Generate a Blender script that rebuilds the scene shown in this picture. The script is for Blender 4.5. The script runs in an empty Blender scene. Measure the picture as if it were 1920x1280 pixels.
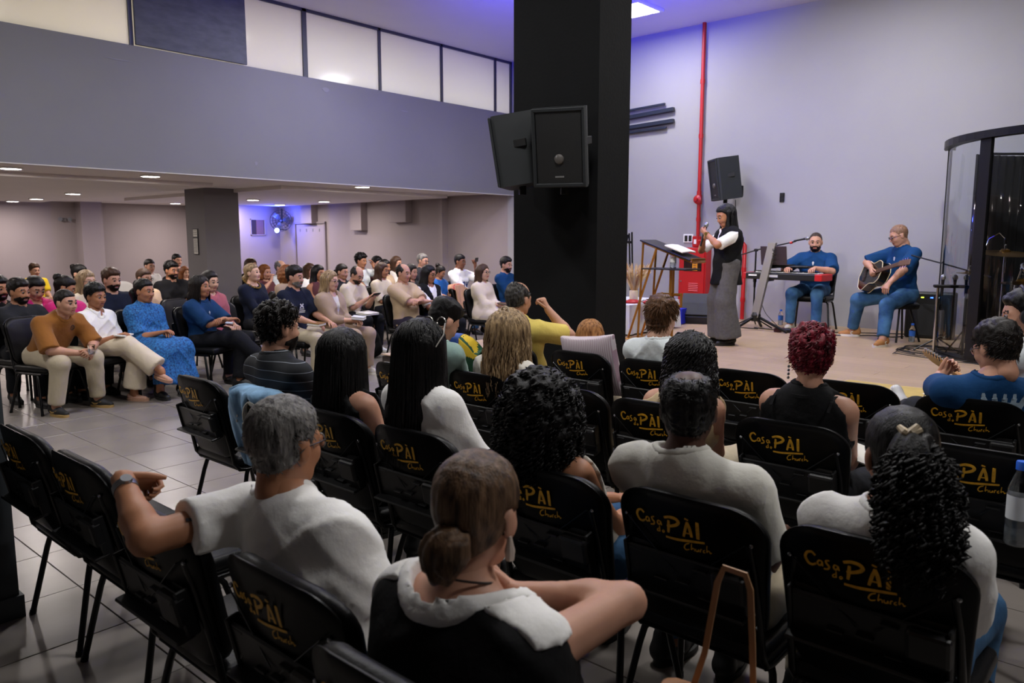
import bpy, bmesh, math, random
import numpy as np
from mathutils import Vector, Matrix

scene = bpy.context.scene
COL = scene.collection
PI = math.pi
random.seed(7)

# ------------------------------------------------------------------ camera
CAM_H = 1.65
cam_d = bpy.data.cameras.new('camera')
cam_d.sensor_width = 36.0
cam_d.lens = 36.0 * 1445.0 / 1920.0
cam_d.clip_end = 80
cam_d.dof.use_dof = True
cam_d.dof.focus_distance = 4.6
cam_d.dof.aperture_fstop = 4.5
cam = bpy.data.objects.new('camera', cam_d)
COL.objects.link(cam)
cam.location = (0, 0, CAM_H)
cam.rotation_euler = (math.radians(90 - 7.57), 0, math.radians(41.29 - 90))
scene.camera = cam

# ------------------------------------------------------------------ exposure, world
vs = scene.view_settings
vs.view_transform = 'Standard'
vs.look = 'None'
vs.exposure = 0.45
vs.gamma = 1.0
vs.use_curve_mapping = False
world = bpy.data.worlds.new('world')
scene.world = world
world.use_nodes = True
world.node_tree.nodes['Background'].inputs[0].default_value = (0.5, 0.52, 0.6, 1)
world.node_tree.nodes['Background'].inputs[1].default_value = 0.05

# ------------------------------------------------------------------ light levels of the luminaires (fixtures are built further down)
HALL_PANEL_W = 52       # each square ceiling panel
DOWNLIGHT_W = 23        # each round downlight under the gallery
GALLERY_W = 46          # lamps in the gallery room behind the frosted glass
BLUE_PAR_W = 1900        # blue wash on the ceiling
BLUE_FAN_W = 42         # blue lamp in the far corner
STAGE_SPOT_W = 480      # white spots washing the stage wall
def add_light(name, kind, loc, energy, color=(1, 1, 1), rot=None, aim=None, **kw):
    d = bpy.data.lights.new(name, kind)
    d.energy = energy
    d.color = color
    for k, v in kw.items():
        setattr(d, k, v)
    o = bpy.data.objects.new(name, d)
    COL.objects.link(o)
    o.location = loc
    if aim is not None:
        o.rotation_euler = (Vector(aim) - Vector(loc)).to_track_quat('-Z', 'Y').to_euler()
    elif rot is not None:
        o.rotation_euler = rot
    return o

# ------------------------------------------------------------------ helpers: colour, materials
def lin(h):
    if isinstance(h, (tuple, list)):
        return tuple(h[:3])
    h = h.lstrip('#')
    out = []
    for i in (0, 2, 4):
        c = int(h[i:i + 2], 16) / 255
        out.append(c / 12.92 if c <= 0.04045 else ((c + 0.055) / 1.055) ** 2.4)
    return tuple(out)

_M = {}
def mat(name, color, rough=0.6, metal=0.0, vary=0.0, vscale=8.0, bump=0.0, bscale=60.0, spec=0.5,
        emit=None, emit_s=0.0, stretch=None, trans=0.0, alpha=1.0, coat=0.0, objvary=0.0, sheen=0.0, color2=None, sss=0.0):
    if name in _M:
        return _M[name]
    m = bpy.data.materials.new(name)
    m.use_nodes = True
    nt = m.node_tree
    b = nt.nodes['Principled BSDF']
    c = lin(color)
    b.inputs['Base Color'].default_value = (*c, 1)
    b.inputs['Roughness'].default_value = rough
    b.inputs['Metallic'].default_value = metal
    b.inputs['Specular IOR Level'].default_value = spec
    b.inputs['Transmission Weight'].default_value = trans
    b.inputs['Alpha'].default_value = alpha
    b.inputs['Coat Weight'].default_value = coat
    if sheen:
        b.inputs['Sheen Weight'].default_value = sheen
    if sss:
        b.inputs['Subsurface Weight'].default_value = sss
        b.inputs['Subsurface Scale'].default_value = 0.02
        b.inputs['Subsurface Radius'].default_value = (1, .4, .25)
    if emit is not None:
        b.inputs['Emission Color'].default_value = (*lin(emit), 1)
        b.inputs['Emission Strength'].default_value = emit_s
    if vary or bump or color2:
        tc = nt.nodes.new('ShaderNodeTexCoord')
        mp = nt.nodes.new('ShaderNodeMapping')
        nt.links.new(tc.outputs['Object'], mp.inputs['Vector'])
        if stretch:
            mp.inputs['Scale'].default_value = stretch
    if vary or color2:
        n = nt.nodes.new('ShaderNodeTexNoise')
        n.inputs['Scale'].default_value = vscale
        n.inputs['Detail'].default_value = 6
        nt.links.new(mp.outputs['Vector'], n.inputs['Vector'])
        r = nt.nodes.new('ShaderNodeValToRGB')
        r.color_ramp.elements[0].position = 0.3
        r.color_ramp.elements[1].position = 0.7
        c2 = lin(color2) if color2 else None
        r.color_ramp.elements[0].color = (*[x * (1 - vary) for x in c], 1)
        r.color_ramp.elements[1].color = (*(c2 if c2 else [min(1, x * (1 + vary)) for x in c]), 1)
        nt.links.new(n.outputs['Fac'], r.inputs['Fac'])
        last = r.outputs['Color']
        if objvary:
            oi = nt.nodes.new('ShaderNodeObjectInfo')
            hs = nt.nodes.new('ShaderNodeHueSaturation')
            mr = nt.nodes.new('ShaderNodeMapRange')
            mr.inputs['To Min'].default_value = 1 - objvary
            mr.inputs['To Max'].default_value = 1 + objvary
            nt.links.new(oi.outputs['Random'], mr.inputs['Value'])
            nt.links.new(mr.outputs['Result'], hs.inputs['Value'])
            nt.links.new(last, hs.inputs['Color'])
            last = hs.outputs['Color']
        nt.links.new(last, b.inputs['Base Color'])
    if bump:
        n2 = nt.nodes.new('ShaderNodeTexNoise')
        n2.inputs['Scale'].default_value = bscale
        n2.inputs['Detail'].default_value = 4
        nt.links.new(mp.outputs['Vector'], n2.inputs['Vector'])
        bm_ = nt.nodes.new('ShaderNodeBump')
        bm_.inputs['Strength'].default_value = bump
        bm_.inputs['Distance'].default_value = 0.01
        nt.links.new(n2.outputs['Fac'], bm_.inputs['Height'])
        nt.links.new(bm_.outputs['Normal'], b.inputs['Normal'])
    _M[name] = m
    return m

def stripes_mat(name, base, line, scale, width, axis=2, rough=.8):
    """a cloth with thin woven lines"""
    m = mat(name, base, rough)
    nt = m.node_tree
    b = nt.nodes['Principled BSDF']
    tc = nt.nodes.new('ShaderNodeTexCoord')
    sp = nt.nodes.new('ShaderNodeSeparateXYZ')
    nt.links.new(tc.outputs['Object'], sp.inputs[0])
    mu = nt.nodes.new('ShaderNodeMath'); mu.operation = 'MULTIPLY'; mu.inputs[1].default_value = scale
    nt.links.new(sp.outputs[axis], mu.inputs[0])
    fr = nt.nodes.new('ShaderNodeMath'); fr.operation = 'FRACT'
    nt.links.new(mu.outputs[0], fr.inputs[0])
    lt = nt.nodes.new('ShaderNodeMath'); lt.operation = 'LESS_THAN'; lt.inputs[1].default_value = width
    nt.links.new(fr.outputs[0], lt.inputs[0])
    mx = nt.nodes.new('ShaderNodeMix'); mx.data_type = 'RGBA'
    mx.inputs[6].default_value = (*lin(base), 1)
    mx.inputs[7].default_value = (*lin(line), 1)
    nt.links.new(lt.outputs[0], mx.inputs[0])
    nt.links.new(mx.outputs[2], b.inputs['Base Color'])
    return m

# ------------------------------------------------------------------ helpers: meshes and objects
def link(o, parent=None):
    COL.objects.link(o)
    if parent is not None:
        o.parent = parent
    return o

def tag(o, label, cat, group=None):
    o['label'] = label
    o['category'] = cat
    if group:
        o['group'] = group
    return o

def empty(name, loc=(0, 0, 0), rz=0.0, label=None, cat=None, group=None):
    o = bpy.data.objects.new(name, None)
    o.empty_display_size = 0.1
    link(o)
    o.location = loc
    o.rotation_euler = (0, 0, rz)
    if label:
        tag(o, label, cat, group)
    return o

def R3(rx=0, ry=0, rz=0):
    return np.array((Matrix.Rotation(rz, 3, 'Z') @ Matrix.Rotation(ry, 3, 'Y') @ Matrix.Rotation(rx, 3, 'X')))

class MB:
    """collects shapes; build() links them as one mesh object"""
    def __init__(s):
        s.v = []; s.f = []; s.m = []; s.cm = 0
    def add(s, verts, faces, mi=None):
        o = len(s.v)
        s.v.extend([tuple(map(float, p)) for p in verts])
        s.f.extend([tuple(i + o for i in f) for f in faces])
        s.m.extend([s.cm if mi is None else mi] * len(faces))
        return s
    def box(s, c, size, rot=None, bevel=0.0, seg=2):
        hx, hy, hz = [d / 2 for d in size]
        if bevel > 0:
            bm = bmesh.new()
            bmesh.ops.create_cube(bm, size=1)
            for v in bm.verts:
                v.co = Vector((v.co.x * size[0], v.co.y * size[1], v.co.z * size[2]))
            bmesh.ops.bevel(bm, geom=list(bm.edges), offset=bevel, segments=seg, affect='EDGES', profile=.5)
            bm.verts.ensure_lookup_table()
            vs_ = np.array([v.co[:] for v in bm.verts])
            fs = [[v.index for v in f.verts] for f in bm.faces]
            bm.free()
        else:
            vs_ = np.array([(x, y, z) for x in (-hx, hx) for y in (-hy, hy) for z in (-hz, hz)])
            fs = [(0, 1, 3, 2), (4, 6, 7, 5), (0, 4, 5, 1), (2, 3, 7, 6), (0, 2, 6, 4), (1, 5, 7, 3)]
        if rot is not None:
            vs_ = vs_ @ np.asarray(rot).T
        return s.add(vs_ + np.array(c), fs)
    def tube(s, path, r, n=8, caps=True, flat=None):
        P = np.array(path, float)
        k = len(P)
        rr = np.full(k, r, float) if np.isscalar(r) else np.array(r, float)
        T = np.zeros_like(P)
        T[1:-1] = P[2:] - P[:-2]
        T[0] = P[1] - P[0]; T[-1] = P[-1] - P[-2]
        T /= np.linalg.norm(T, axis=1)[:, None] + 1e-12
        ref = np.array([0, 0, 1.]) if abs(T[0][2]) < .9 else np.array([1., 0, 0])
        vs_ = []
        a = np.arange(n) * 2 * PI / n
        for i in range(k):
            u = ref - T[i] * (ref @ T[i])
            u /= np.linalg.norm(u) + 1e-12
            w = np.cross(T[i], u)
            ref = u
            fu, fw = flat if flat else (1, 1)
            vs_.append(P[i] + rr[i] * (np.cos(a)[:, None] * u * fu + np.sin(a)[:, None] * w * fw))
        V = np.concatenate(vs_)
        F = []
        for i in range(k - 1):
            for j in range(n):
                F.append((i * n + j, i * n + (j + 1) % n, (i + 1) * n + (j + 1) % n, (i + 1) * n + j))
        if caps:
            F.append(tuple(range(n - 1, -1, -1)))
            F.append(tuple((k - 1) * n + j for j in range(n)))
        return s.add(V, F)
    def cyl(s, a, b, r0, r1=None, n=16):
        return s.tube([a, b], [r0, r0 if r1 is None else r1], n)
    def lathe(s, prof, n=20, c=(0, 0, 0), rot=None, caps=True):
        V = []; F = []
        for (r, z) in prof:
            for j in range(n):
                t = 2 * PI * j / n
                V.append((r * math.cos(t), r * math.sin(t), z))
        for i in range(len(prof) - 1):
            for j in range(n):
                F.append((i * n + j, i * n + (j + 1) % n, (i + 1) * n + (j + 1) % n, (i + 1) * n + j))
        if caps:
            F.append(tuple(range(n - 1, -1, -1)))
            F.append(tuple((len(prof) - 1) * n + j for j in range(n)))
        V = np.array(V)
        if rot is not None:
            V = V @ np.asarray(rot).T
        return s.add(V + np.array(c), F)
    def prism(s, outline, h, frame=None, c=(0, 0, 0)):
        """outline (u,v) extruded by h along w; frame columns are u, v, w"""
        n = len(outline)
        V = [(u, v, 0) for u, v in outline] + [(u, v, h) for u, v in outline]
        F = [tuple(range(n - 1, -1, -1)), tuple(range(n, 2 * n))]
        F += [(i, (i + 1) % n, (i + 1) % n + n, i + n) for i in range(n)]
        V = np.array(V, float)
        if frame is not None:
            V = V @ np.asarray(frame, float).T
        return s.add(V + np.array(c), F)
    def ribbon(s, pts, w, up=(0, 0, 1), th=0.0):
        """flat strip along pts; w width (number or list), thickness th"""
        P = np.array(pts, float); k = len(P)
        ww = np.full(k, w, float) if np.isscalar(w) else np.array(w, float)
        up = np.array(up, float)
        V = []
        for i in range(k):
            t = P[min(i + 1, k - 1)] - P[max(i - 1, 0)]
            sd = np.cross(t, up); sd /= np.linalg.norm(sd) + 1e-12
            nn = np.cross(sd, t); nn /= np.linalg.norm(nn) + 1e-12
            V += [P[i] - sd * ww[i] / 2, P[i] + sd * ww[i] / 2, P[i] + sd * ww[i] / 2 - nn * th, P[i] - sd * ww[i] / 2 - nn * th]
        F = []
        for i in range(k - 1):
            a = 4 * i; b = a + 4
            for j in range(4):
                F.append((a + j, a + (j + 1) % 4, b + (j + 1) % 4, b + j))
        F += [(3, 2, 1, 0), (4 * k - 4, 4 * k - 3, 4 * k - 2, 4 * k - 1)]
        return s.add(V, F)
    def mesh(s, name, mats, smooth=False, auto=None):
        me = bpy.data.meshes.new(name)
        me.from_pydata(s.v, [], s.f)
        for m in (mats if isinstance(mats, (list, tuple)) else [mats]):
            me.materials.append(m)
        if any(s.m):
            me.polygons.foreach_set('material_index', s.m)
        if smooth:
            me.polygons.foreach_set('use_smooth', [True] * len(me.polygons))
            if auto is not None:
                me.set_sharp_from_angle(angle=math.radians(auto))
        me.update()
        return me
    def build(s, name, mats, parent=None, smooth=False, auto=35, loc=None, rz=None):
        o = bpy.data.objects.new(name, s.mesh(name, mats, smooth, auto))
        link(o, parent)
        if loc is not None:
            o.location = loc
        if rz is not None:
            o.rotation_euler = (0, 0, rz)
        return o

def struct(o):
    o['kind'] = 'structure'
    return o

def copy_tree(o, parent=None):
    c = o.copy()
    COL.objects.link(c)
    c.parent = parent
    for ch in list(o.children):
        copy_tree(ch, c)
    return c

def np_mesh(name, V, Q, mats, smooth=True, mi=None):
    """fast mesh from numpy quads"""
    me = bpy.data.meshes.new(name)
    V = np.asarray(V, np.float32); Q = np.asarray(Q, np.int32)
    me.vertices.add(len(V)); me.vertices.foreach_set('co', V.ravel())
    me.loops.add(Q.size); me.loops.foreach_set('vertex_index', Q.ravel())
    me.polygons.add(len(Q))
    me.polygons.foreach_set('loop_start', np.arange(0, Q.size, Q.shape[1], dtype=np.int32))
    me.polygons.foreach_set('loop_total', np.full(len(Q), Q.shape[1], np.int32))
    for m in (mats if isinstance(mats, (list, tuple)) else [mats]):
        me.materials.append(m)
    if mi is not None:
        me.polygons.foreach_set('material_index', np.asarray(mi, np.int32))
    me.update(calc_edges=True)
    if smooth:
        me.polygons.foreach_set('use_smooth', np.ones(len(Q), bool))
    me.validate()
    return me

# ================================================================== THE ROOM
XW, YM, YF, YN, XR = 10.98, 9.60, 19.6, -5.0, -3.5      # stage wall, gallery front, far wall, near wall, rear wall
ZC, ZG, ZP, SZ = 4.85, 2.50, 3.91, 0.45                 # hall ceiling, gallery underside, parapet top, stage level
SX = 5.15                                               # stage front edge

m_grout = mat('grout', '#5b5653', .9)
m_tile = mat('floor_tile', '#827b75', .30, vary=.10, vscale=3.5, bump=.03, bscale=25, objvary=.05)
m_wall = mat('grey_wall_paint', '#9b999d', .75, vary=.03, vscale=1.2, bump=.04, bscale=90)
m_wall_warm = mat('mauve_grey_wall_paint', '#958a8c', .8, vary=.03, vscale=1.2, bump=.05, bscale=80)
m_parapet = mat('dark_grey_parapet_paint', '#77767a', .72, vary=.04, vscale=1.0, bump=.05, bscale=70)
m_dark_wall = mat('charcoal_wall_paint', '#3a3a3e', .85)
m_ceil = mat('white_ceiling_paint', '#dcd9d9', .9, vary=.015, vscale=2)
m_ceil2 = mat('white_gypsum', '#dcd5d2', .9, vary=.02, vscale=1.5)
m_black_pillar = mat('black_pillar_paint', '#090a0c', .85, spec=.2, vary=.15, vscale=5, bump=.15, bscale=40)
m_grey_col = mat('grey_column_paint', '#6e6a6d', .8, vary=.03, vscale=3)
m_wood = mat('pale_oak_laminate', '#b09678', .42, vary=.10, vscale=5, stretch=(9, .55, 1), bump=.02, bscale=30, objvary=.06)
m_riser = mat('stage_riser', '#3c332d', .7)
m_alu = mat('grey_aluminium', '#55565b', .45, metal=.6)
m_black_metal = mat('black_metal', '#0d0d0f', .42, metal=.4)
m_black_plastic = mat('black_plastic', '#0b0b0d', .45)
m_white = mat('white_plastic', '#e8e8e6', .5)

# --- floor: a screed with proud tiles
fl = MB(); fl.box(((XR + XW) / 2, (YN + YF) / 2, -.06), (XW - XR, YF - YN, .104))
floor = struct(fl.build('floor', m_grout))
PT = .5362
X0, Y0 = 2.34 - 8 * PT, 7.10 - 13 * PT
tb = MB(); tb.box((0, 0, -.009), (PT - .006, PT - .006, .018), bevel=.0015, seg=1)
tile_mesh = tb.mesh('tile', m_tile)
far = MB()
for i in range(-3, 25):
    for j in range(-9, 38):
        cx, cy = X0 + (i + .5) * PT, Y0 + (j + .5) * PT
        if cx < XR + .25 or cx > XW - .27 or cy < YN + .25 or cy > YF - .27:
            continue
        if cx > SX + .3 and cy < 6.3:
            continue
        if .3 < cx < 6.2 and .7 < cy < 13.6:
            o = bpy.data.objects.new('tile', tile_mesh); link(o, floor); o.location = (cx, cy, 0)
        else:
            far.box((cx, cy, -.009), (PT - .006, PT - .006, .018))
o = far.build('tile_field', m_tile, floor); o['kind'] = 'stuff'

# --- walls
def wallbox(name, lo, hi, m, parent=None):
    b = MB(); c = [(a + d) / 2 for a, d in zip(lo, hi)]
    b.box(c, [d - a for a, d in zip(lo, hi)])
    o = b.build(name, m, parent)
    return struct(o) if parent is None else o
wall_stage = wallbox('wall_stage', (XW, YN, -.1), (XW + .2, YM + .15, ZC), m_wall)
wall_side = wallbox('wall_side', (XW, YM + .15, -.1), (XW + .2, 17.5, ZC), m_wall_warm)
wallbox('wall_far', (XR, YF, -.1), (XW + .2, YF + .2, ZC), m_wall_warm)
wallbox('wall_corner', (9.6, 17.5, -.1), (XW + .2, YF, ZC), m_wall_warm)
wallbox('wall_rear', (XR - .2, YN, -.1), (XR, YF, ZC), m_dark_wall)
wallbox('wall_near', (XR, YN - .2, -.1), (XW, YN, ZC), m_dark_wall)
wallbox('ceiling', (XR - .2, YN - .2, ZC), (XW + .2, YF + .2, ZC + .15), m_ceil)
wallbox('ceiling_gallery', (XR, YM + .15, ZG), (XW, YF, ZG + .12), m_ceil2)
for a in (((XR, 11.35, ZG - .06), (6.0, 18.9, ZG)), ((6.95, 11.0, ZG - .06), (10.62, 16.9, ZG))):
    wallbox('ceiling_drop_panel', a[0], a[1], m_ceil2)
wallbox('wall_parapet', (XR, YM, 2.462), (XW, YM + .15, ZP), m_parapet)
wallbox('trim_1', (XR, YM - .006, 2.452), (XW, YM + .15, 2.462), mat('pale_edge_bead', '#c9c4c0', .6))
wallbox('wall_gallery_back', (XR, 13.2, ZG + .12), (XW, 13.3, ZC), mat('gallery_wall', '#d9d2c2', .9))
# small scuffs on the parapet
sc_ = MB()
for (x, z, w, h) in ((6.86, 3.78, .12, .07), (4.0, 3.72, .3, .012), (8.35, 3.66, .16, .012), (5.7, 2.66, .05, .05)):
    n = 9
    sc_.prism([(w / 2 * math.cos(t) * (1 + .2 * math.sin(3 * t)), h / 2 * math.sin(t)) for t in [2 * PI * k / n for k in range(n)]], .002, frame=[[1, 0, 0], [0, 0, -1], [0, 1, 0]], c=(x, YM - .002, z))
pp = sc_.build('filler_patches', mat('paint_patch', '#82818a', .8), bpy.data.objects['wall_parapet'])

# --- wall return and ducts on the side wall
wallbox('trim_2', (XW - .16, 11.37, 0), (XW, 11.45, ZG - .04), m_wall_warm)
for y, w, zb in ((15.84, .45, 2.02), (13.95, .40, 1.84), (12.45, .55, 2.0)):
    b = MB(); b.box((XW - .09, y + w / 2, (zb + ZG) / 2), (.18, w, ZG - zb), bevel=.006, seg=1)
    o = b.build('duct', m_wall_warm); tag(o, {15.84: 'grey boxed duct hanging on the wall above the painted door', 13.95: 'longest grey boxed duct hanging down the side wall', 12.45: 'short wide grey boxed duct nearest the wall return'}[y], 'duct', 'boxed ducts on the side wall')
# painted-over door
d = MB(); d.box((XW - .012, 16.15, 1.0), (.024, 1.14, 2.0), bevel=.004, seg=1)
door = struct(d.build('door_1', m_wall_warm))
fr = MB()
for y in (15.53, 16.77):
    fr.box((XW - .02, y, 1.0), (.05, .05, 2.06))
fr.box((XW - .02, 16.15, 2.04), (.05, 1.29, .05))
fr.build('door_frame', mat('door_frame_paint', '#857a7d', .7), door)
v = MB()
for k in range(4):
    v.box((XW - .027, 15.75 + k * .27, 1.86), (.008, .035, .07), bevel=.003, seg=1)
v.build('door_vents', m_grey_col, door)
# far wall pilaster
wallbox('wall_pilaster', (6.93, YF - .35, -.1), (7.4, YF, ZG), m_wall_warm)

# --- pillars
wallbox('column_black', (5.2, 3.65, 0), (5.652, 4.546, ZC), m_black_pillar)
wallbox('column_gallery', (6.41, 12.46, 0), (7.03, 13.13, ZG), m_grey_col)
cf = wallbox('column_near', (.35, 3.75, 0), (.985, 4.5, ZC), mat('slate_column_paint', '#3c4146', .6, vary=.05, vscale=3))
wallbox('baseboard_column', (.335, 3.735, 0), (1.0, 4.515, .1), mat('slate_plinth', '#3f464a', .5), cf)

# --- stage
st = MB(); st.box(((SX + XW) / 2, (YN + 6.35) / 2, SZ / 2 - .012), (XW - SX - .002, 6.35 - YN, SZ - .026))
stage = struct(st.build('floor_stage', m_riser))
pw, pl = .19, 1.72
k = 0
plank_meshes = {}
for r in range(int((XW - SX) / pw) + 1):
    x0 = SX - .02 + r * pw; x1 = min(x0 + pw, XW)
    y = YN - (r * .61) % pl
    while y < 6.35:
        a, b_ = max(y, YN), min(y + pl, 6.35)
        y += pl
        if b_ - a < .05 or b_ < -2.2:
            continue
        segs = [(a, b_)]
        if x1 > 5.2 and x0 < 5.652:
            segs = [s_ for s_ in ((a, min(b_, 3.65)), (max(a, 4.546), b_)) if s_[1] - s_[0] > .05]
        for (a2, b2) in segs:
            key = (round(x1 - x0, 3), round(b2 - a2, 3))
            if key not in plank_meshes:
                t = MB(); t.box((0, 0, -.006), (key[0] - .002, key[1] - .002, .012), bevel=.0012, seg=1)
                plank_meshes[key] = t.mesh('plank', m_wood)
            o = bpy.data.objects.new('plank', plank_meshes[key]); link(o, stage)
            o.location = ((x0 + x1) / 2, (a2 + b2) / 2, SZ)

# --- gallery windows: frosted panes between aluminium mullions
def frosted():
    m = bpy.data.materials.new('frosted_glass'); m.use_nodes = True
    nt = m.node_tree; b = nt.nodes['Principled BSDF']; out = nt.nodes['Material Output']
    b.inputs['Base Color'].default_value = (.72, .70, .64, 1); b.inputs['Roughness'].default_value = .12
    tr = nt.nodes.new('ShaderNodeBsdfTranslucent'); tr.inputs[0].default_value = (.86, .84, .78, 1)
    mx = nt.nodes.new('ShaderNodeMixShader'); mx.inputs[0].default_value = .6
    nt.links.new(b.outputs[0], mx.inputs[1]); nt.links.new(tr.outputs[0], mx.inputs[2]); nt.links.new(mx.outputs[0], out.inputs[0])
    return m
m_frost = frosted()
edges = [XR, 1.8, 4.19, 6.59, 7.93, 9.24, 10.56, XW]
for i in range(len(edges) - 1):
    a, c = edges[i], edges[i + 1]
    p = MB(); p.box(((a + c) / 2, YM + .075, (ZP + ZC) / 2), (c - a - .02, .008, ZC - ZP - .02))
    w = struct(p.build('window_%d' % (i + 1), m_frost))
    f = MB()
    f.box((c - .02, YM + .07, (ZP + ZC) / 2), (.045 if i != 2 else .07, .05, ZC - ZP))
    f.box(((a + c) / 2, YM + .07, ZC - .02), (c - a, .05, .04))
    f.box(((a + c) / 2, YM + .07, ZP + .006), (c - a, .05, .012))
    f.build('window_frame', m_alu, w)
for x in (0.5, 4.2, 7.6, 10.2):
    b = MB(); b.box((x, 11.4, ZC - .03), (1.2, .3, .06), bevel=.01, seg=1)
    o = b.build('gallery_lamp', mat('lamp_white', '#ffffff', .5, emit='#fff6e6', emit_s=3)); tag(o, 'long white gallery lamp behind the ' + {0.5: 'leftmost frosted pane', 4.2: 'dark slate board', 7.6: 'middle frosted panes', 10.2: 'frosted pane nearest the pillar'}[x], 'lamp', 'gallery lamps behind frosted glass')
    add_light('gallery_light', 'AREA', (x, 11.4, ZC - .07), GALLERY_W, (1, .93, .82) if x < 7 else (.9, .96, 1), rot=(0, 0, 0), shape='RECTANGLE', size=1.2, size_y=.3)
# dark board leaning before the glass
p = MB(); p.box((4.92, YM + .02, 4.36), (1.44, .03, .86), bevel=.004, seg=1)
o = p.build('board', mat('scuffed_slate_board', '#4b4d57', .6, vary=.22, vscale=6, stretch=(1, 1, 2.5), bump=.1, bscale=20))
tag(o, 'scuffed dark slate board standing before the frosted gallery panes', 'board')

# --- hall ceiling luminaires
lum = MB(); lum.box((0, 0, -.02), (.66, .66, .04), bevel=.006, seg=1)
lum_frame = lum.mesh('frame', m_white)
dif = MB(); dif.box((0, 0, -.038), (.56, .56, .012), bevel=.004, seg=1)
lum_dif = dif.mesh('diffuser', mat('lit_diffuser', '#ffffff', .5, emit='#fdfbff', emit_s=9))
PL = ['square lit ceiling panel light beside the black pillar', 'square ceiling panel light above the stage musicians', 'square ceiling panel light before the gallery windows', 'square ceiling panel light above the stage edge', 'square ceiling panel light above the aisle and gallery front', 'square ceiling panel light above the chairs with gold lettering', 'square ceiling panel light above the right end of the hall', 'square ceiling panel light above the near left corner']
for li, (x, y) in enumerate(((9.6, 6.2), (8.9, 2.9), (6.5, 7.6), (6.3, 1.2), (3.4, 6.4), (3.2, 2.4), (3.2, -1.4), (.2, 6.2))):
    e = empty('ceiling_light', (x, y, ZC), 0, PL[li], 'ceiling light', 'square panel lights on the hall ceiling')
    o = bpy.data.objects.new('frame', lum_frame); link(o, e)
    o = bpy.data.objects.new('diffuser', lum_dif); link(o, e)
    add_light('panel_light', 'AREA', (x, y, ZC - .06), HALL_PANEL_W, (1, .985, .97), rot=(0, 0, 0), shape='SQUARE', size=.56)

# --- round downlights under the gallery
dl_rim = MB(); dl_rim.lathe([(.125, 0), (.135, -.006), (.135, -.016), (.12, -.02), (.115, -.012)], 28, caps=False)
rim_me = dl_rim.mesh('rim', m_white, True)
dl_d = MB(); dl_d.lathe([(.118, -.006), (.118, -.016), (.1, -.019), (.02, -.02)], 28)
dis_me = dl_d.mesh('diffuser', mat('lit_downlight', '#ffffff', .5, emit='#fff4ee', emit_s=14), True)
DL = [(3.12, 10.75, 'leftmost round downlight near the parapet edge'), (4.75, 10.67, 'round downlight near the parapet above the bearded man in navy'),
      (7.98, 10.25, 'round downlight near the parapet, left of the last one'), (9.37, 9.98, 'round downlight near the parapet closest to the black pillar'),
      (5.2, 14.73, 'round downlight in the middle of the left ceiling'), (5.39, 17.18, 'round downlight left of the far pilaster'),
      (5.39, 18.6, 'small round downlight at the far left picture edge'), (8.7, 18.3, 'small round downlight by the far wall left of the grey column'),
      (8.42, 14.35, 'round downlight just right of the grey column'), (9.96, 15.83, 'round downlight above the blue lit fan'),
      (9.75, 13.82, 'round downlight right of the blue lit fan'), (9.5, 17.1, 'small round downlight touching the edge of the grey column')]
for x, y, lab in DL:
    drop = (x < 6.0 and 11.35 < y < 18.9) or (6.95 < x < 10.62 and 11.0 < y < 16.9)
    z = ZG - (.06 if drop else 0)
    e = empty('downlight', (x, y, z), 0, lab, 'downlight', 'round downlights under the gallery')
    o = bpy.data.objects.new('rim', rim_me); link(o, e)
    o = bpy.data.objects.new('diffuser', dis_me); link(o, e)
    add_light('downlight_beam', 'AREA', (x, y, z - .03), DOWNLIGHT_W, (1, .9, .84), rot=(0, 0, 0), shape='DISK', size=.22)
for x in (.4, -2.0):
    for y in (11, 15):
        add_light('downlight_beam', 'AREA', (x, y, ZG - .1), DOWNLIGHT_W, (1, .9, .84), rot=(0, 0, 0), shape='DISK', size=.22)

# --- blue par cans and white stage spots hung over the audience, out of the picture above
def par_can(loc, aim, label, color, energy, angle, cat='spotlight', soft=.05, bracket=False):
    e = empty('stage_spotlight', loc, 0, label, cat)
    q = (Vector(aim) - Vector(loc)).to_track_quat('-Z', 'Y')
    R = np.array(q.to_matrix())
    b = MB(); b.lathe([(.03, .22), (.08, .2), (.09, 0), (.1, -.06), (.092, -.06), (.08, -.01)], 20, rot=R, caps=False); b.build('housing', m_black_metal, e, True)
    b = MB(); b.lathe([(.078, -.012), (.05, -.002)], 20, rot=R); b.build('lens', mat('lens_' + color[1:], '#ffffff', .2, emit=color, emit_s=2), e)
    b = MB(); b.tube([(0, .11, 0), (0, .11, .16), (0, -.11, .16), (0, -.11, 0)], .008, 6); b.tube([(0, 0, .16), (0, 0, ZC - loc[2])] if not bracket else [(0, 0, .16), (5.66 - loc[0], 0, .16)], .012, 8); b.build('yoke', m_black_metal, e)
    d_ = Vector(aim) - Vector(loc); d_.normalize()
    add_light('spot_beam', 'SPOT', tuple(Vector(loc) + d_ * .08), energy, lin(color), aim=aim, spot_size=math.radians(angle), spot_blend=1.0, shadow_soft_size=soft)
par_can((5.86, 4.15, 3.45), (7.8, 5.5, ZC + .6), 'blue uplight fixed behind the black pillar, aimed at the stage ceiling', '#2226ff', BLUE_PAR_W, 88, bracket=True)
par_can((5.86, 4.42, 3.65), (6.8, 7.4, ZC + .3), 'blue uplight fixed behind the black pillar, aimed at the gallery ceiling', '#2a2cff', BLUE_PAR_W * .15, 100, bracket=True)
par_can((4.4, 1.0, 4.45), (XW, 3.6, 2.9), 'white stage spotlight hung above the front row', '#f3f5ff', STAGE_SPOT_W, 58)
par_can((4.6, 4.9, 4.45), (9.2, 4.2, 1.2), 'white stage spotlight hung beside the black pillar', '#fff2e6', STAGE_SPOT_W * .6, 40)

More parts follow.
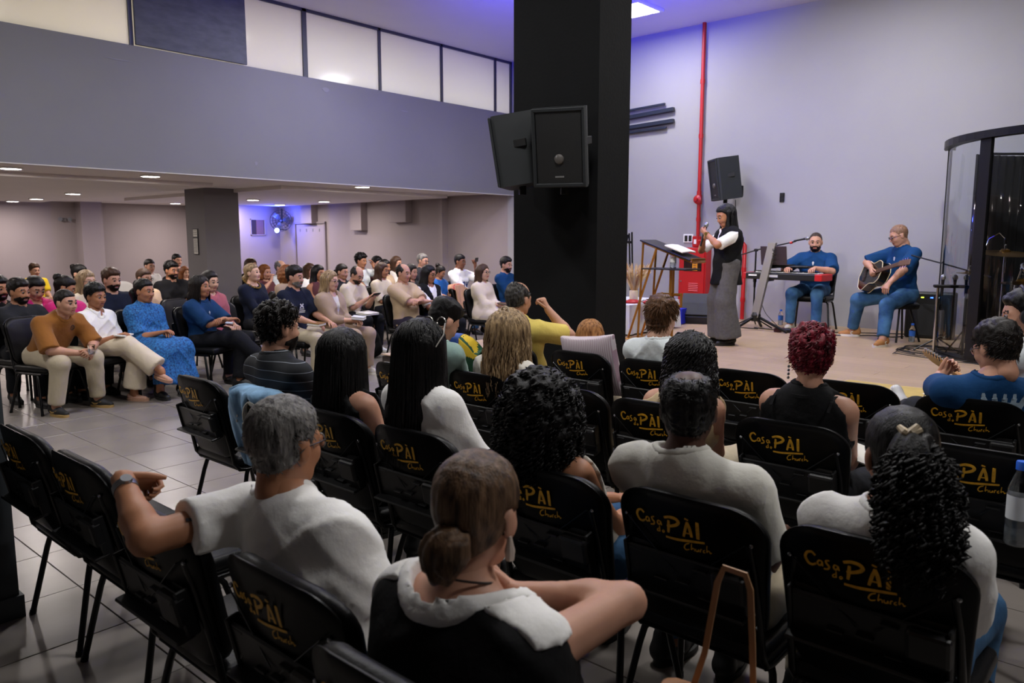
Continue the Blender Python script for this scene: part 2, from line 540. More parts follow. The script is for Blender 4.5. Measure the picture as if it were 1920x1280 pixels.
# ================================================================== CHAIR
m_leather = mat('black_leatherette', '#0e0e10', .42, bump=.12, bscale=130, vary=.1, vscale=6, spec=.22)
m_shell = mat('black_back_shell', '#050506', .36, bump=.04, bscale=200, spec=.14)
m_gold = mat('gold_brush_paint', '#dba520', .45, vary=.2, vscale=60)
m_tube = mat('black_tube', '#08080a', .3, metal=.3)
m_bolt = mat('steel_bolt', '#b9bcc0', .25, metal=1)

CH = .90
def back_pt(y, z, off=0.0):
    """point on the chair back; off is measured rearwards"""
    s_ = (z - .46) / (CH - .46)
    x = -.205 - .10 * s_ + .035 * (y / .25) ** 2
    return np.array([x - off, y, z + .1 * off * 0])

def back_outline(n=44, inset=0.0):
    out = []
    zt, zb, hw = CH - inset, .455 + inset, .243 - inset
    rt, rb = .12, .09
    def arc(cy, cz, r, a0, a1, k, sq=1.0):
        for i in range(k):
            a = a0 + (a1 - a0) * i / (k - 1)
            out.append((cy + r * math.cos(a), cz + r * sq * math.sin(a)))
    arc(hw - rt, zt - rt * .8, rt, 0, PI / 2, 9, .8)
    arc(-hw + rt, zt - rt * .8, rt, PI / 2, PI, 9, .8)
    arc(-hw * .93 + rb, zb + rb, rb, PI, 1.5 * PI, 7)
    arc(hw * .93 - rb, zb + rb, rb, 1.5 * PI, 2 * PI, 7)
    return out

def pad_mesh(name, m, inset, off0, off1, bulge0, bulge1):
    ol = np.array(back_outline(inset=inset)); c = ol.mean(0); n = len(ol)
    V = []; F = []
    rings = [1.0, .97, .88, .6, .3]
    def side(off, bulge, edge):
        base = len(V)
        for k, r in enumerate(rings):
            t = bulge * (1 - (r ** 4)) + off + (edge if k == 0 else 0)
            for (y, z) in ol:
                yy, zz = c[0] + (y - c[0]) * r, c[1] + (z - c[1]) * r
                V.append(back_pt(yy, zz, t))
        V.append(back_pt(c[0], c[1], off + bulge))
        return base
    a = side(off0, bulge0, (off1 - off0) * .3)
    b = side(off1, bulge1, -(off1 - off0) * .3)
    for base, fl_ in ((a, False), (b, True)):
        for k in range(len(rings) - 1):
            for j in range(n):
                q = (base + k * n + j, base + k * n + (j + 1) % n, base + (k + 1) * n + (j + 1) % n, base + (k + 1) * n + j)
                F.append(q if fl_ else q[::-1])
        k = len(rings) - 1; cc = base + len(rings) * n
        for j in range(n):
            q = (base + k * n + j, base + k * n + (j + 1) % n, cc)
            F.append(q if fl_ else q[::-1])
    for j in range(n):
        F.append((a + j, a + (j + 1) % n, b + (j + 1) % n, b + j))
    x = MB(); x.add(V, F)
    return x.mesh(name, m, True, 50)

LOGO = [  # brush strokes in the plane of the chair back: (width, points), u to the right, v down, in thousandths
    (11, [(355, 268), (338, 250), (312, 258), (300, 285), (318, 318), (340, 322), (358, 310)]),
    (7, [(388, 292), (372, 288), (363, 304), (372, 318), (387, 310), (388, 290), (390, 318)]),
    (8, [(424, 280), (405, 284), (410, 300), (424, 312), (418, 328), (396, 330)]),
    (7, [(462, 300), (448, 296), (442, 312), (452, 324), (464, 314), (464, 296), (470, 324)]),
    (5, [(452, 345), (440, 350), (438, 362), (448, 364), (454, 356)]), (5, [(455, 330), (455, 365)]),
    (5, [(478, 350), (470, 358), (477, 367), (486, 358), (478, 350)]),
    (15, [(490, 272), (525, 262), (565, 268), (582, 288), (566, 306), (530, 318), (505, 322)]), (13, [(518, 285), (516, 318), (510, 360)]),
    (13, [(632, 278), (618, 320), (604, 368)]), (15, [(632, 278), (645, 320), (652, 366)]), (6, [(612, 344), (655, 346)]), (8, [(618, 258), (640, 266)]),
    (17, [(690, 272), (688, 372)]),
    (12, [(492, 388), (560, 394), (640, 390), (724, 388)]),
    (6, [(634, 404), (612, 412), (600, 434), (612, 448), (632, 440)]), (5, [(648, 404), (642, 446), (652, 428), (662, 434), (662, 447)]),
    (5, [(670, 430), (670, 445), (682, 446), (686, 430), (688, 446)]), (5, [(696, 447), (697, 430), (706, 428)]),
    (5, [(722, 430), (712, 436), (714, 446), (724, 444)]), (5, [(736, 402), (731, 447), (739, 430), (748, 434), (752, 447), (760, 440)])]

def logo_mesh():
    b = MB()
    for w, pts in LOGO:
        P = np.array(pts, float)
        P[:, 1] -= .10 * (P[:, 0] - 590)
        # smooth resample
        t = np.linspace(0, len(P) - 1, (len(P) - 1) * 4 + 1)
        Q = np.stack([np.interp(t, np.arange(len(P)), P[:, k]) for k in (0, 1)], 1)
        for _ in range(2):
            Q[1:-1] = (Q[:-2] + 2 * Q[1:-1] + Q[2:]) / 4
        k = .57 / 1045
        pts3 = []
        for (u, v) in Q:
            y = -(u - 590) * k; z = CH + .002 - (v - 150) * k
            pts3.append(back_pt(y, z, .0395))
        ww = [w * k * 1.15 * (.75 + .35 * math.sin(PI * (i + 1) / (len(Q) + 1))) for i in range(len(Q))]
        b.ribbon(pts3, ww, up=(-1, 0, -.2), th=.001)
    return b.mesh('lettering', m_gold)

def make_chair_meshes():
    D = {}
    D['backrest'] = pad_mesh('backrest', m_leather, .004, -.026, .012, -.02, 0)
    D['back_shell'] = pad_mesh('back_shell', m_shell, 0, .012, .024, 0, .012)
    D['lettering'] = logo_mesh()
    s_ = MB(); s_.box((.02, 0, .432), (.45, .45, .062), bevel=.026, seg=3); D['seat'] = s_.mesh('seat', m_leather, True, 60)
    sp = MB(); sp.box((.02, 0, .396), (.43, .43, .014), bevel=.005, seg=1); D['seat_pan'] = sp.mesh('seat_pan', m_shell)
    f = MB()
    for sy in (-1, 1):
        y = sy * .215
        pts = [(.16, y, .383), (-.13, y, .383), (-.175, y, .39), (-.205, y, .43), (-.222, y, .52), (-.262, y * .96, .70), (-.285, y * .9, .80)]
        f.tube([tuple(p) for p in pts], .0115, 8)
    f.tube([(.1, -.215, .383), (.1, .215, .383)], .0105, 8)
    f.tube([(-.12, -.215, .383), (-.12, .215, .383)], .0105, 8)
    D['frame'] = f.mesh('frame', m_tube, True, 50)
    for nm, sx in (('front', 1), ('rear', -1)):
        for sy in (1, -1):
            l = MB()
            x0 = .1 if sx > 0 else -.12
            l.tube([(x0, sy * .205, .384), (x0 + sx * .02, sy * .222, .355), (x0 + sx * .035, sy * .232, .30), (x0 + sx * .1, sy * .268, .012)], .0125, 8)
            l.tube([(x0 + sx * .099, sy * .267, .02), (x0 + sx * .103, sy * .269, 0)], .015, 8)
            D['leg_%s%d' % (nm, sy)] = l.mesh('leg', m_tube, True, 50)
    h = MB()   # moulded book holder on the back
    def on(y, z, o): return back_pt(y, z, o)
    R = R3(0, math.atan(.10 / .44) * -1, 0)
    h.box(on(0, .645, .042), (.012, .40, .14), rot=R, bevel=.005, seg=1)
    h.box(on(0, .582, .062), (.055, .405, .012), rot=R, bevel=.004, seg=1)
    for y in (-.195, .195):
        h.box(on(y, .655, .058), (.04, .012, .145), rot=R, bevel=.004, seg=1)
    h.box(on(-.15, .665, .062), (.045, .105, .09), rot=R, bevel=.012, seg=2)
    for (y, z) in ((.16, .70), (.0, .635), (-.06, .69), (.075, .625), (-.07, .60)):
        h.box(on(y, z, .054), (.02, .045, .007), rot=R, bevel=.002, seg=1)
    for sy in (-1, 1):
        h.prism([(0, 0), (.12, 0), (0, -.12)], .008, frame=[[0, 0, -1], [sy * -1, 0, 0], [0, 1, 0]], c=on(sy * .185, .725, .036))
    D['book_holder'] = h.mesh('book_holder', m_black_plastic)
    w = MB()
    for sy in (-1, 1):
        w.tube([on(sy * .19, .80, .036), on(sy * .19, .80, .045), on(sy * .02, .655, .055)], .0022, 6)
    D['wire'] = w.mesh('wire', mat('dark_wire', '#3a3d40', .3, metal=.8))
    bl = MB(); bl.lathe([(.007, 0), (.006, .004), (.002, .006)], 8, rot=R3(0, -PI / 2, 0))
    D['#bolt'] = bl.mesh('bolt', m_bolt)
    D['#at'] = [tuple(on(sy * .205, z, .026 if z < .7 else .034)) for sy in (-1, 1) for z in (.80, .575, .53)]
    return D
CHM = make_chair_meshes()
n_chair = 0
def chair(x, y, z, yaw, label, group, logo=True):
    e = empty('padded_chair', (x, y, z), math.radians(yaw), label, 'chair', group)
    for k, me in CHM.items():
        if k[0] == '#':
            continue
        o = bpy.data.objects.new(me.name, me); link(o, e)
    for q in CHM['#at']:
        o = bpy.data.objects.new('bolt', CHM['#bolt']); link(o, e); o.location = q
    return e

# ================================================================== SIGNED DISTANCE MODELLING
f32 = np.float32
def rcone(P, a, b, r1, r2):
    a = np.asarray(a, f32); b = np.asarray(b, f32)
    ba = b - a
    L = float(ba @ ba) + 1e-9
    pa = P - a
    t = np.clip(pa @ ba / f32(L), 0, 1)
    q = pa - t[:, None] * ba
    return np.sqrt(np.einsum('ij,ij->i', q, q)) - (f32(r1) + f32(r2 - r1) * t)
def ellip(P, c, r, R=None):
    q = P - np.asarray(c, f32)
    if R is not None:
        q = q @ np.asarray(R, f32)
    r = np.asarray(r, f32)
    k0 = np.sqrt(((q / r) ** 2).sum(1)); k1 = np.sqrt(((q / (r * r)) ** 2).sum(1)) + 1e-9
    return k0 * (k0 - 1) / k1
def smin(a, b, k):
    h = np.clip(.5 + .5 * (b - a) / k, 0, 1)
    return b * (1 - h) + a * h - k * h * (1 - h)
def sdf_of(prims):
    """prims: ('c',a,b,r1,r2,k) round cone | ('x',...) cone cut flat at b | ('e',c,r,k) ellipsoid"""
    def f(P):
        d = None
        for p in prims:
            if p[0] == 'e':
                q = ellip(P, p[1], p[2]); k = p[3]
            else:
                q = rcone(P, p[1], p[2], p[3], p[4]); k = p[5]
                if p[0] == 'x':
                    dr = np.asarray(p[2], f32) - np.asarray(p[1], f32); dr = dr / np.linalg.norm(dr)
                    q = np.maximum(q, (P - np.asarray(p[2], f32)) @ dr)
            d = q if d is None else smin(d, q, k)
        return d
    return f
def bounds(prims, pad=.03):
    lo = np.full(3, 1e9); hi = -lo
    for p in prims:
        if p[0] == 'e':
            lo = np.minimum(lo, np.array(p[1]) - np.array(p[2])); hi = np.maximum(hi, np.array(p[1]) + np.array(p[2]))
        else:
            for q, r in ((p[1], p[3]), (p[2], p[4])):
                lo = np.minimum(lo, np.array(q) - r); hi = np.maximum(hi, np.array(q) + r)
    return lo - pad, hi + pad
_OFF = np.array([(i, j, k) for i in (0, 1) for j in (0, 1) for k in (0, 1)])
_EDG = [(a, b) for a in range(8) for b in range(a + 1, 8) if abs(_OFF[a] - _OFF[b]).sum() == 1]
def sdf_mesh(f, lo, hi, h, B=5):
    lo = np.asarray(lo, f32); n = np.ceil((np.asarray(hi) - lo) / h / B).astype(int) * B
    nb = n // B
    bc = np.stack(np.meshgrid(*[np.arange(k) for k in nb], indexing='ij'), -1).reshape(-1, 3)
    dc = f((lo + (bc + .5).astype(f32) * f32(B * h)).astype(f32))
    D = np.repeat(np.repeat(np.repeat(np.where(dc > 0, 1, -1).astype(f32).reshape(nb), B, 0), B, 1), B, 2)
    act = bc[np.abs(dc) < B * h * .5 * 1.733 * 1.35 + h]
    off = np.stack(np.meshgrid(*[np.arange(B)] * 3, indexing='ij'), -1).reshape(-1, 3)
    I = (act[:, None] * B + off[None]).reshape(-1, 3)
    D[I[:, 0], I[:, 1], I[:, 2]] = f((lo + I.astype(f32) * f32(h)).astype(f32))
    S = D < 0
    c = [S[i:n[0] - 1 + i, j:n[1] - 1 + j, k:n[2] - 1 + k] for i, j, k in _OFF]
    s_ = sum(x.astype(np.int8) for x in c)
    cells = np.argwhere((s_ > 0) & (s_ < 8))
    if len(cells) == 0:
        return np.zeros((0, 3)), np.zeros((0, 4), int)
    vals = np.stack([D[cells[:, 0] + i, cells[:, 1] + j, cells[:, 2] + k] for i, j, k in _OFF], 1)
    acc = np.zeros((len(cells), 3)); cnt = np.zeros(len(cells))
    for a, b in _EDG:
        va, vb = vals[:, a], vals[:, b]
        m = (va < 0) != (vb < 0)
        t = np.where(m, va / np.where(m, va - vb, 1), 0)
        acc += np.where(m[:, None], _OFF[a] + t[:, None] * (_OFF[b] - _OFF[a]), 0); cnt += m
    V = (cells + acc / cnt[:, None]) * h + lo
    idx = np.full(n, -1, np.int32)
    idx[cells[:, 0], cells[:, 1], cells[:, 2]] = np.arange(len(cells))
    Q = []
    for ax in range(3):
        sl = [slice(1, m - 1) for m in n]
        A = S[tuple(sl)]
        sl2 = list(sl); sl2[ax] = slice(2, n[ax])
        Bn = S[tuple(sl2)]
        e = np.argwhere(A != Bn) + 1
        inside = S[e[:, 0], e[:, 1], e[:, 2]]
        u, w = (ax + 1) % 3, (ax + 2) % 3
        du = np.zeros(3, int); du[u] = 1; dw = np.zeros(3, int); dw[w] = 1
        g = [idx[tuple((e - a).T)] for a in (0 * du, du, du + dw, dw)]
        q = np.stack(g, 1)
        q[~inside] = q[~inside][:, ::-1]
        Q.append(q)
    Q = np.concatenate(Q)
    Q = Q[(Q >= 0).all(1)]
    return V, Q
def vnormals(V, Q):
    n = np.cross(V[Q[:, 2]] - V[Q[:, 0]], V[Q[:, 3]] - V[Q[:, 1]])
    N = np.zeros_like(V)
    for k in range(4):
        np.add.at(N, Q[:, k], n)
    return N / (np.linalg.norm(N, axis=1)[:, None] + 1e-12)
def wrinkle(P, amp, ph=0.0, s=1.0):
    """soft ridged folds of cloth"""
    x, y, z = P[:, 0] * s, P[:, 1] * s, P[:, 2] * s
    q1 = 15 * z + 13 * np.abs(y) + 1.7 * np.sin(9 * x + 5 * y + ph) + ph
    q2 = 19 * y - 8 * z + 1.8 * np.sin(11 * z + 6 * x + ph) + 2 * ph
    m1 = .5 + .5 * np.sin(6.5 * y + 4 * z + ph); m2 = .5 + .5 * np.sin(7 * z - 5 * x + 1.3 * ph)
    r1 = 1 - np.abs(np.sin(q1)); r2 = 1 - np.abs(np.sin(q2))
    return f32(-amp) * (r1 * r1 * m1 * 1.5 + r2 * r2 * m2 * 1.3) + f32(amp * .4)

# ------------------------------------------------------------------ head template (origin between the ears, x forward, y left)
def head_prims(fem):
    j = .9 if fem else 1.0
    return [('e', (-.014, 0, .032), (.099, .077, .091), .02), ('e', (.022, 0, -.035), (.07, .061 * j, .076), .05),
            ('e', (.050, 0, -.088), (.030 * j, .026 * j, .024), .035), ('c', (-.005, .046 * j, -.055), (.045, .026 * j, -.088), .019, .016, .03),
            ('c', (-.005, -.046 * j, -.055), (.045, -.026 * j, -.088), .019, .016, .03),
            ('e', (.056, .036, -.030), (.027, .024, .026), .025), ('e', (.056, -.036, -.030), (.027, .024, .026), .025),
            ('c', (.079, .014, .021), (.068, .048, .020), .010 if not fem else .008, .008, .02), ('c', (.079, -.014, .021), (.068, -.048, .020), .010 if not fem else .008, .008, .02),
            ('c', (.084, 0, .012), (.107 - .006 * fem, 0, -.030), .0075, .0105 - .0015 * fem, .012),
            ('e', (.096, .011, -.034), (.010, .008, .007), .008), ('e', (.096, -.011, -.034), (.010, .008, .007), .008),
            ('c', (.086, -.017, -.060), (.086, .017, -.060), .007, .007, .010), ('c', (.083, -.015, -.070), (.083, .015, -.070), .008, .008, .010),
            ('e', (-.008, .080, -.008), (.020, .010, .032), .008), ('e', (-.008, -.080, -.008), (.020, .010, .032), .008),
            ('c', (-.022, 0, -.05), (-.034, 0, -.12), .052 if not fem else .046, .053 if not fem else .046, .03)]
def make_head(fem, h):
    pr = head_prims(fem); f0 = sdf_of(pr)
    def f(P):
        d = f0(P)
        for sy in (-1, 1):
            s_ = .021 - np.sqrt(((P - np.array([.101, sy * .031, .004], f32)) ** 2).sum(1))
            d = -smin(-d, -s_, .012)
        m = .004 - np.maximum(np.abs(P[:, 2] + .0652) * 1.0, np.maximum(np.abs(P[:, 1]) - .022, .083 - P[:, 0]))
        return np.maximum(d, np.where(m > 0, m * .6, -1))
    lo, hi = bounds(pr, .02)
    V, Q = sdf_mesh(f, lo, hi, h)
    N = vnormals(V, Q)
    c = V[Q].mean(1)
    mi = np.zeros(len(Q), int)
    lips = (c[:, 0] > .078) & (np.abs(c[:, 1]) < .025) & (c[:, 2] < -.053) & (c[:, 2] > -.078)
    mi[lips] = 1
    zb = .0245 + .006 * np.sin(np.clip((np.abs(c[:, 1]) - .012) / .04, 0, 1) * PI)
    brow = (c[:, 0] > .05) & (np.abs(c[:, 1]) > .012) & (np.abs(c[:, 1]) < .052) & (np.abs(c[:, 2] - zb) < (.0055 if not fem else .004))
    mi[brow] = 4
    # eyeballs
    eb = MB()
    for sy in (-1, 1):
        n1, n2 = 10, 7
        vv = []; ff = []
        for i in range(n2):
            a = PI * i / (n2 - 1)
            for j_ in range(n1):
                b = 2 * PI * j_ / n1
                vv.append((.0845 + .0125 * math.cos(a), sy * .031 + .0125 * math.sin(a) * math.cos(b), .003 + .010 * math.sin(a) * math.sin(b)))
        for i in range(n2 - 1):
            for j_ in range(n1):
                ff.append((i * n1 + j_, (i + 1) * n1 + j_, (i + 1) * n1 + (j_ + 1) % n1, i * n1 + (j_ + 1) % n1))
        eb.add(vv, ff)
    ev = np.array(eb.v); ef = np.array(eb.f)
    ec = ev[ef].mean(1)
    emi = np.where(ec[:, 0] > .0925, 3, 2)
    return V, Q, N, mi, ev, ef, emi
_HEADS = {}
def head_data(fem, near):
    k = (fem, near)
    if k not in _HEADS:
        _HEADS[k] = make_head(fem, .0064 if near else .0098)
    return _HEADS[k]
HL_X = [-.13, -.07, -.03, -.006, .012, .032, .052, .075, .12]
def hair_weight(V, line, recede=0.0, soft=.016):
    zb = np.interp(V[:, 0], HL_X, line)
    zb = zb + recede * np.clip((V[:, 0] - .0) / .06, 0, 1)
    w = np.clip((V[:, 2] - zb) / soft, 0, 1)
    ear = (np.abs(V[:, 1]) > .076) & (V[:, 2] < .026) & (V[:, 0] > -.034) & (V[:, 0] < .03)
    w[ear] = 0
    return w
LINE_SHORT = [-.070, -.068, -.045, -.012, -.008, .030, .055, .060, .060]
LINE_NAPE = [-.085, -.082, -.05, -.01, -.004, .03, .055, .060, .060]
def shell(V, Q, N, w, t, dropw=.02, noise=.0, ph=0.0):
    keep = (w[Q] > dropw).any(1)
    q = Q[keep]
    ids = np.unique(q); mp = np.full(len(V), -1); mp[ids] = np.arange(len(ids))
    v = V[ids]; n = N[ids]; ww = w[ids]; tt = t[ids] if hasattr(t, '__len__') else t
    nz = noise * (np.sin(v[:, 0] * 170 + 3 * np.sin(v[:, 1] * 90 + ph) + ph) + np.sin(v[:, 2] * 190 + 2.5 * np.sin(v[:, 0] * 120 + ph) + 1.3 * ph) + np.sin(v[:, 1] * 210 + ph)) if noise else 0
    v = v + n * ((tt + nz) * ww - .0025 * (1 - ww))[:, None]
    return v, mp[q]

def rotz(a): return R3(0, 0, math.radians(a))
def ik(a, t, l1, l2, pole):
    a = np.array(a, float); t = np.array(t, float); d = t - a; L = np.linalg.norm(d)
    if L > (l1 + l2) * .995:
        t = a + d / L * (l1 + l2) * .995; d = t - a; L = np.linalg.norm(d)
    u = d / L
    x = (l1 * l1 - l2 * l2 + L * L) / (2 * L)
    hgt = math.sqrt(max(l1 * l1 - x * x, 0))
    p = np.array(pole, float); p = p - u * (p @ u); p /= np.linalg.norm(p) + 1e-9
    return a + u * x + p * hgt, t

def hand_geo(mb, prims, wrist, d, n, side, curl=30, spread=1.0, thumb=35, k=1.0):
    """palm prims for the body surface, five bent tapered fingers for the mesh; d towards the fingers, n out of the back of the hand"""
    d = np.array(d, float); d /= np.linalg.norm(d)
    n = np.array(n, float); n = n - d * (n @ d); n /= np.linalg.norm(n) + 1e-9
    s_ = np.cross(n, d) * side * -1        # towards the thumb
    w = np.array(wrist, float)
    kn = w + d * .088 * k
    prims.append(('c', w + s_ * .012 * k, kn + s_ * .024 * k, .0165 * k, .0150 * k, .012))
    prims.append(('c', w - s_ * .010 * k, kn - s_ * .020 * k, .0165 * k, .0140 * k, .012))
    prims.append(('c', w + d * .02 * k, kn, .016 * k, .0150 * k, .012))
    for off, L, r in ((.031, .070, .0088), (.0105, .078, .0090), (-.010, .073, .0086), (-.029, .058, .0076)):
        p = kn + s_ * off * k - d * .012 * k
        pts = [p]; ang = math.radians(curl * .35)
        dd = d + s_ * off * 1.6 * spread; dd /= np.linalg.norm(dd)
        for i, fr in enumerate((.20, .36, .26, .18)):
            v = dd * math.cos(ang) - n * math.sin(ang)
            p = p + v * L * k * fr * 1.12
            pts.append(p)
            ang += math.radians(curl * (.9 if i < 2 else .6))
        mb.tube(pts, [r * k, r * k, r * k * .95, r * k * .88, r * k * .55], 7)
    p = w + d * .022 * k + s_ * .020 * k
    td = d * math.cos(math.radians(thumb)) + s_ * math.sin(math.radians(thumb)) - n * .25
    td /= np.linalg.norm(td)
    p2 = p + td * .034 * k; td2 = td + d * .35 - n * .2; td2 /= np.linalg.norm(td2)
    p3 = p2 + td2 * .030 * k; p4 = p3 + (td2 + d * .3) / np.linalg.norm(td2 + d * .3) * .022 * k
    mb.tube([p, p2, p3, p4], [.0125 * k, .0108 * k, .0095 * k, .0055 * k], 7)

# ================================================================== PEOPLE
SKIN = {k: mat('skin_' + k, c, .5, vary=.05, vscale=20, bump=.03, bscale=180, spec=.35, sss=.06) for k, c in
        dict(pale='#d3a78f', light='#bd8d75', tan='#ab7657', brown='#82553f', dark='#4b3024').items()}
LIP = {k: mat('lip_' + k, c, .45) for k, c in dict(pale='#b06a60', light='#a35f52', tan='#8d5044', brown='#6d3f37', dark='#43261f').items()}
m_eye = mat('eye_white', '#8d827b', .3)
m_iris = mat('iris_dark', '#1a100b', .2)
def hair_mat(name, c, c2=None, rough=.42, stretch=(1, 1, .12), vscale=140):
    return mat('hair_' + name, c, rough, vary=.35, vscale=vscale, stretch=stretch, color2=c2, bump=.35, bscale=260, spec=.25)
HAIR = dict(black=hair_mat('black', '#050405', '#100e0f'), dark=hair_mat('dark', '#0d0a09', '#1e1714'), brown=hair_mat('brown', '#2b1c14', '#553b2a'),
            mid=hair_mat('mid', '#3d2819', '#6d4b30'), auburn=hair_mat('auburn', '#5a3018', '#92592f'), red=hair_mat('red', '#2e060d', '#8c1a30', vscale=60),
            blonde=hair_mat('blonde', '#5a4330', '#b89c74', vscale=60), grey=hair_mat('grey', '#3d3b3a', '#8d8a87', vscale=90), salt=hair_mat('salt', '#181716', '#55524f', vscale=90),
            dyed=hair_mat('dyed', '#33221a', '#7c6048', vscale=70), stub=hair_mat('stub', '#7d5c49', '#8f6d58'), stubdark=hair_mat('stubdark', '#2e231e', '#45362e'), ginger=hair_mat('ginger', '#7a4a26', '#b98350', vscale=80))
def cloth(name, c, rough=.85, **kw):
    kw.setdefault('bump', .35); kw.setdefault('bscale', 26); kw.setdefault('vary', .05); kw.setdefault('vscale', 6)
    return mat('cloth_' + name, c, rough, sheen=(.12 if sum(lin(c)) > .3 else 0), spec=.2, **kw)

def shoe_mesh(name, m_up, m_sole, kind='sneaker', extra=None):
    pr = [('c', (-.055, 0, -.03), (.05, 0, -.045), .042, .040, .02), ('c', (.05, 0, -.045), (.135, .008, -.058), .038, .030, .03), ('c', (-.05, 0, -.02), (-.04, 0, .03), .040, .040, .02)]
    if kind == 'sandal':
        pr = [('c', (-.05, 0, -.04), (.13, 0, -.062), .030, .026, .02)]
    f0 = sdf_of(pr)
    def f(P):
        d = np.maximum(f0(P), -.066 - P[:, 2])
        return d
    lo, hi = bounds(pr, .02)
    V, Q = sdf_mesh(f, lo, hi, .0075)
    n0 = len(Q)
    b = MB()
    n = 22
    ol = [((.04 + (.13 if math.cos(a) > 0 else .125) * math.copysign(abs(math.cos(a)) ** .8, math.cos(a))), (.047 if math.cos(a) > -.2 else .042) * math.copysign(abs(math.sin(a)) ** .8, math.sin(a))) for a in [2 * PI * k / n for k in range(n)]]
    b.prism([(x, y) for x, y in ol], .03, c=(0, 0, -.09))
    if extra:
        extra(b)
    me = bpy.data.meshes.new(name)
    allv = [tuple(v) for v in V] + b.v
    allf = [tuple(q) for q in Q] + [tuple(i + len(V) for i in q) for q in b.f]
    me.from_pydata(allv, [], allf)
    me.materials.append(m_up); me.materials.append(m_sole)
    me.polygons.foreach_set('material_index', [0] * n0 + [1] * len(b.f))
    me.polygons.foreach_set('use_smooth', [True] * len(allf))
    me.set_sharp_from_angle(angle=math.radians(45))
    me.update()
    return me
def star_decal(b):
    for sy in (-1, 1):
        t = np.linspace(-2.2, 2.2, 9)
        b.ribbon([(.0 + .016 * math.cos(a), sy * (.047), -.04 + .016 * math.sin(a)) for a in t], .009, up=(0, sy, 0), th=.004)
def swoosh(b):
    for sy in (-1, 1):
        b.ribbon([(-.035, sy * .046, -.034), (-.01, sy * .046, -.048), (.02, sy * .045, -.044), (.07, sy * .043, -.022)], [.006, .016, .012, .002], up=(0, sy, 0), th=.004)
m_sole_w = mat('white_sole', '#d8d2c4', .7)
SHOES = dict(black=shoe_mesh('shoe', mat('shoe_black', '#101012', .6), mat('sole_dark', '#1b1a19', .7)),
             white=shoe_mesh('shoe', mat('shoe_white', '#cfcfd2', .6), m_sole_w),
             tan=shoe_mesh('shoe', mat('shoe_tan', '#a5713e', .8), m_sole_w, extra=star_decal),
             gold=shoe_mesh('shoe', mat('shoe_black2', '#121110', .7), mat('sole_gum', '#a5864f', .7), extra=swoosh),
             cream=shoe_mesh('shoe', mat('shoe_cream', '#b9b2a0', .8), m_sole_w),
             sandal=shoe_mesh('sandal', mat('sandal_nude', '#c59a86', .6), mat('sole_nude', '#b58c74', .6), 'sandal'))

def tube_locks(n, path, rings, width, sides=4, seed=1):
    """many tapered locks; path(i, t array) -> points, vectorised into one quad mesh"""
    rs = np.random.RandomState(seed)
    t = np.linspace(0, 1, rings)
    VV = []; QQ = []; base = 0
    ang = np.arange(sides) * 2 * PI / sides
    for i in range(n):
        P = path(rs, t)
        if P is None:
            continue
        T = np.gradient(P, axis=0); T /= np.linalg.norm(T, axis=1)[:, None] + 1e-9
        ref = np.array([.3, .5, .81])
        U = np.cross(T, ref); U /= np.linalg.norm(U, axis=1)[:, None] + 1e-9
        W = np.cross(T, U)
        r = width * (.7 + .6 * rs.rand()) * np.clip(np.minimum(t * 6 + .35, (1.04 - t) * 3.0), 0.06, 1)
        V = P[:, None] + r[:, None, None] * (np.cos(ang)[None, :, None] * U[:, None] + np.sin(ang)[None, :, None] * W[:, None])
        VV.append(V.reshape(-1, 3))
        a = base + np.arange(rings - 1)[:, None] * sides + np.arange(sides)[None]
        b = base + np.arange(rings - 1)[:, None] * sides + (np.arange(sides)[None] + 1) % sides
        QQ.append(np.stack([a, b, b + sides, a + sides], -1).reshape(-1, 4))
        base += rings * sides
    return np.concatenate(VV), np.concatenate(QQ)

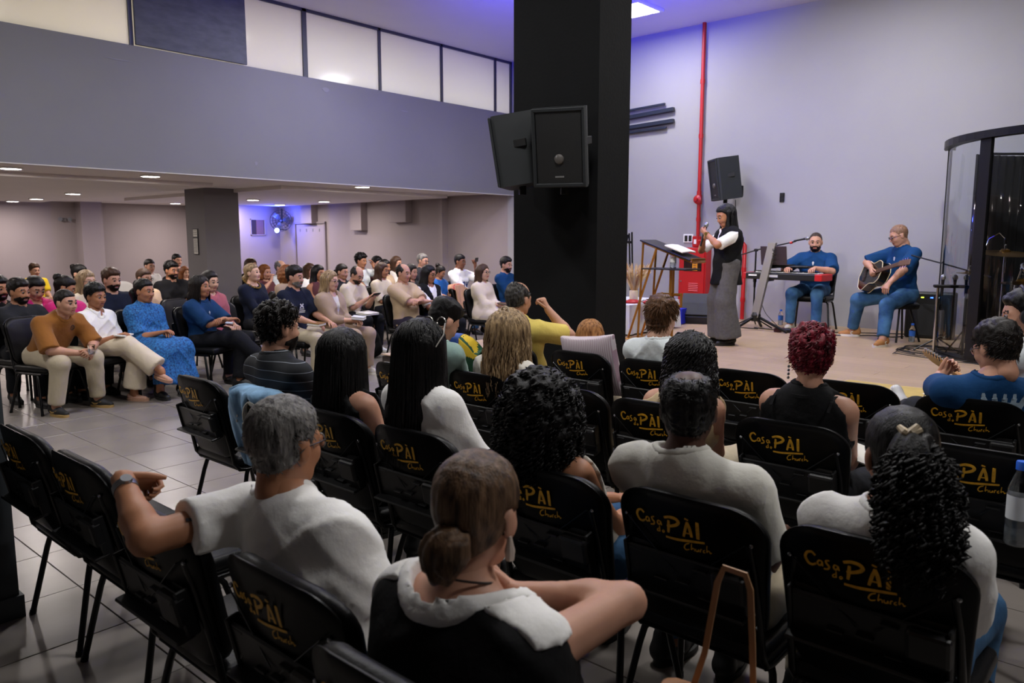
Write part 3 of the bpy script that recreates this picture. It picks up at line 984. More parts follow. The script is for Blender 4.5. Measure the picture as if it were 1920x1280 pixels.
def make_hair(style, hm, hd, hc, Rh, Ry_, near, L=.3, seed=1, vol=1.0, recede=0.0, fem=False, drape=0.0, patch=(.025, .058), face=1.0):
    """returns (V, Q) in the person's frame"""
    V, Q, N = hd[0], hd[1], hd[2]
    rs = seed * 1.7
    out = []
    def addh(v, q, R=None):
        out.append(((np.asarray(v) @ (Rh if R is None else R).T) + hc, q))
    top = np.clip((V[:, 2] - .03) / .06, 0, 1)
    if style in ('short', 'buzz', 'crop', 'fade', 'balding', 'messy', 'curlcrop', 'boy', 'stubble'):
        line = LINE_SHORT
        th = dict(stubble=.0018 + 0 * top, short=.010 + .016 * top, buzz=.004 + .003 * top, crop=.008 + .008 * top, fade=.003 + .028 * top ** 1.5, balding=.010 + 0 * top, messy=.014 + .022 * top, curlcrop=.016 + .022 * top, boy=.016 + .016 * top)[style]
        nz = dict(messy=.0035, curlcrop=.0055, short=.002, boy=.0025, balding=.002).get(style, .0008)
        th = th * vol
        w = hair_weight(V, line if style != 'boy' else LINE_NAPE, recede)
        if style == 'balding':
            rr = np.sqrt(((V[:, 0] - patch[0]) / 1.15) ** 2 + V[:, 1] ** 2)
            w = w * np.clip((rr - patch[1]) / .02 + (V[:, 2] < .05) * 1.0, 0, 1)
        v, q = shell(V, Q, N, w, th, noise=nz, ph=rs)
        addh(v, q)
    elif style in ('tight', 'bun', 'pony', 'lowbun', 'curlpony'):
        w = hair_weight(V, LINE_NAPE)
        v, q = shell(V, Q, N, w, .009 + .006 * top, noise=.0006, ph=rs)
        addh(v, q)
        pr = []
        if style == 'bun':
            pr = [('e', (-.10, 0, .085), (.045, .045, .042), .02), ('c', (-.085, 0, .06), (-.10, 0, .08), .03, .03, .02)]
        if style == 'lowbun':
            pr = [('e', (-.118, 0, -.055), (.042, .055, .045), .02), ('c', (-.09, 0, -.03), (-.118, 0, -.05), .035, .035, .02), ('e', (-.10, .02, -.10), (.03, .035, .03), .03)]
        if style == 'curlpony':
            pr = [('c', (-.08, 0, .05), (-.11, 0, .02), .04, .045, .03), ('e', (-.125, 0, -.05), (.06, .075, .08), .05), ('e', (-.125, .0, -.14), (.05, .068, .065), .05)]
        if style == 'pony':
            pr = [('c', (-.10, 0, .02), (-.14, 0, -.03), .028, .038, .02), ('c', (-.14, 0, -.03), (-.13, .01, -L), .038, .02, .03)]
        if pr:
            f0 = sdf_of(pr)
            f = lambda P: f0(P) + f32(.004) * np.sin(P[:, 1] * 160 + P[:, 2] * 60 + 2 * np.sin(P[:, 0] * 90))
            v, q = sdf_mesh(f, *bounds(pr, .02), .008 if near < 2 else .006); addh(v, q)
    elif style in ('long', 'bob', 'wavy', 'curlylong', 'straight'):
        g = vol
        Lb = L
        pr = [('e', (-.018, 0, .036), (.108 * g, .091 * g, .096 * (1 + (g - 1) * .5)), .03)]
        db = -.03 - drape
        for sy in (-1, 1):
            pr.append(('c', (-.055, sy * .035, .02), (-.06 + db * .6, sy * .045 * g, -Lb * .55), .055 * g, .052 * g, .04))
            pr.append(('c', (-.06 + db * .6, sy * .045 * g, -Lb * .55), (-.055 + db, sy * .05 * g, -Lb), .052 * g, .03 * g, .04))
            pr.append(('c', (.0, sy * .068 * g, .03), (-.004, sy * .080 * g, -min(Lb, .18)), .028, .030 * g, .03))
            if style != 'bob' and Lb > .2:
                pr.append(('c', (-.004, sy * .080 * g, -min(Lb, .18)), (.03 if sy > 0 else -.02, sy * .085 * g, -Lb * .9), .030 * g, .016, .03))
        f0 = sdf_of(pr)
        amp = dict(wavy=.007, curlylong=.011).get(style, .003)
        def f(P):
            d = f0(P)
            a = np.arctan2(P[:, 1], P[:, 0] + .02)
            gro = np.sin(a * 26 + (3.0 if style in ('wavy', 'curlylong') else .6) * np.sin(P[:, 2] * (34 if style == 'wavy' else 60) + rs + 3 * a))
            d = d + f32(amp) * gro + f32(amp * .5) * np.sin(a * 51 + rs + 8 * P[:, 2])
            face_ = ellip(P, (.098, 0, -.028), (.082 * face, .064 * (1 + (face - 1) * 2.2), .098))
            face_ = np.minimum(face_, rcone(P, np.array((.07, 0, -.09)), np.array((.09, 0, -.5)), .045, .07))
            return np.maximum(d, -face_)
        v, q = sdf_mesh(f, *bounds(pr, .03), (.0095, .0130, .0160)[2 - near]); addh(v, q, Ry_)
        v, q = shell(V, Q, N, hair_weight(V, LINE_NAPE), .010 + .004 * top, noise=.0006, ph=rs); addh(v, q)
    elif style == 'curlyvol':
        pr = [('e', (-.03, 0, .005), (.125 * vol, .125 * vol, .125 * vol), .05), ('e', (-.05, 0, -L * .55), (.11 * vol, .13 * vol, .12 * vol), .06)]
        f0 = sdf_of(pr)
        def f(P):
            d = f0(P) + f32(.009) * (np.sin(P[:, 0] * 95 + 2 * np.sin(P[:, 2] * 50)) * np.sin(P[:, 1] * 100 + rs) + np.sin(P[:, 2] * 105 + 2 * np.sin(P[:, 1] * 60)) * .7)
            return np.maximum(d, -ellip(P, (.12, 0, -.035), (.09, .07, .105)))
        v, q = sdf_mesh(f, *bounds(pr, .03), (.0095, .0130, .0160)[2 - near]); addh(v, q, Ry_)
    # strands over the volume for people close to the camera
    if near == 2 and style in ('long', 'straight', 'wavy', 'curlylong', 'bob'):
        g = vol
        nl = 420 if style in ('long', 'straight') else 460
        def path(r, t):
            lim = 48 + (face - 1) * 130; az = math.radians(r.uniform(lim, 360 - lim)); a0 = r.uniform(.08, 1.25)
            ln = L * r.uniform(.72, 1.06) + .02
            E = np.array([.112 * g, .095 * g, .100]); c = np.array([-.018, 0, .036])
            s_arc = 1.6 - a0
            arc = s_arc * .1; tot = arc + ln; s_ = t * tot
            al = np.minimum(a0 + s_ / .1, 1.6)
            P = c + np.stack([np.sin(al) * math.cos(az) * E[0], np.sin(al) * math.sin(az) * E[1], np.cos(al) * E[2]], 1)
            dn = np.maximum(s_ - arc, 0)
            P[:, 2] -= dn
            u = dn / (L + .05)
            P[:, 0] += u * (-.03 - drape) * (1 if math.cos(az) < .3 else .2) + .012 * np.sin(u * 5 + r.uniform(0, 6)) * u
            P[:, 1] += u * .02 * math.sin(az) + .010 * np.sin(u * 4 + r.uniform(0, 6)) * u
            if style == 'wavy':
                ph = r.uniform(0, 6)
                P[:, 0] += .010 * np.sin(dn * 62 + ph) * np.minimum(dn * 12, 1); P[:, 1] += .013 * np.cos(dn * 55 + ph) * np.minimum(dn * 12, 1)
            if style == 'curlylong':
                ph = r.uniform(0, 6); k = r.uniform(80, 120)
                P[:, 0] += .011 * np.sin(s_ * k + ph) * np.minimum(s_ * 10, 1); P[:, 1] += .011 * np.cos(s_ * k + ph) * np.minimum(s_ * 10, 1)
            return P
        v, q = tube_locks(nl, path, 11 if style != 'curlylong' else 22, .0042 if style in ('long', 'straight') else .0052, 4, seed); addh(v, q, Ry_)
    if near == 2 and style in ('curlyvol', 'curlpony'):
        def path(r, t):
            az = math.radians(r.uniform(50, 310)); zz = r.uniform(-1, 1)
            if style == 'curlpony':
                az = math.radians(r.uniform(0, 360)); c = np.array([-.125, 0, -.05 if r.rand() < .5 else -.14]); E = np.array([.066, .084, .086]) * r.uniform(.85, 1.1)
            elif r.rand() < .5:
                c = np.array([-.03, 0, .005]); E = np.array([.128, .128, .128]) * vol
            else:
                c = np.array([-.05, 0, -L * .55]); E = np.array([.112, .132, .122]) * vol; zz = zz * .8 - .15
            al = math.acos(np.clip(zz, -1, 1))
            s0 = c + np.array([math.sin(al) * math.cos(az) * E[0], math.sin(al) * math.sin(az) * E[1], math.cos(al) * E[2]])
            out_ = (s0 - c) / np.linalg.norm(s0 - c)
            ln = r.uniform(.05, .11); k = r.uniform(16, 24); ph = r.uniform(0, 6); rr = r.uniform(.006, .012)
            P = s0[None] + out_[None] * (.014 * np.sin(t * 2))[:, None] - np.array([0, 0, 1.0])[None] * (ln * t)[:, None]
            P = P + rr * np.stack([np.sin(k * t + ph), np.cos(k * t + ph), .3 * np.sin(k * t)], 1)
            return P
        v, q = tube_locks(800, path, 14, .0036, 3, seed); addh(v, q, Ry_ if style == 'curlyvol' else Rh)
    if near == 2 and style in ('short', 'messy', 'curlcrop', 'boy', 'balding', 'crop'):
        w = hair_weight(V, LINE_SHORT if style != 'boy' else LINE_NAPE, recede)
        if style == 'balding':
            rr_ = np.sqrt(((V[:, 0] - patch[0]) / 1.15) ** 2 + V[:, 1] ** 2)
            w = w * np.clip((rr_ - patch[1]) / .02 + (V[:, 2] < .05) * 1.0, 0, 1)
        ids = np.where(w > .6)[0]
        ln0 = dict(short=.028, messy=.045, curlcrop=.03, boy=.05, balding=.014, crop=.018)[style]
        def path(r, t):
            i = ids[r.randint(len(ids))]
            n = N[i]; p = V[i]
            whirl = np.cross(n, np.array([0, 0, 1.])) * .4 + np.array([.55, 0, -.45]) + r.normal(0, .12 if style == 'boy' else .25, 3)
            tan = whirl - n * (whirl @ n); tan /= np.linalg.norm(tan) + 1e-9
            ln = ln0 * r.uniform(.6, 1.2); tp = .5 + .9 * np.clip((p[2] - .03) / .06, 0, 1)
            h0 = dict(short=.008, messy=.014, curlcrop=.018, boy=.015, balding=.006, crop=.006)[style] * tp * vol
            P = p + n * (h0 + ln * (.12 if style == 'boy' else .30) * vol * np.sin(t * 1.7))[:, None] + tan * (ln * t)[:, None]
            if style == 'curlcrop':
                ph = r.uniform(0, 6); P = P + .006 * np.stack([np.sin(9 * t + ph), np.cos(9 * t + ph), np.sin(8 * t + ph)], 1)
            return P
        v, q = tube_locks(dict(curlcrop=800, boy=1100, messy=1000).get(style, 1200), path, 5, dict(curlcrop=.0034, boy=.0022, messy=.0024).get(style, .0015), 3, seed); addh(v, q)
    VV = []; QQ = []; b = 0
    for v, q in out:
        VV.append(v); QQ.append(q + b); b += len(v)
    return np.concatenate(VV), np.concatenate(QQ)

m_rim = mat('glasses_black', '#0c0c0d', .3)
m_rim2 = mat('glasses_metal', '#5a5552', .3, metal=.7)
def lens_glass():
    m = bpy.data.materials.new('lens_glass'); m.use_nodes = True
    nt = m.node_tree; out = nt.nodes['Material Output']
    t = nt.nodes.new('ShaderNodeBsdfTransparent'); g = nt.nodes.new('ShaderNodeBsdfGlossy'); g.inputs['Roughness'].default_value = .02
    fz = nt.nodes.new('ShaderNodeFresnel'); fz.inputs[0].default_value = 1.4
    mx = nt.nodes.new('ShaderNodeMixShader')
    nt.links.new(fz.outputs[0], mx.inputs[0]); nt.links.new(t.outputs[0], mx.inputs[1]); nt.links.new(g.outputs[0], mx.inputs[2]); nt.links.new(mx.outputs[0], out.inputs[0])
    return m
m_lens = lens_glass()

PEOPLE = {}
def person(key, label, head, hz, yaw, fem=False, near=0, skin='light', hair=('short', 'dark', {}), top=None, bottom=None, shoes='black',
           lean=-8, neck=14, hyaw=0, hpitch=6, hroll=0, hands=None, feet=None, z0=0.0, hipz=.53, k=1.0, sw=1.0, fat=0.0, twist=0,
           stand=False, beard=None, glasses=None, chair_label=None, chair_group=None, outer=None, knees=None, seat=None, legs=True, chair_yaw=None):
    h = (.024, .0185, .0145)[near]; hg = (.021, .016, .0122)[near]; ht = (.024, .020, .0172)[near]
    hands = hands or {}
    nt_ = math.radians(neck)
    hip = np.array([-.06, 0, hipz])
    nl = .150 * k
    vz = hz - z0 - hipz - nl * math.cos(nt_)
    if seat is not None:      # the chair is given: lean so that the head comes where it is
        q = rotz(-yaw) @ np.array([head[0] - seat[0], head[1] - seat[1], 0])
        spine = np.array([q[0] + .06 - nl * math.sin(nt_), q[1], vz])
    else:
        spine = np.array([math.tan(math.radians(lean)) * vz, 0, vz])
    t2 = spine / np.linalg.norm(spine)
    T = max(np.linalg.norm(spine) - .05, .22)
    sc = hip + t2 * T; nb = hip + t2 * (T + .05)
    hc = nb + nl * np.array([math.sin(nt_), 0, math.cos(nt_)])
    sv = rotz(twist) @ np.array([0, 1., 0])
    fx = rotz(twist) @ np.array([1., 0, 0])
    Ry_ = rotz(hyaw)
    Rh = Ry_ @ R3(0, math.radians(hpitch), 0) @ R3(math.radians(hroll), 0, 0)
    root = np.array([head[0], head[1], 0]) - rotz(yaw) @ np.array([hc[0], hc[1], 0])
    if seat is not None:
        root = np.array([seat[0], seat[1], 0.])
    e = empty('person', (root[0], root[1], z0), math.radians(yaw), label, 'person')
    sk = SKIN[skin]
    # ---- skeleton
    sh = {s_: sc + sv * ((.178 if not fem else .16) * sw * k * s_) - t2 * .026 for s_ in (1, -1)}
    l1, l2 = .28 * k, .25 * k
    arm = {}
    for nm, s_ in (('L', 1), ('R', -1)):
        hd_ = hands.get(nm, {})
        tgt = np.array(hd_.get('at', (.23, .07 * s_, hipz + .115)), float)
        pole = hd_.get('pole', (-.45, .32 * s_, -1))
        el, wr = ik(sh[s_], tgt, l1, l2, pole)
        arm[nm] = (sh[s_], el, wr, s_, hd_)
    leg = {}
    fe = feet or {}
    for nm, s_ in (('L', 1), ('R', -1)):
        if stand:
            d_at, d_pole = (-.06, .10 * s_, .085), (1, 0, 0)
        else:
            d_at, d_pole = (.34, .14 * s_, .085), (1, .1 * s_, 1)
        at = np.array(fe.get(nm, d_at), float)
        pole = (knees or {}).get(nm, d_pole)
        hj = hip + np.array([0, .09 * s_ * k, 0])
        ll = .43 * k
        kn, an = ik(hj, at, ll, ll * .97, pole)
        leg[nm] = (hj, kn, an, s_)
    # ---- body: one continuous surface
    fin = MB()
    pr = [('c', hip + sv * .07 * k, hip - sv * .07 * k, .105 * k + fat * .5, .105 * k + fat * .5, .05),
          ('c', hip + t2 * .36 * T + sv * .05 * k + fx * fat * .5, hip + t2 * .36 * T - sv * .05 * k + fx * fat * .5, .100 * k + fat, .100 * k + fat, .06),
          ('c', hip + t2 * .72 * T + sv * .075 * sw * k, hip + t2 * .72 * T - sv * .075 * sw * k, .098 * k + fat * .4, .098 * k + fat * .4, .06),
          ('c', sh[1] - sv * .02, sh[-1] + sv * .02, .055 * k, .055 * k, .06),
          ('c', sc - t2 * .03, sc + t2 * .035, .085 * k, .062 * k, .05),
          ('c', nb - t2 * .035, sh[1] - sv * .035, .055 * k, .050 * k, .05), ('c', nb - t2 * .035, sh[-1] + sv * .035, .055 * k, .050 * k, .05),
          ('c', nb - t2 * .04, hc + Rh @ np.array([-.024, 0, -.055]) * k, (.060 if not fem else .052) * k, (.053 if not fem else .045) * k, .035)]
    for nm in ('L', 'R'):
        s0, el, wr, s_, hd_ = arm[nm]
        a_ = (1.0 if not fem else .88) * k * (1 + fat * 3)
        pr.append(('c', s0, el, .052 * a_, .041 * a_, .035))
        mid = el + (wr - el) * .3
        pr.append(('c', el, mid, .041 * a_, .041 * a_, .02)); pr.append(('c', mid, wr, .041 * a_, .0265 * a_, .02))
        d = np.array(hd_.get('dir', wr - el), float)
        n = np.array(hd_.get('n', (0, 0, 1)), float)
        hand_geo(fin, pr, wr, d, n, s_, hd_.get('curl', 32), thumb=hd_.get('thumb', 35), k=k * (1 if not fem else .93), spread=hd_.get('spread', 1))
    if legs:
        for nm in ('L', 'R'):
            hj, kn, an, s_ = leg[nm]
            pr.append(('c', hj, kn, .085 * k, .057 * k, .05)); pr.append(('c', kn, an, .055 * k, .038 * k, .03))
            pr.append(('c', an, an + np.array([.02, 0, -.03]), .034 * k, .03 * k, .02))
    f = sdf_of(pr)
    V, Q = sdf_mesh(f, *bounds(pr), h)
    hd = head_data(fem, near == 2)
    Vs = [V]; Qs = [Q]; Ms = [np.zeros(len(Q), int)]; b = len(V)
    Vs.append(hd[0] * k @ Rh.T + hc); Qs.append(hd[1] + b); Ms.append(hd[3]); b += len(hd[0])
    Vs.append(hd[4] * k @ Rh.T + hc); Qs.append(hd[5] + b); Ms.append(hd[6]); b += len(hd[4])
    fq = [q for q in fin.f if len(q) == 4]
    Vs.append(np.array(fin.v)); Qs.append(np.array(fq) + b); Ms.append(np.zeros(len(fq), int))
    style, hcol, hkw = hair
    hm = HAIR[hcol] if hcol else HAIR['dark']
    me = np_mesh('body', np.concatenate(Vs), np.concatenate(Qs), [sk, LIP[skin], m_eye, m_iris, hm], True, np.concatenate(Ms))
    link(bpy.data.objects.new('body', me), e)
    # ---- hair, beard, glasses
    if style:
        v, q = make_hair(style, hm, (hd[0] * k, hd[1], hd[2]) if k != 1 else hd, hc, Rh, Ry_, near, seed=len(PEOPLE) + 1, fem=fem, **hkw)
        link(bpy.data.objects.new('hair', np_mesh('hair', v, q, hm)), e)
    if beard:
        w = np.clip((-.041 - hd[0][:, 2] + .35 * (hd[0][:, 0] - .05)) / .02, 0, 1) * (hd[0][:, 0] > .004) * (hd[0][:, 2] > -.118) * ~((hd[0][:, 0] < .034) & (hd[0][:, 2] < -.084))
        mouth = (np.abs(hd[0][:, 1]) < .024) & (hd[0][:, 2] > -.077) & (hd[0][:, 2] < -.054) & (hd[0][:, 0] > .07)
        cheek = (hd[0][:, 2] > -.05) & (np.abs(hd[0][:, 1]) < .052) & (hd[0][:, 0] > .045) & ~((np.abs(hd[0][:, 1]) < .028) & (hd[0][:, 2] < -.042))
        w[mouth | cheek] = 0
        v, q = shell(hd[0], hd[1], hd[2], w, min(beard[1], .0065) * (1 if near == 2 else .8), noise=.0006)
        link(bpy.data.objects.new('beard', np_mesh('beard', v * k @ Rh.T + hc, q, HAIR[beard[0]])), e)
    if glasses:
        g = MB(); gl = MB()
        for sy in (-1, 1):
            ring = [(.104 - .010 * abs(math.cos(a)) * (1 if math.cos(a) * sy > 0 else 0), sy * .033 + .024 * math.cos(a), .000 + .0185 * math.sin(a)) for a in np.linspace(0, 2 * PI, 15)]
            g.tube(ring, .0022, 5, caps=False)
            g.tube([(.095, sy * .057, .006), (.05, sy * .078, .008), (-.01, sy * .087, .006), (-.03, sy * .086, -.008)], .0022, 5)
            gl.add(ring[:-1], [tuple(range(14))])
        g.tube([(.104, -.010, .003), (.108, 0, .006), (.104, .010, .003)], .002, 5)
        for mb, nm, mm in ((g, 'glasses', m_rim if glasses == 'black' else m_rim2), (gl, 'lens', m_lens)):
            mb.v = [tuple(p) for p in (np.array(mb.v) * k @ Rh.T + hc)]
            ob = mb.build(nm, mm, e if nm == 'glasses' else gob)
            if nm == 'glasses':
                gob = ob
    # ---- clothes
    fs = {'body': f}
    ph = len(PEOPLE) * 1.37
    def garment(name, mm, pad, sleeve, hem, neckr, loose=0.0, wr_amp=.0078, v_neck=0.0, open_=0.0, straps=False, flare=0.0, skirt=None, loose_body=0.0, rib=0.0, rib_t=.0035, rib_m=None):
        gp = [('c', hip + sv * .07 * k, hip - sv * .07 * k, .105 * k + fat * .5 + pad + loose_body, .105 * k + fat * .5 + pad + loose_body, .05),
              ('c', hip + t2 * .36 * T + sv * .05 * k + fx * fat * .5, hip + t2 * .36 * T - sv * .05 * k + fx * fat * .5, .100 * k + fat + pad + loose_body, .100 * k + fat + pad + loose_body, .07),
              ('c', hip + t2 * .72 * T + sv * .08 * sw * k, hip + t2 * .72 * T - sv * .08 * sw * k, .098 * k + fat * .4 + pad + (.012 if fem else 0), .098 * k + fat * .4 + pad + (.012 if fem else 0), .07),
              ('c', sh[1] - sv * .02, sh[-1] + sv * .02, .055 * k + pad, .055 * k + pad, .06),
              ('c', sc - t2 * .03, sc + t2 * .03, .085 * k + pad, .066 * k + pad, .05),
              ('c', nb - t2 * .035, sh[1] - sv * .035, .055 * k + pad, .052 * k + pad, .05), ('c', nb - t2 * .035, sh[-1] + sv * .035, .055 * k + pad, .052 * k + pad, .05)]
        if hem > 0:
            gp.append(('c', hip, hip - np.array([0, 0, 1]) * hem * (1 if stand else .1) + np.array([.0, 0, 0]), .12 * k + pad, .125 * k + pad + flare, .06))
        for nm in ('L', 'R'):
            s0, el, wr, s_, hd_ = arm[nm]
            a_ = (1.0 if not fem else .88) * k * (1 + fat * 3)
            if sleeve <= 0:
                continue
            if sleeve <= 1:
                en = s0 + (el - s0) * (sleeve + .06)
                gp.append(('x', s0, en, .054 * a_ + pad + loose * .3, .047 * a_ + pad * .8 + loose, .03))
            else:
                gp.append(('c', s0, el, .054 * a_ + pad, .043 * a_ + pad * .7 + loose * .6, .03))
                en = el + (wr - el) * (sleeve - 1)
                gp.append(('x', el, en, .043 * a_ + pad * .7 + loose * .6, .033 * a_ + pad * .6 + loose * .4, .02))
        if skirt:
            for nm in ('L', 'R'):
                hj, kn, an, s_ = leg[nm]
                dn = kn + np.array([.05, 0, -skirt])
                gp.append(('c', hj, kn, .12 * k, .09 * k, .12)); gp.append(('x', kn, dn, .09 * k, .11 * k, .10))
            kn0 = (leg['L'][1] + leg['R'][1]) / 2
            gp.append(('c', hip, kn0, .11 * k, .085 * k, .12)); gp.append(('x', kn0, kn0 + np.array([.05, 0, -skirt]), .085 * k, .10 * k, .1))
        g0 = sdf_of(gp)
        hp = hip - t2 * (hem if stand else min(hem, .07))
        nc = nb + fx * .022 + t2 * .012
        def g(P):
            d = g0(P)
            if wr_amp:
                d = d + wrinkle(P - hip.astype(f32), wr_amp, ph)
            if not skirt:
                d = np.maximum(d, (hp.astype(f32) - P) @ t2.astype(f32))
            nk = rcone(P, nc - t2 * .002 + fx * v_neck * .35 - t2 * v_neck, nc + t2 * .12, neckr * (1 - v_neck * 1.5), neckr * 1.25)
            d = np.maximum(d, -nk)
            if straps:
                for s_ in (1, -1):
                    d = np.maximum(d, -rcone(P, sh[s_] + sv * .02 * s_ + t2 * .08, sh[s_] + sv * .055 * s_ - t2 * .09, .07, .05))
            if open_:
                q = (P - nc.astype(f32))
                yy = np.abs(q @ sv.astype(f32)); zz = -(q @ t2.astype(f32)); xx = q @ fx.astype(f32)
                d = np.maximum(d, -np.maximum(yy - open_ * np.clip(1 - zz / (T * .75), 0, 1), -xx))
            return d
        lo, hi = bounds(gp)
        V, Q = sdf_mesh(g, lo, hi, hg)
        o = bpy.data.objects.new(name, np_mesh(name, V, Q, mm)); link(o, e)
        fs[name] = g
        def nkf(P): return rcone(P, nc - t2 * .002 + fx * v_neck * .35 - t2 * v_neck, nc + t2 * .12, neckr * (1 - v_neck * 1.5), neckr * 1.25)
        fs['nk'] = nkf
        if rib:
            def gr_(P): return np.maximum(g(P) - f32(rib_t), np.maximum(nkf(P) - f32(rib), -nkf(P) - f32(.0015)))
            rr_ = neckr * 1.25 + rib + .05
            V, Q = sdf_mesh(gr_, nc - rr_, nc + rr_, .0095)
            if len(Q):
                link(bpy.data.objects.new('collar', np_mesh('collar', V, Q, rib_m or mm)), e)
        return o
    tp = dict(name='shirt', pad=.014, sleeve=.72, hem=.07, neckr=.066, loose=.014)
    if near == 2:
        tp['rib'] = .020
    tp.update(top or {})
    garment(tp.pop('name'), tp.pop('m'), **tp)
    if outer:
        ot = dict(name='jacket', pad=.028, sleeve=0, hem=.07, neckr=.08, loose=.016)
        ot.update(outer); garment(ot.pop('name'), ot.pop('m'), **ot)
    if bottom and legs:
        bt = dict(name='trousers', pad=.012, wide=.006, hem=.05, flare=0.0)
        bt.update(bottom)
        gp = [('c', hip + sv * .07 * k, hip - sv * .07 * k, .108 * k + fat * .5 + bt['pad'] * .8, .108 * k + fat * .5 + bt['pad'] * .8, .05)]
        for nm in ('L', 'R'):
            hj, kn, an, s_ = leg[nm]
            gp.append(('c', hj, kn, .088 * k + bt['pad'] + fat * .3, .059 * k + bt['pad'] + bt['wide'], .05))
            en = kn + (an - kn) * (1 - bt['hem'])
            gp.append(('x', kn, en, .057 * k + bt['pad'] + bt['wide'], .042 * k + bt['pad'] + bt['wide'] + bt['flare'], .03))
        gp0, gp1 = sdf_of(gp[:1]), sdf_of(gp[1:])
        wl = hip + t2 * .05
        def g(P):
            d0 = np.maximum(gp0(P), (P - wl.astype(f32)) @ t2.astype(f32))
            return smin(d0, gp1(P), .05) + wrinkle(P - hip.astype(f32), .004, ph + 2)
        V, Q = sdf_mesh(g, *bounds(gp), ht)
        link(bpy.data.objects.new(bt['name'], np_mesh(bt['name'], V, Q, bt['m'])), e)
    if legs and shoes:
        for nm in ('L', 'R'):
            hj, kn, an, s_ = leg[nm]
            o = bpy.data.objects.new('shoe', SHOES[shoes]); link(o, e)
            o.location = tuple(an)
            d = an - kn
            pitch = 0.0
            if an[2] > .16:
                pitch = math.radians(-25 if fe.get('up' + nm) is None else fe['up' + nm])
            o.rotation_euler = (0, pitch, math.radians(s_ * 8) + math.radians(fe.get('toe' + nm, 0)))
            o.scale = (k, k, k)
    PEOPLE[key] = dict(e=e, root=root, hc=hc, Rh=Rh, fs=fs, hip=hip, t=t2, sc=sc, nb=nb, fx=fx, sv=sv, arm=arm, leg=leg, T=T, yaw=yaw, k=k)
    if chair_label:
        chair(root[0], root[1], z0, yaw if chair_yaw is None else chair_yaw, chair_label, chair_group)
    return PEOPLE[key]

def on_cloth(p, gname, pt, d):
    """march from a point in the person's frame along d to the cloth surface"""
    g = p['fs'][gname]; P = np.array(pt, float); d = np.array(d, float); d /= np.linalg.norm(d)
    for _ in range(40):
        v = float(g(np.array([P], f32))[0])
        if v < .0008:
            break
        P = P + d * max(v * .7, .0005)
    return P - d * .0018
def print_on(key, gname, name, m, origin, d, u, v, strokes, scale, dense=4):
    """flat print on a garment: strokes (width, points) in u,v units"""
    p = PEOPLE[key]; b = MB()
    u = np.array(u, float); v = np.array(v, float)
    for w, pts in strokes:
        A = np.array(pts, float); tt = np.linspace(0, len(A) - 1, (len(A) - 1) * dense + 1)
        Bq = np.stack([np.interp(tt, np.arange(len(A)), A[:, i]) for i in (0, 1)], 1)
        pts3 = [on_cloth(p, gname, np.array(origin) + u * x * scale + v * y * scale - np.array(d) * .12, d) for x, y in Bq]
        b.ribbon(pts3, w * scale, up=-np.array(d, float), th=.001)
    return b.build(name, m, p['e'])

# ------------------------------------------------------------------ who sits where (x, y, height of the head centre)
POS = {
    'orange': (2.69, 8.00, 1.05),
    'whitew': (3.09, 8.35, 1.07),
    'bluedress': (3.58, 8.35, 1.10),
    'navyblouse': (4.18, 8.30, 1.12),
    'pearls': (5.45, 9.38, 1.20),
    'beardnavy': (5.20, 8.00, 1.20),
    'blazer': (5.63, 7.90, 1.14),
    'whiteT': (6.92, 9.06, 1.13),
    'creamtop': (7.94, 9.74, 1.15),
    'baldbeige': (6.89, 8.00, 1.19),
    'vestw': (7.35, 8.00, 1.16),
    'boyblue': (9.37, 9.90, 1.07),
    'phoneman': (9.71, 9.75, 1.25),
    'creamglasses': (8.45, 8.00, 1.15),
    'navyman': (9.65, 8.60, 1.22),
    'blackTbeard': (2.57, 8.90, 1.12),
    'pinkw': (2.80, 9.17, 1.13),
    'edgeman': (2.50, 9.30, 1.14),
    'yellowkid': (4.69, 15.32, 1.10),
    'curlybun': (3.04, 9.03, 1.13),
    'bunw': (3.98, 11.24, 1.18),
    'glassesw': (3.51, 9.72, 1.16),
    'beardnavy2': (3.57, 9.16, 1.19),
    'glassw2': (4.49, 10.45, 1.13),
    'whiteblouse': (6.35, 14.52, 1.15),
    'blackT': (5.14, 11.05, 1.20),
    'farman': (7.34, 15.51, 1.22),
    'redkid': (7.13, 14.75, 1.00),
    'pinkshirt': (4.50, 8.70, 1.15),
    'darkhairw': (7.59, 13.09, 1.17),
    'handfacew': (7.01, 11.67, 1.10),
    'curlybrown': (6.28, 9.82, 1.16),
    'grayman': (7.36, 11.74, 1.16),
    'girl1': (7.89, 11.67, 1.10),
    'girl2': (7.10, 10.27, 1.12),
    'girl3': (7.58, 10.31, 1.12),
    'handhead': (8.81, 11.40, 1.25),
    'mansmile': (9.32, 11.58, 1.19),
    'longhair1': (9.22, 10.90, 1.21),
    'curlyb': (8.87, 10.80, 1.16),
    'longhair2': (8.32, 9.47, 1.12),
    'greyglasses': (9.41, 10.40, 1.26),
    'pinstripe': (2.15, 3.47, 1.20),
    'longblack1': (2.15, 2.93, 1.11),
    'longblack2': (2.15, 2.39, 1.19),
    'curlybig': (2.05, 1.66, 1.07),
    'balding': (2.15, 1.15, 1.12),
    'curlypony': (2.15, 0.53, 1.08),
    'mintman': (3.16, 3.32, 1.16),
    'wavy': (3.27, 2.89, 1.12),
    'curlyb1': (3.27, 1.75, 1.08),
    'redhair': (3.27, 1.18, 1.16),
    'yellow': (4.30, 3.71, 1.21),
    'orangehair': (4.50, 3.20, 0.95),
    'boywhite': (4.30, 2.51, 1.15),
    'bluecrown': (4.28, 0.67, 1.13),
    'headphones': (5.00, 0.67, 1.24),
    'greyman': (1.12, 1.80, 1.10),
    'blackwhite': (1.12, 1.08, 1.08),
}

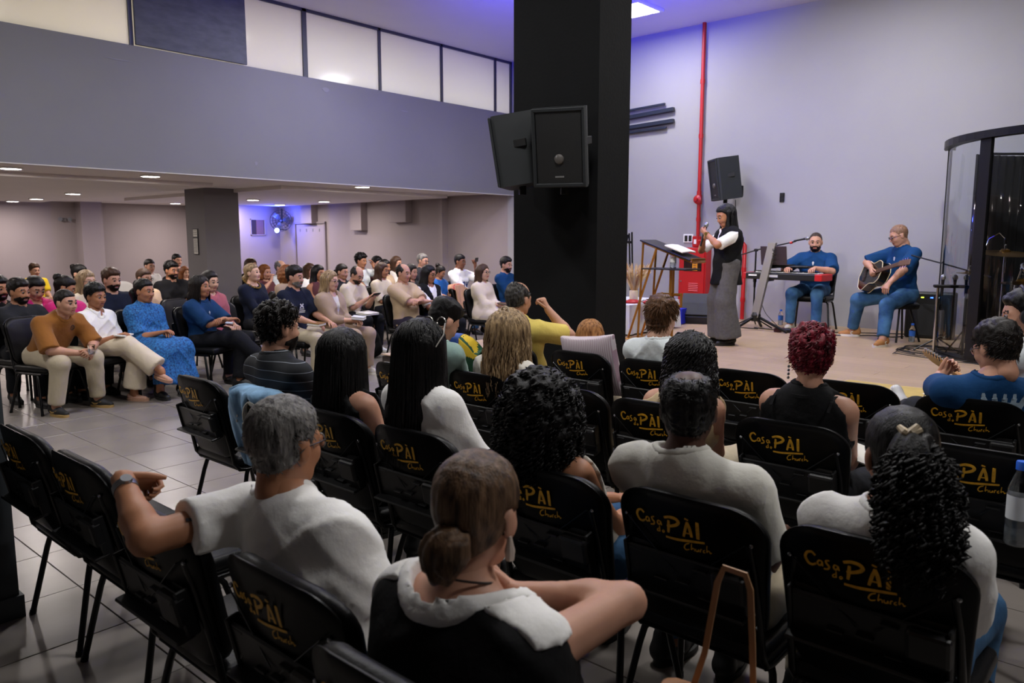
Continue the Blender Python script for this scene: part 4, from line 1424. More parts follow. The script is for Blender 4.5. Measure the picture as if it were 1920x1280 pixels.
GR = 'padded chairs of the right block'
GL = 'padded chairs of the left block'
c_white = cloth('white', '#ecebe8'); c_grey_t = cloth('pale_grey', '#c9c7be'); c_mint = cloth('mint', '#86a09a'); c_lgrey = cloth('light_grey', '#d0d7d9')
c_black = cloth('black', '#0e0e10'); c_navy = cloth('navy', '#12182a'); c_royal = cloth('royal_blue', '#0e3a66', vary=.08); c_yellow = cloth('yellow', '#d3bd62')
c_beige = cloth('beige', '#b79f80'); c_cream = cloth('cream', '#d3c5ad'); c_offw = cloth('offwhite', '#cdc8bd'); c_taupe = cloth('taupe', '#a08a74')
c_mustard = cloth('mustard', '#8d5a26'); c_bluepat = mat('cloth_blue_print', '#0a3f80', .8, vary=.5, vscale=55, color2='#2c7cc0', bump=.1, bscale=300)
c_navyblue = cloth('deep_blue', '#0f335a'); c_pink = cloth('pink', '#c4256f'); c_rose = cloth('rose', '#a25760'); c_char = cloth('charcoal', '#232428')
c_maroon = cloth('maroon', '#5a3437'); c_brazil = cloth('bright_yellow', '#d9b921'); c_blue2 = cloth('mid_blue', '#1d5aa0'); c_denim = cloth('denim', '#33506f', vary=.2, vscale=9)
c_jeans = cloth('blue_jeans', '#22456b', vary=.3, vscale=5, color2='#4a749c'); c_khaki = cloth('khaki', '#b5a88f'); c_dkpants = cloth('dark_trousers', '#15161b'); c_greyp = cloth('grey_trousers', '#595759', vary=.12, vscale=40)
c_purple = cloth('plum_trousers', '#2c2733'); c_sand = cloth('sand', '#c7a98a'); c_oat = cloth('oat', '#c2ab86')
c_pin = stripes_mat('cloth_pinstripe', '#0d1119', '#8f96a0', 22, .05, 2)
P_DK = dict(m=c_dkpants); P_JN = dict(m=c_jeans); P_KH = dict(m=c_khaki); P_CH = dict(m=c_char)
def sit(key, label, **kw):
    x, y, z = POS[key]
    if kw.get('yaw', 0) < -50:
        kw['yaw'] -= 8; kw['hyaw'] = kw.get('hyaw', 0) - 8
    return person(key, label, (x, y), z, **kw)

# ---- right block, seen from behind. rows: chair backs at about x = .92, 1.98, 3.1, 4.16
XA, XB, XC, XD = 4.15 + .30, 3.10 + .30, 1.98 + .30, .92 + .30
S2 = dict(yaw=0, near=2)
GW, GP = (-.36, .66, .99), (-1, -.3, -.15)
sit('greyman', 'man with short grey hair and glasses in white t-shirt, arm over chair back', yaw=0, near=2, skin='tan', seat=(XD - .02, 1.52), hair=('crop', 'grey', {}), top=dict(m=c_white, sleeve=.58, loose=.022, neckr=.064), bottom=P_JN,
    hyaw=12, hpitch=4, glasses='metal', fat=.012, sw=1.08, twist=8, neck=6,
    hands=dict(L=dict(at=GW, pole=GP, dir=(.9, .1, -.35), n=(0, .6, .6), curl=65)),
    chair_label='black chair with gold lettering under the grey-haired man in white', chair_group=GR)
sit('blackwhite', 'woman with brown hair tied low in black top with white collar band', yaw=0, near=2, fem=True, skin='light', seat=(XD - .13, 1.0), hair=('lowbun', 'dyed', {}), top=dict(m=c_black, name='blouse', sleeve=.0, neckr=.122, pad=.02, rib=.030, rib_t=.006, rib_m=c_white), bottom=P_DK,
    hyaw=14, hpitch=8, fat=.045, sw=1.18, neck=18,
    hands=dict(R=dict(at=(.13, .07, .87), pole=(.05, -1, .0), dir=(-.1, .8, .5), n=(.8, -.3, .3), curl=50), L=dict(at=(.25, .08, .7))),
    chair_label='black chair under the woman with the black and white top', chair_group=GR)
sit('curlybig', 'woman with big dark curly hair and cream sleeveless top', fem=True, skin='tan', seat=(XC - .06, 1.56), hair=('curlyvol', 'black', dict(L=.16, vol=1.12)), top=dict(m=c_offw, sleeve=0, neckr=.10, straps=True), bottom=P_JN, hyaw=20, neck=20, chair_label='black chair under the woman with big curly hair', chair_group=GR, **S2)
sit('balding', 'dark-skinned man with a bald crown and pale grey t-shirt', skin='dark', seat=(XC, 1.06), hair=('balding', 'black', dict(patch=(-.015, .038))), top=dict(m=c_grey_t, sleeve=.8, loose=.02), bottom=P_KH, hyaw=24, hpitch=-4, fat=.02, sw=1.12, neck=14, chair_label='black chair with gold lettering under the balding man in grey', chair_group=GR, **S2)
sit('curlypony', 'woman in white t-shirt with curly ponytail and pale hair clip', fem=True, skin='brown', seat=(XC + .02, .55), hair=('curlpony', 'black', {}), top=dict(m=c_white, sleeve=.95, loose=.03, neckr=.06), bottom=P_JN, hyaw=30, hpitch=18, neck=22, sw=1.05, fat=.015, chair_label='nearest black chair with gold lettering, under the woman with the hair clip', chair_group=GR, **S2)
sit('longblack2', 'woman with long black hair and white blouse, sunglasses on her head', fem=True, skin='light', seat=(XC, 2.29), hair=('long', 'black', dict(L=.46, drape=.02, vol=1.08)), top=dict(m=c_white, sleeve=1.5, loose=.02), bottom=P_DK, hyaw=12, chair_label='black chair with gold lettering under the woman in the white blouse', chair_group=GR, **S2)
sit('longblack1', 'woman with long glossy black hair and bare shoulders', fem=True, skin='light', seat=(XC - .02, 2.80), hair=('long', 'black', dict(L=.52, drape=.03, vol=1.12)), top=dict(m=c_black, sleeve=0, straps=True, neckr=.10), bottom=P_DK, hyaw=20, chair_label='black chair with side bolts under the bare-shouldered woman', chair_group=GR, **S2)
sit('pinstripe', 'bearded man in dark pinstriped shirt with curly crop', skin='light', seat=(XC, 3.42), hair=('curlcrop', 'dark', dict(vol=.6)), top=dict(m=c_pin, sleeve=1.3, neckr=.062, loose=.012), bottom=P_DK, beard=('dark', .010), hyaw=-4, hpitch=4, sw=1.08, chair_label='black chair with the denim jacket, under the pinstriped man', chair_group=GR, **S2)
sit('mintman', 'young man in mint t-shirt with faded black hair, head bowed', skin='light', seat=(XB - .08, 3.58), hair=('fade', 'black', {}), top=dict(m=c_mint, sleeve=.75), bottom=P_JN, hyaw=-10, hpitch=34, neck=38, chair_label='black chair with gold lettering under the man in mint', chair_group=GR, yaw=0, near=2)
sit('wavy', 'woman with long wavy blonde-streaked hair and a hair claw', fem=True, skin='light', seat=(XB, 3.0), hair=('wavy', 'blonde', dict(L=.34, vol=1.22)), top=dict(m=c_offw, sleeve=1.2), bottom=P_DK, hyaw=8, chair_label='black chair with gold lettering under the wavy-haired woman', chair_group=GR, **S2)
sit('curlyb1', 'woman with dark curly hair in beige open-back top', fem=True, skin='light', seat=(XB - .02, 1.84), hair=('curlylong', 'black', dict(L=.20, vol=1.16)), top=dict(m=c_oat, sleeve=0, neckr=.085, straps=True), bottom=P_KH, hyaw=30, chair_label='black chair with gold lettering under the curly woman in beige', chair_group=GR, **S2)
sit('redhair', 'person with cropped dark red hair in black halter top', fem=True, skin='light', seat=(XB, 1.20), hair=('curlcrop', 'red', dict(vol=.5)), top=dict(m=c_black, sleeve=0, neckr=.055, straps=True), bottom=P_DK, hyaw=20, hpitch=4, neck=8, chair_label='black chair with gold lettering under the red-haired person', chair_group=GR, **S2)
sit('yellow', 'man in yellow shirt with thinning grey hair, hand at his forehead', skin='light', seat=(XA, 3.70), hair=('balding', 'salt', {}), top=dict(m=c_yellow, sleeve=.8, loose=.02), bottom=P_KH, hyaw=0, hpitch=8, sw=1.08, fat=.02, neck=14,
    hands=dict(R=dict(at=(.02, -.13, 1.13), pole=(.3, -.7, -.9), dir=(-.25, .35, .9), n=(.3, -1, .1), curl=62)), chair_label='black chair under the man in yellow', chair_group=GR, **S2)
sit('orangehair', 'small woman with ginger hair and beige shawl beside the pillow', fem=True, skin='pale', k=.88, seat=(XA, 3.06), hair=('bob', 'ginger', dict(L=.10, vol=.95)), top=dict(m=c_sand, sleeve=1.6, loose=.03), bottom=P_KH, hyaw=20, neck=18, chair_label='black chair draped with the striped pillow', chair_group=GR, **S2)
sit('boywhite', 'young man with tousled brown hair in pale grey-white t-shirt', skin='pale', seat=(XA, 2.50), hair=('boy', 'mid', {}), top=dict(m=c_lgrey, sleeve=.75, loose=.02), bottom=P_JN, hyaw=-4, hpitch=12, neck=16, sw=1.06, chair_label='front row black chair with gold lettering under the tousled young man', chair_group=GR, **S2)
sit('bluecrown', 'musician in blue t-shirt with crown print and glasses, playing electric guitar', skin='light', seat=(XA, .74), hair=('short', 'dark', {}), top=dict(m=c_royal, sleeve=.8, loose=.02), bottom=P_CH, shoes='white', hyaw=55, hpitch=16, twist=30, glasses='black', sw=1.1,
    feet=dict(L=(.62, .50, .62), R=(.45, .05, .085), upL=-65, toeL=35), knees=dict(L=(.3, .6, .7)), hands=dict(L=dict(at=(.42, .30, .90), pole=(-.2, .8, -.9), dir=(.5, -.5, .6), n=(.6, .6, -.2), curl=55), R=dict(at=(.26, -.14, .80))), chair_label='front row black chair with gold lettering under the crown-print musician', chair_group=GR, **S2)
sit('headphones', 'musician wearing headphones and pale shirt at the right picture edge', yaw=80, near=1, skin='light', hair=('short', 'black', {}), top=dict(m=c_lgrey, sleeve=.75), bottom=P_DK, hyaw=30, hpitch=8, chair_label='black chair under the musician with headphones', chair_group=GR)
# empty chairs of the right block
for (x, y, lab) in ((XD + .03, 3.47, 'empty black chair beside the slate column'), (XD + .03, 2.88, 'empty black chair second from the slate column'), (XD - .04, 2.14, 'empty black chair the grey-haired man rests his arm on'),
                    (XC, 4.06, 'empty black chair with gold lettering beside the denim jacket'), (XB, 2.36, 'empty black chair half hidden by big curly hair'), (XB + .06, .52, 'empty black chair with the water bottle at the right edge'),
                    (XA + .03, 1.88, 'empty front row black chair left of the red-haired person'), (XA + .06, 1.31, 'empty front row black chair right of the red-haired person'), (XA, 4.28, 'empty black chair covered by the green and yellow flag')):
    chair(x, y, 0, 0, lab, GR)

# ---- left block, facing the stage across the aisle
L1 = dict(near=1, yaw=-68)
def lap(z=.66, dx=.24): return dict(L=dict(at=(dx, .05, z)), R=dict(at=(dx + .02, -.03, z + .02)))
sit('orange', 'man in mustard t-shirt and pale trousers leaning on his knees', near=2, yaw=-62, skin='light', lean=34, neck=30, hair=('buzz', 'dark', {}), top=dict(m=c_mustard, sleeve=.95, loose=.03, neckr=.06), bottom=dict(m=c_khaki, wide=.018), shoes='gold', hyaw=14, hpitch=4, sw=1.08, fat=.015, feet=dict(L=(.32, .24, .085), R=(.30, -.2, .085)),
    hands=dict(L=dict(at=(.50, .05, .60), pole=(-.2, 1, -.6), dir=(.3, -.8, -.2), n=(.6, .3, .6), curl=60), R=dict(at=(.46, -.03, .58), pole=(-.2, -1, -.5), dir=(.6, .6, -.2), n=(.6, -.2, .7), curl=60)), chair_label='black padded chair under the man in mustard', chair_group=GL)
sit('whitew', 'short-haired woman in white puff-sleeve shirt and cream trousers, legs crossed', fem=True, skin='tan', hair=('short', 'black', {}), top=dict(m=c_white, sleeve=.95, loose=.035, neckr=.07, v_neck=.05), bottom=dict(m=c_cream, wide=.02, flare=.04, hem=.12), shoes='sandal', hyaw=10, lean=0, feet=dict(L=(.30, .10, .085), R=(.66, .12, .33), upR=10), knees=dict(R=(.4, 0, 1)), hands=lap(), chair_label='black padded chair under the woman in the white shirt', chair_group=GL, near=2, yaw=-62)
sit('bluedress', 'woman with braided dark hair in bright blue patterned dress', fem=True, skin='tan', hair=('pony', 'black', dict(L=.22)), top=dict(m=c_bluepat, name='dress', sleeve=.75, neckr=.058, skirt=.33, loose=.02), hyaw=22, hpitch=4, lean=-2, hands=lap(), shoes='black', chair_label='black padded chair under the woman in bright blue', chair_group=GL, near=2, yaw=-72)
sit('navyblouse', 'woman in deep blue blouse and black trousers, arms folded, legs crossed', fem=True, skin='tan', hair=('long', 'dark', dict(L=.20)), top=dict(m=c_navyblue, sleeve=.95, loose=.035, neckr=.07), bottom=dict(m=c_dkpants, wide=.02), hyaw=10, hpitch=-4, lean=-6, hands=dict(L=dict(at=(.26, -.06, .78), pole=(-.2, 1, -.6), dir=(.1, -1, 0)), R=dict(at=(.24, .08, .76), pole=(-.2, -1, -.6), dir=(.2, 1, 0))), feet=dict(L=(.32, .08, .085), R=(.64, .16, .28), upR=15), knees=dict(R=(.4, 0, 1)), chair_label='black padded chair under the woman in the deep blue blouse', chair_group=GL, near=2, yaw=-58)
sit('pearls', 'fair woman in navy top with chunky gold necklace', fem=True, skin='pale', hair=('lowbun', 'blonde', {}), top=dict(m=c_navy, sleeve=1.2, neckr=.085), bottom=P_DK, hyaw=22, hpitch=-8, hands=lap(), chair_label='black padded chair under the woman with the gold necklace', chair_group=GL, **L1)
sit('beardnavy', 'man with grey beard in navy t-shirt with white print', skin='light', hair=('short', 'dark', {}), top=dict(m=c_navy, sleeve=.85, loose=.02), bottom=P_KH, beard=('grey', .009), hyaw=20, lean=-4, sw=1.05, hands=dict(L=dict(at=(.3, .16, .67)), R=dict(at=(.27, -.06, .67))), chair_label='black padded chair under the man with the grey beard', chair_group=GL, **L1)
sit('blazer', 'blonde woman in taupe suit with glasses and a book on her lap', fem=True, skin='pale', hair=('long', 'blonde', dict(L=.26)), top=dict(m=c_offw, sleeve=0, neckr=.09), outer=dict(m=c_taupe, name='blazer', sleeve=1.6, open_=.06, pad=.024), bottom=dict(m=c_taupe, wide=.015), glasses='black', hyaw=14, hpitch=2, hands=lap(), chair_label='black padded chair under the blonde woman in taupe', chair_group=GL, shoes='cream', **L1)
sit('whiteT', 'man in white t-shirt reading his phone, book on his knees', skin='light', hair=('balding', 'dark', {}), top=dict(m=c_cream, sleeve=.85, loose=.02), bottom=P_DK, shoes='white', beard=('dark', .006), hyaw=6, hpitch=26, neck=30, lean=8, hands=dict(L=dict(at=(.30, .10, .82), dir=(.5, -.3, .5), curl=50), R=dict(at=(.30, -.04, .80), dir=(.5, .3, .5), curl=50)), chair_label='black padded chair under the man reading his phone', chair_group=GL, near=1, yaw=-70)
sit('creamtop', 'woman with brown hair in cream knit top', fem=True, skin='tan', hair=('long', 'brown', dict(L=.24)), top=dict(m=c_cream, sleeve=.9), bottom=P_DK, hyaw=18, chair_label='black padded chair under the woman in cream knit', chair_group=GL, **L1)
sit('baldbeige', 'balding man in beige t-shirt with folded arms', skin='light', hair=('balding', 'dark', {}), top=dict(m=c_beige, sleeve=.9, loose=.022), bottom=dict(m=c_purple), fat=.035, sw=1.1, hyaw=12, hands=dict(L=dict(at=(.26, -.08, .84), pole=(-.1, 1, -.5), dir=(0, -1, 0)), R=dict(at=(.24, .08, .82), pole=(-.1, -1, -.5), dir=(.1, 1, 0))), chair_label='black padded chair under the man with folded arms', chair_group=GL, near=1, yaw=-74)
sit('vestw', 'woman with glasses in black vest over white top', fem=True, skin='tan', hair=('long', 'black', dict(L=.22)), top=dict(m=c_white, sleeve=.8, neckr=.085), outer=dict(m=c_black, name='vest', open_=.08, pad=.022), bottom=P_DK, glasses='black', hyaw=20, hands=lap(), chair_label='black padded chair under the woman in the black vest', chair_group=GL, near=1, yaw=-78)
sit('boyblue', 'girl with tied-up dark hair in bright blue top, looking down', fem=True, skin='tan', k=.86, hair=('bun', 'dark', {}), top=dict(m=c_blue2, sleeve=.8), bottom=P_DK, hyaw=25, hpitch=26, neck=28, chair_label='black padded chair under the girl in bright blue', chair_group=GL, near=0, yaw=-78)
sit('phoneman', 'young man in white printed t-shirt holding up a phone', skin='brown', hair=('crop', 'black', {}), top=dict(m=c_white, sleeve=.95, loose=.03), bottom=P_JN, hyaw=16, sw=1.06, hands=dict(L=dict(at=(.16, .09, 1.19), pole=(.3, .3, -1), dir=(.15, -.1, 1), n=(-.3, .9, 0), curl=60), R=dict(at=(.24, -.06, .72))), chair_label='black padded chair under the young man filming', chair_group=GL, near=1, yaw=-76)
sit('creamglasses', 'woman with long brown hair and glasses in cream blouse and skirt', fem=True, skin='pale', hair=('straight', 'brown', dict(L=.34)), top=dict(m=c_cream, name='dress', sleeve=1.7, loose=.035, skirt=.22), glasses='black', hyaw=10, hpitch=-4, hands=lap(), chair_label='black padded chair under the woman in the cream blouse', chair_group=GL, shoes='cream', near=1, yaw=-76)
sit('navyman', 'bearded man in blue sweater half hidden by the black pillar', skin='light', hair=('short', 'dark', {}), top=dict(m=c_royal, sleeve=1.8), bottom=P_DK, beard=('dark', .006), hyaw=12, chair_label='black padded chair under the man in the blue sweater', chair_group=GL, near=1, yaw=-78)
sit('blackTbeard', 'man with trimmed beard in black t-shirt, arms folded', skin='tan', hair=('short', 'dark', {}), top=dict(m=c_char, sleeve=.9, loose=.02), bottom=P_DK, beard=('dark', .007), hyaw=18, sw=1.1, hands=dict(L=dict(at=(.26, -.08, .80), pole=(-.1, 1, -.5), dir=(0, -1, 0)), R=dict(at=(.24, .08, .78), pole=(-.1, -1, -.5), dir=(.1, 1, 0))), chair_label='black padded chair under the man in the black t-shirt with trimmed beard', chair_group=GL, near=1, yaw=-66)
sit('pinkw', 'woman in pink with dark tied hair looking down at the left', fem=True, skin='light', hair=('tight', 'black', {}), top=dict(m=c_white, sleeve=.8, neckr=.09), outer=dict(m=c_pink, name='cardigan', sleeve=1.5, open_=.05), bottom=P_DK, hyaw=10, hpitch=24, neck=26, chair_label='black padded chair under the woman in pink', chair_group=GL, near=1, yaw=-70)
FAR = dict(near=0)
for key, lab, kw in (
    ('edgeman', 'dark bearded man cut by the left picture edge', dict(skin='tan', hair=('short', 'black', {}), beard=('black', .008), top=dict(m=c_black), bottom=P_DK, hyaw=16)),
    ('yellowkid', 'boy in yellow and green football shirt by the far wall', dict(skin='light', k=.9, hair=('short', 'brown', {}), top=dict(m=c_brazil), bottom=P_DK, hyaw=10)),
    ('curlybun', 'woman with dark curls pinned up, seen past the mustard man', dict(fem=True, skin='tan', hair=('bun', 'dark', {}), top=dict(m=c_pink, sleeve=.8), bottom=P_DK, hyaw=60, hpitch=22)),
    ('bunw', 'woman with black hair in a knot behind the glasses wearer', dict(fem=True, skin='light', hair=('bun', 'black', {}), top=dict(m=c_cream), bottom=P_DK, hyaw=30)),
    ('glassesw', 'blonde woman with glasses and cream top behind the white shirt', dict(fem=True, skin='pale', hair=('long', 'blonde', dict(L=.2)), glasses='metal', top=dict(m=c_cream, sleeve=.9), bottom=P_DK, hyaw=16)),
    ('beardnavy2', 'bearded man in navy polo between white and blue women', dict(skin='light', hair=('short', 'brown', {}), beard=('dark', .011), top=dict(m=c_navy, sleeve=.8), bottom=P_DK, hyaw=16, sw=1.1)),
    ('glassw2', 'woman with brown hair and peach top behind the blue dress', dict(fem=True, skin='light', hair=('tight', 'brown', {}), glasses='black', top=dict(m=c_sand), bottom=P_DK, hyaw=18)),
    ('whiteblouse', 'woman in white blouse sitting against the far wall', dict(fem=True, skin='light', hair=('tight', 'dark', {}), top=dict(m=c_white, sleeve=1.7), bottom=P_KH, hyaw=8)),
    ('blackT', 'man with moustache in black t-shirt near the grey column', dict(skin='tan', hair=('short', 'black', {}), beard=('dark', .004), top=dict(m=c_black, sleeve=.8), bottom=P_DK, hyaw=14, sw=1.1)),
    ('farman', 'man with dark hair in the farthest row by the grey column', dict(skin='light', hair=('crop', 'black', {}), top=dict(m=c_navy), bottom=P_DK, hyaw=10)),
    ('redkid', 'red-haired girl leaning beside the man in black', dict(fem=True, skin='pale', k=.8, hair=('long', 'auburn', dict(L=.16)), top=dict(m=c_char), bottom=P_DK, hyaw=0)),
    ('pinkshirt', 'dark-haired person in rose shirt behind the deep blue blouse', dict(fem=True, skin='pale', hair=('bob', 'dark', dict(L=.08)), top=dict(m=c_rose, sleeve=1.6), bottom=P_DK, hyaw=14)),
    ('darkhairw', 'woman with full dark hair right of the grey column', dict(fem=True, skin='light', hair=('long', 'brown', dict(L=.16, vol=1.1)), top=dict(m=c_black), bottom=P_DK, hyaw=16)),
    ('handfacew', 'woman resting her face on her hand in dark red', dict(fem=True, skin='light', hair=('bob', 'auburn', dict(L=.1)), top=dict(m=c_maroon), bottom=P_DK, hyaw=12, hands=dict(R=dict(at=(.13, -.05, .98), pole=(.3, -.8, -.6), dir=(-.1, .2, 1), n=(.5, -.8, 0), curl=50)))),
    ('curlybrown', 'woman with voluminous brown curls in beige behind the grey beard', dict(fem=True, skin='light', hair=('curlyvol', 'auburn', dict(L=.12, vol=.95)), top=dict(m=c_taupe, sleeve=1.4), bottom=P_DK, hyaw=36)),
    ('grayman', 'grey-haired man in pale shirt behind the brown curls', dict(skin='pale', hair=('balding', 'grey', {}), top=dict(m=c_lgrey, sleeve=1.5), bottom=P_DK, hyaw=20)),
    ('girl1', 'girl with long brown hair in white at the side wall', dict(fem=True, skin='light', hair=('long', 'brown', dict(L=.2)), top=dict(m=c_white), bottom=P_DK, hyaw=16)),
    ('girl2', 'girl with long black hair and bare arms', dict(fem=True, skin='tan', hair=('long', 'black', dict(L=.26)), top=dict(m=c_maroon, sleeve=0, straps=True), bottom=P_DK, hyaw=10)),
    ('girl3', 'woman with dark ponytail smiling behind the reading man', dict(fem=True, skin='light', hair=('pony', 'dark', dict(L=.18)), top=dict(m=c_char), bottom=P_DK, hyaw=16)),
    ('handhead', 'man with raised hand at his temple by the side wall', dict(skin='tan', hair=('curlcrop', 'black', {}), top=dict(m=c_lgrey), bottom=P_DK, hyaw=16, hands=dict(L=dict(at=(.08, .11, 1.15), pole=(.5, .8, -.4), dir=(-.1, -.1, 1), n=(.4, .9, 0), curl=30)))),
    ('mansmile', 'man with dark hair in maroon shirt behind the cream knit', dict(skin='light', hair=('short', 'black', {}), top=dict(m=c_maroon), bottom=P_DK, hyaw=10)),
    ('curlyb', 'woman with black curls beside the man in maroon', dict(fem=True, skin='tan', hair=('long', 'black', dict(L=.14, vol=1.1)), top=dict(m=c_beige), bottom=P_DK, hyaw=10)),
    ('longhair1', 'woman with long brown hair in white by the side wall', dict(fem=True, skin='light', hair=('long', 'brown', dict(L=.28)), top=dict(m=c_offw), bottom=P_DK, hyaw=12)),
    ('longhair2', 'girl with long hair between the bald man and the vest', dict(fem=True, skin='light', hair=('long', 'dark', dict(L=.26)), top=dict(m=c_char), bottom=P_DK, hyaw=10)),
    ('greyglasses', 'grey-haired man with glasses in dark t-shirt at the back', dict(skin='light', hair=('crop', 'grey', {}), glasses='metal', top=dict(m=c_char, sleeve=.8), bottom=P_DK, hyaw=14))):
    sit(key, lab, yaw=-72, near=0, chair_label=('black padded chair under the ' + lab)[:90] if len(lab.split()) <= 11 else 'black padded chair under the ' + ' '.join(lab.split()[:10]), chair_group=GL, **kw)
for (x, y, lab) in ((4.72, 8.5, 'empty padded chair between the deep blue blouse and the grey beard'), (8.95, 8.72, 'empty padded chair draped with the peach towel'), (4.05, 9.3, 'empty padded chair behind the bright blue dress'), (4.6, 9.4, 'empty padded chair beside the person in rose'), (3.95, 10.2, 'empty padded chair behind the bearded man in navy polo')):
    chair(x, y, 0, -70, lab, GL)

# ================================================================== STAGE
m_gold_metal = mat('brushed_gold', '#a5742f', .35, metal=.75)
m_red = mat('red_enamel', '#b01218', .4)
m_chrome = mat('chrome', '#c9cbd0', .15, metal=1)
m_brass = mat('cymbal_brass', '#b0893f', .28, metal=1)
m_cap = mat('blue_cap', '#1f5fd0', .4)
m_glassb = mat('clear_plastic', '#ffffff', .08, trans=1.0, spec=.4)
m_labelb = mat('bottle_label', '#2a62b8', .5)
m_labelw = mat('bottle_label_white', '#cfd4da', .5)
m_water = mat('water', '#dfeaf2', .05, trans=.85)
m_paper = mat('paper', '#dedbd2', .8)
m_cable = mat('black_cable', '#0a0a0b', .5)
m_skinless = None

def text_obj(body, size, m, parent, loc, rot, name='lettering', ext=.0008, align='CENTER'):
    cu = bpy.data.curves.new(name, 'FONT'); cu.body = body; cu.size = size; cu.extrude = ext; cu.align_x = align; cu.resolution_u = 3
    tmp = bpy.data.objects.new('tmp_text', cu); COL.objects.link(tmp)
    dg = bpy.context.evaluated_depsgraph_get()
    me = bpy.data.meshes.new_from_object(tmp.evaluated_get(dg))
    bpy.data.objects.remove(tmp); bpy.data.curves.remove(cu)
    me.name = name; me.materials.clear(); me.materials.append(m)
    o = bpy.data.objects.new(name, me); link(o, parent)
    o.location = loc; o.rotation_euler = rot
    return o

def bottle(loc, label, h=.21, r=.032, lab='blue', group='water bottles'):
    e = empty('water_bottle', loc, 0, label, 'bottle', group)
    b = MB(); b.lathe([(r * .86, 0), (r, .008), (r, h * .2), (r * .94, h * .24), (r, h * .28), (r, h * .62), (r * .95, h * .68), (r * .45, h * .86), (r * .4, h * .93)], 20)
    b.build('body', m_glassb, e, True)
    w = MB(); w.lathe([(r * .82, .003), (r * .94, .01), (r * .94, h * .5)], 18); w.build('water', m_water, e, True)
    c = MB(); c.lathe([(r * .5, h * .90), (r * .5, h * .985), (r * .44, h)], 16); c.build('cap', m_cap, e, True)
    l = MB(); l.lathe([(r * 1.015, h * .32), (r * 1.015, h * .60)], 20, caps=False); l.build('bottle_label', m_labelb if lab == 'blue' else m_labelw, e, True)
    return e
def microphone(parent, a, b, name='microphone'):
    a = np.array(a, float); b = np.array(b, float); d = (b - a) / np.linalg.norm(b - a)
    m = MB(); m.tube([a, a + d * .13, b - d * .05], [.011, .013, .018], 12); m.build('handle', m_black_plastic, parent, True)
    g = MB(); g.tube([b - d * .052, b - d * .045, b - d * .03, b - d * .012, b], [.019, .024, .026, .021, .008], 12); g.build('grille', mat('mic_grille', '#8b8d92', .35, metal=.8), parent, True)

# ---- lectern of gold tubes
e = empty('lectern', (8.1, 4.6, SZ), 0, 'gold-framed lectern with slanted black top and side shelf', 'lectern')
top_hi, top_lo = (.32, 1.165), (-.34, .94)
fr_ = MB()
for x in (-.15, .15):
    fr_.tube([(x, top_hi[0], top_hi[1]), (x, top_lo[0], top_lo[1])], .017, 4)
for q in (top_hi, top_lo):
    fr_.tube([(-.15, q[0], q[1]), (.15, q[0], q[1])], .017, 4)
fr_.build('top_frame', m_gold_metal, e)
ang = math.atan2(top_hi[1] - top_lo[1], top_hi[0] - top_lo[0])
b = MB(); b.box((0, .01, 1.072), (.36, .70, .018), rot=R3(ang, 0, 0), bevel=.004, seg=1); b.build('desk_top', m_black_plastic, e)
b = MB(); b.box((.0, -.33, .955), (.32, .02, .05), rot=R3(ang, 0, 0)); b.build('book_stop', m_gold_metal, e)
for x, y1, y0 in ((-.15, .31, .36), (.15, .31, .36)):
    b = MB(); b.tube([(x, y1, 1.15), (x, y0, .0)], .016, 4); b.build('upright', m_gold_metal, e)
for x in (-.15, .15):
    b = MB(); b.tube([(x, .13, 1.09), (x, .50, .0)], .016, 4); b.build('slanted_leg', m_gold_metal, e)
for x in (-.03, .03):
    b = MB(); b.tube([(x, -.0, .84), (x, -.0, .0)], .018, 4); b.build('centre_post', m_gold_metal, e)
b = MB()
b.tube([(0, .13, .42), (0, -.13, .42)], .016, 4); b.tube([(0, .13, .55), (0, -.13, .55)], .016, 4)
b.tube([(0, .13, .40), (0, .13, .57)], .016, 4); b.tube([(0, -.13, .40), (0, -.13, .57)], .016, 4)
b.build('fretwork', m_gold_metal, e)
b = MB(); b.box((0, .02, .85), (.34, .60, .016), bevel=.004, seg=1); b.build('side_shelf', m_black_plastic, e)
b = MB(); b.box((0, .2, .006), (.5, .62, .012), bevel=.003, seg=1); b.build('foot_plate', m_gold_metal, e)
# open book on the lectern
e2 = empty('open_book', (8.1, 4.6, SZ), 0, 'open book of white pages lying on the lectern top', 'book')
for s_, nm in ((-1, 'page_block'), (1, 'page_block')):
    b = MB(); b.box((s_ * .08, -.10, 1.072 + .018), (.155, .25, .018), rot=R3(ang, 0, 0) @ R3(0, s_ * .06, 0), bevel=.004, seg=1); b.build(nm, m_paper, e2)
bottle((8.05, 4.56, SZ + .859), 'water bottle with blue cap on the lectern shelf', h=.22, r=.036, lab='white')

# ---- speaker on stage
P = person('speaker', 'woman on stage in black vest and grey trousers speaking into a microphone', (8.2, 4.0), 1.91, 142, fem=True, near=2, skin='tan', hair=('straight', 'black', dict(L=.24, vol=.95, face=1.32)), z0=SZ, hipz=.925, stand=True, lean=0, neck=16, hyaw=0, hpitch=20,
           top=dict(m=c_white, sleeve=.85, neckr=.07, pad=.010), outer=dict(m=c_black, name='long_vest', sleeve=0, hem=.24, open_=.03, pad=.022, flare=.035, neckr=.075), bottom=dict(m=c_greyp, wide=.045, flare=.05, hem=.0, name='wide_trousers'),
           hands=dict(L=dict(at=(.235, .045, 1.27), pole=(-.1, 1, -.7), dir=(.2, -.9, .45), n=(1, .3, .2), curl=68), R=dict(at=(.215, -.035, 1.19), pole=(-.1, -1, -.7), dir=(.2, .8, .5), n=(1, -.3, .2), curl=68)))
mc = empty('handheld_microphone', (P['root'][0], P['root'][1], SZ), math.radians(142), 'black microphone with silver grille held by the woman on stage', 'microphone')
microphone(mc, (.27, .0, 1.12), (.20, .0, 1.385))
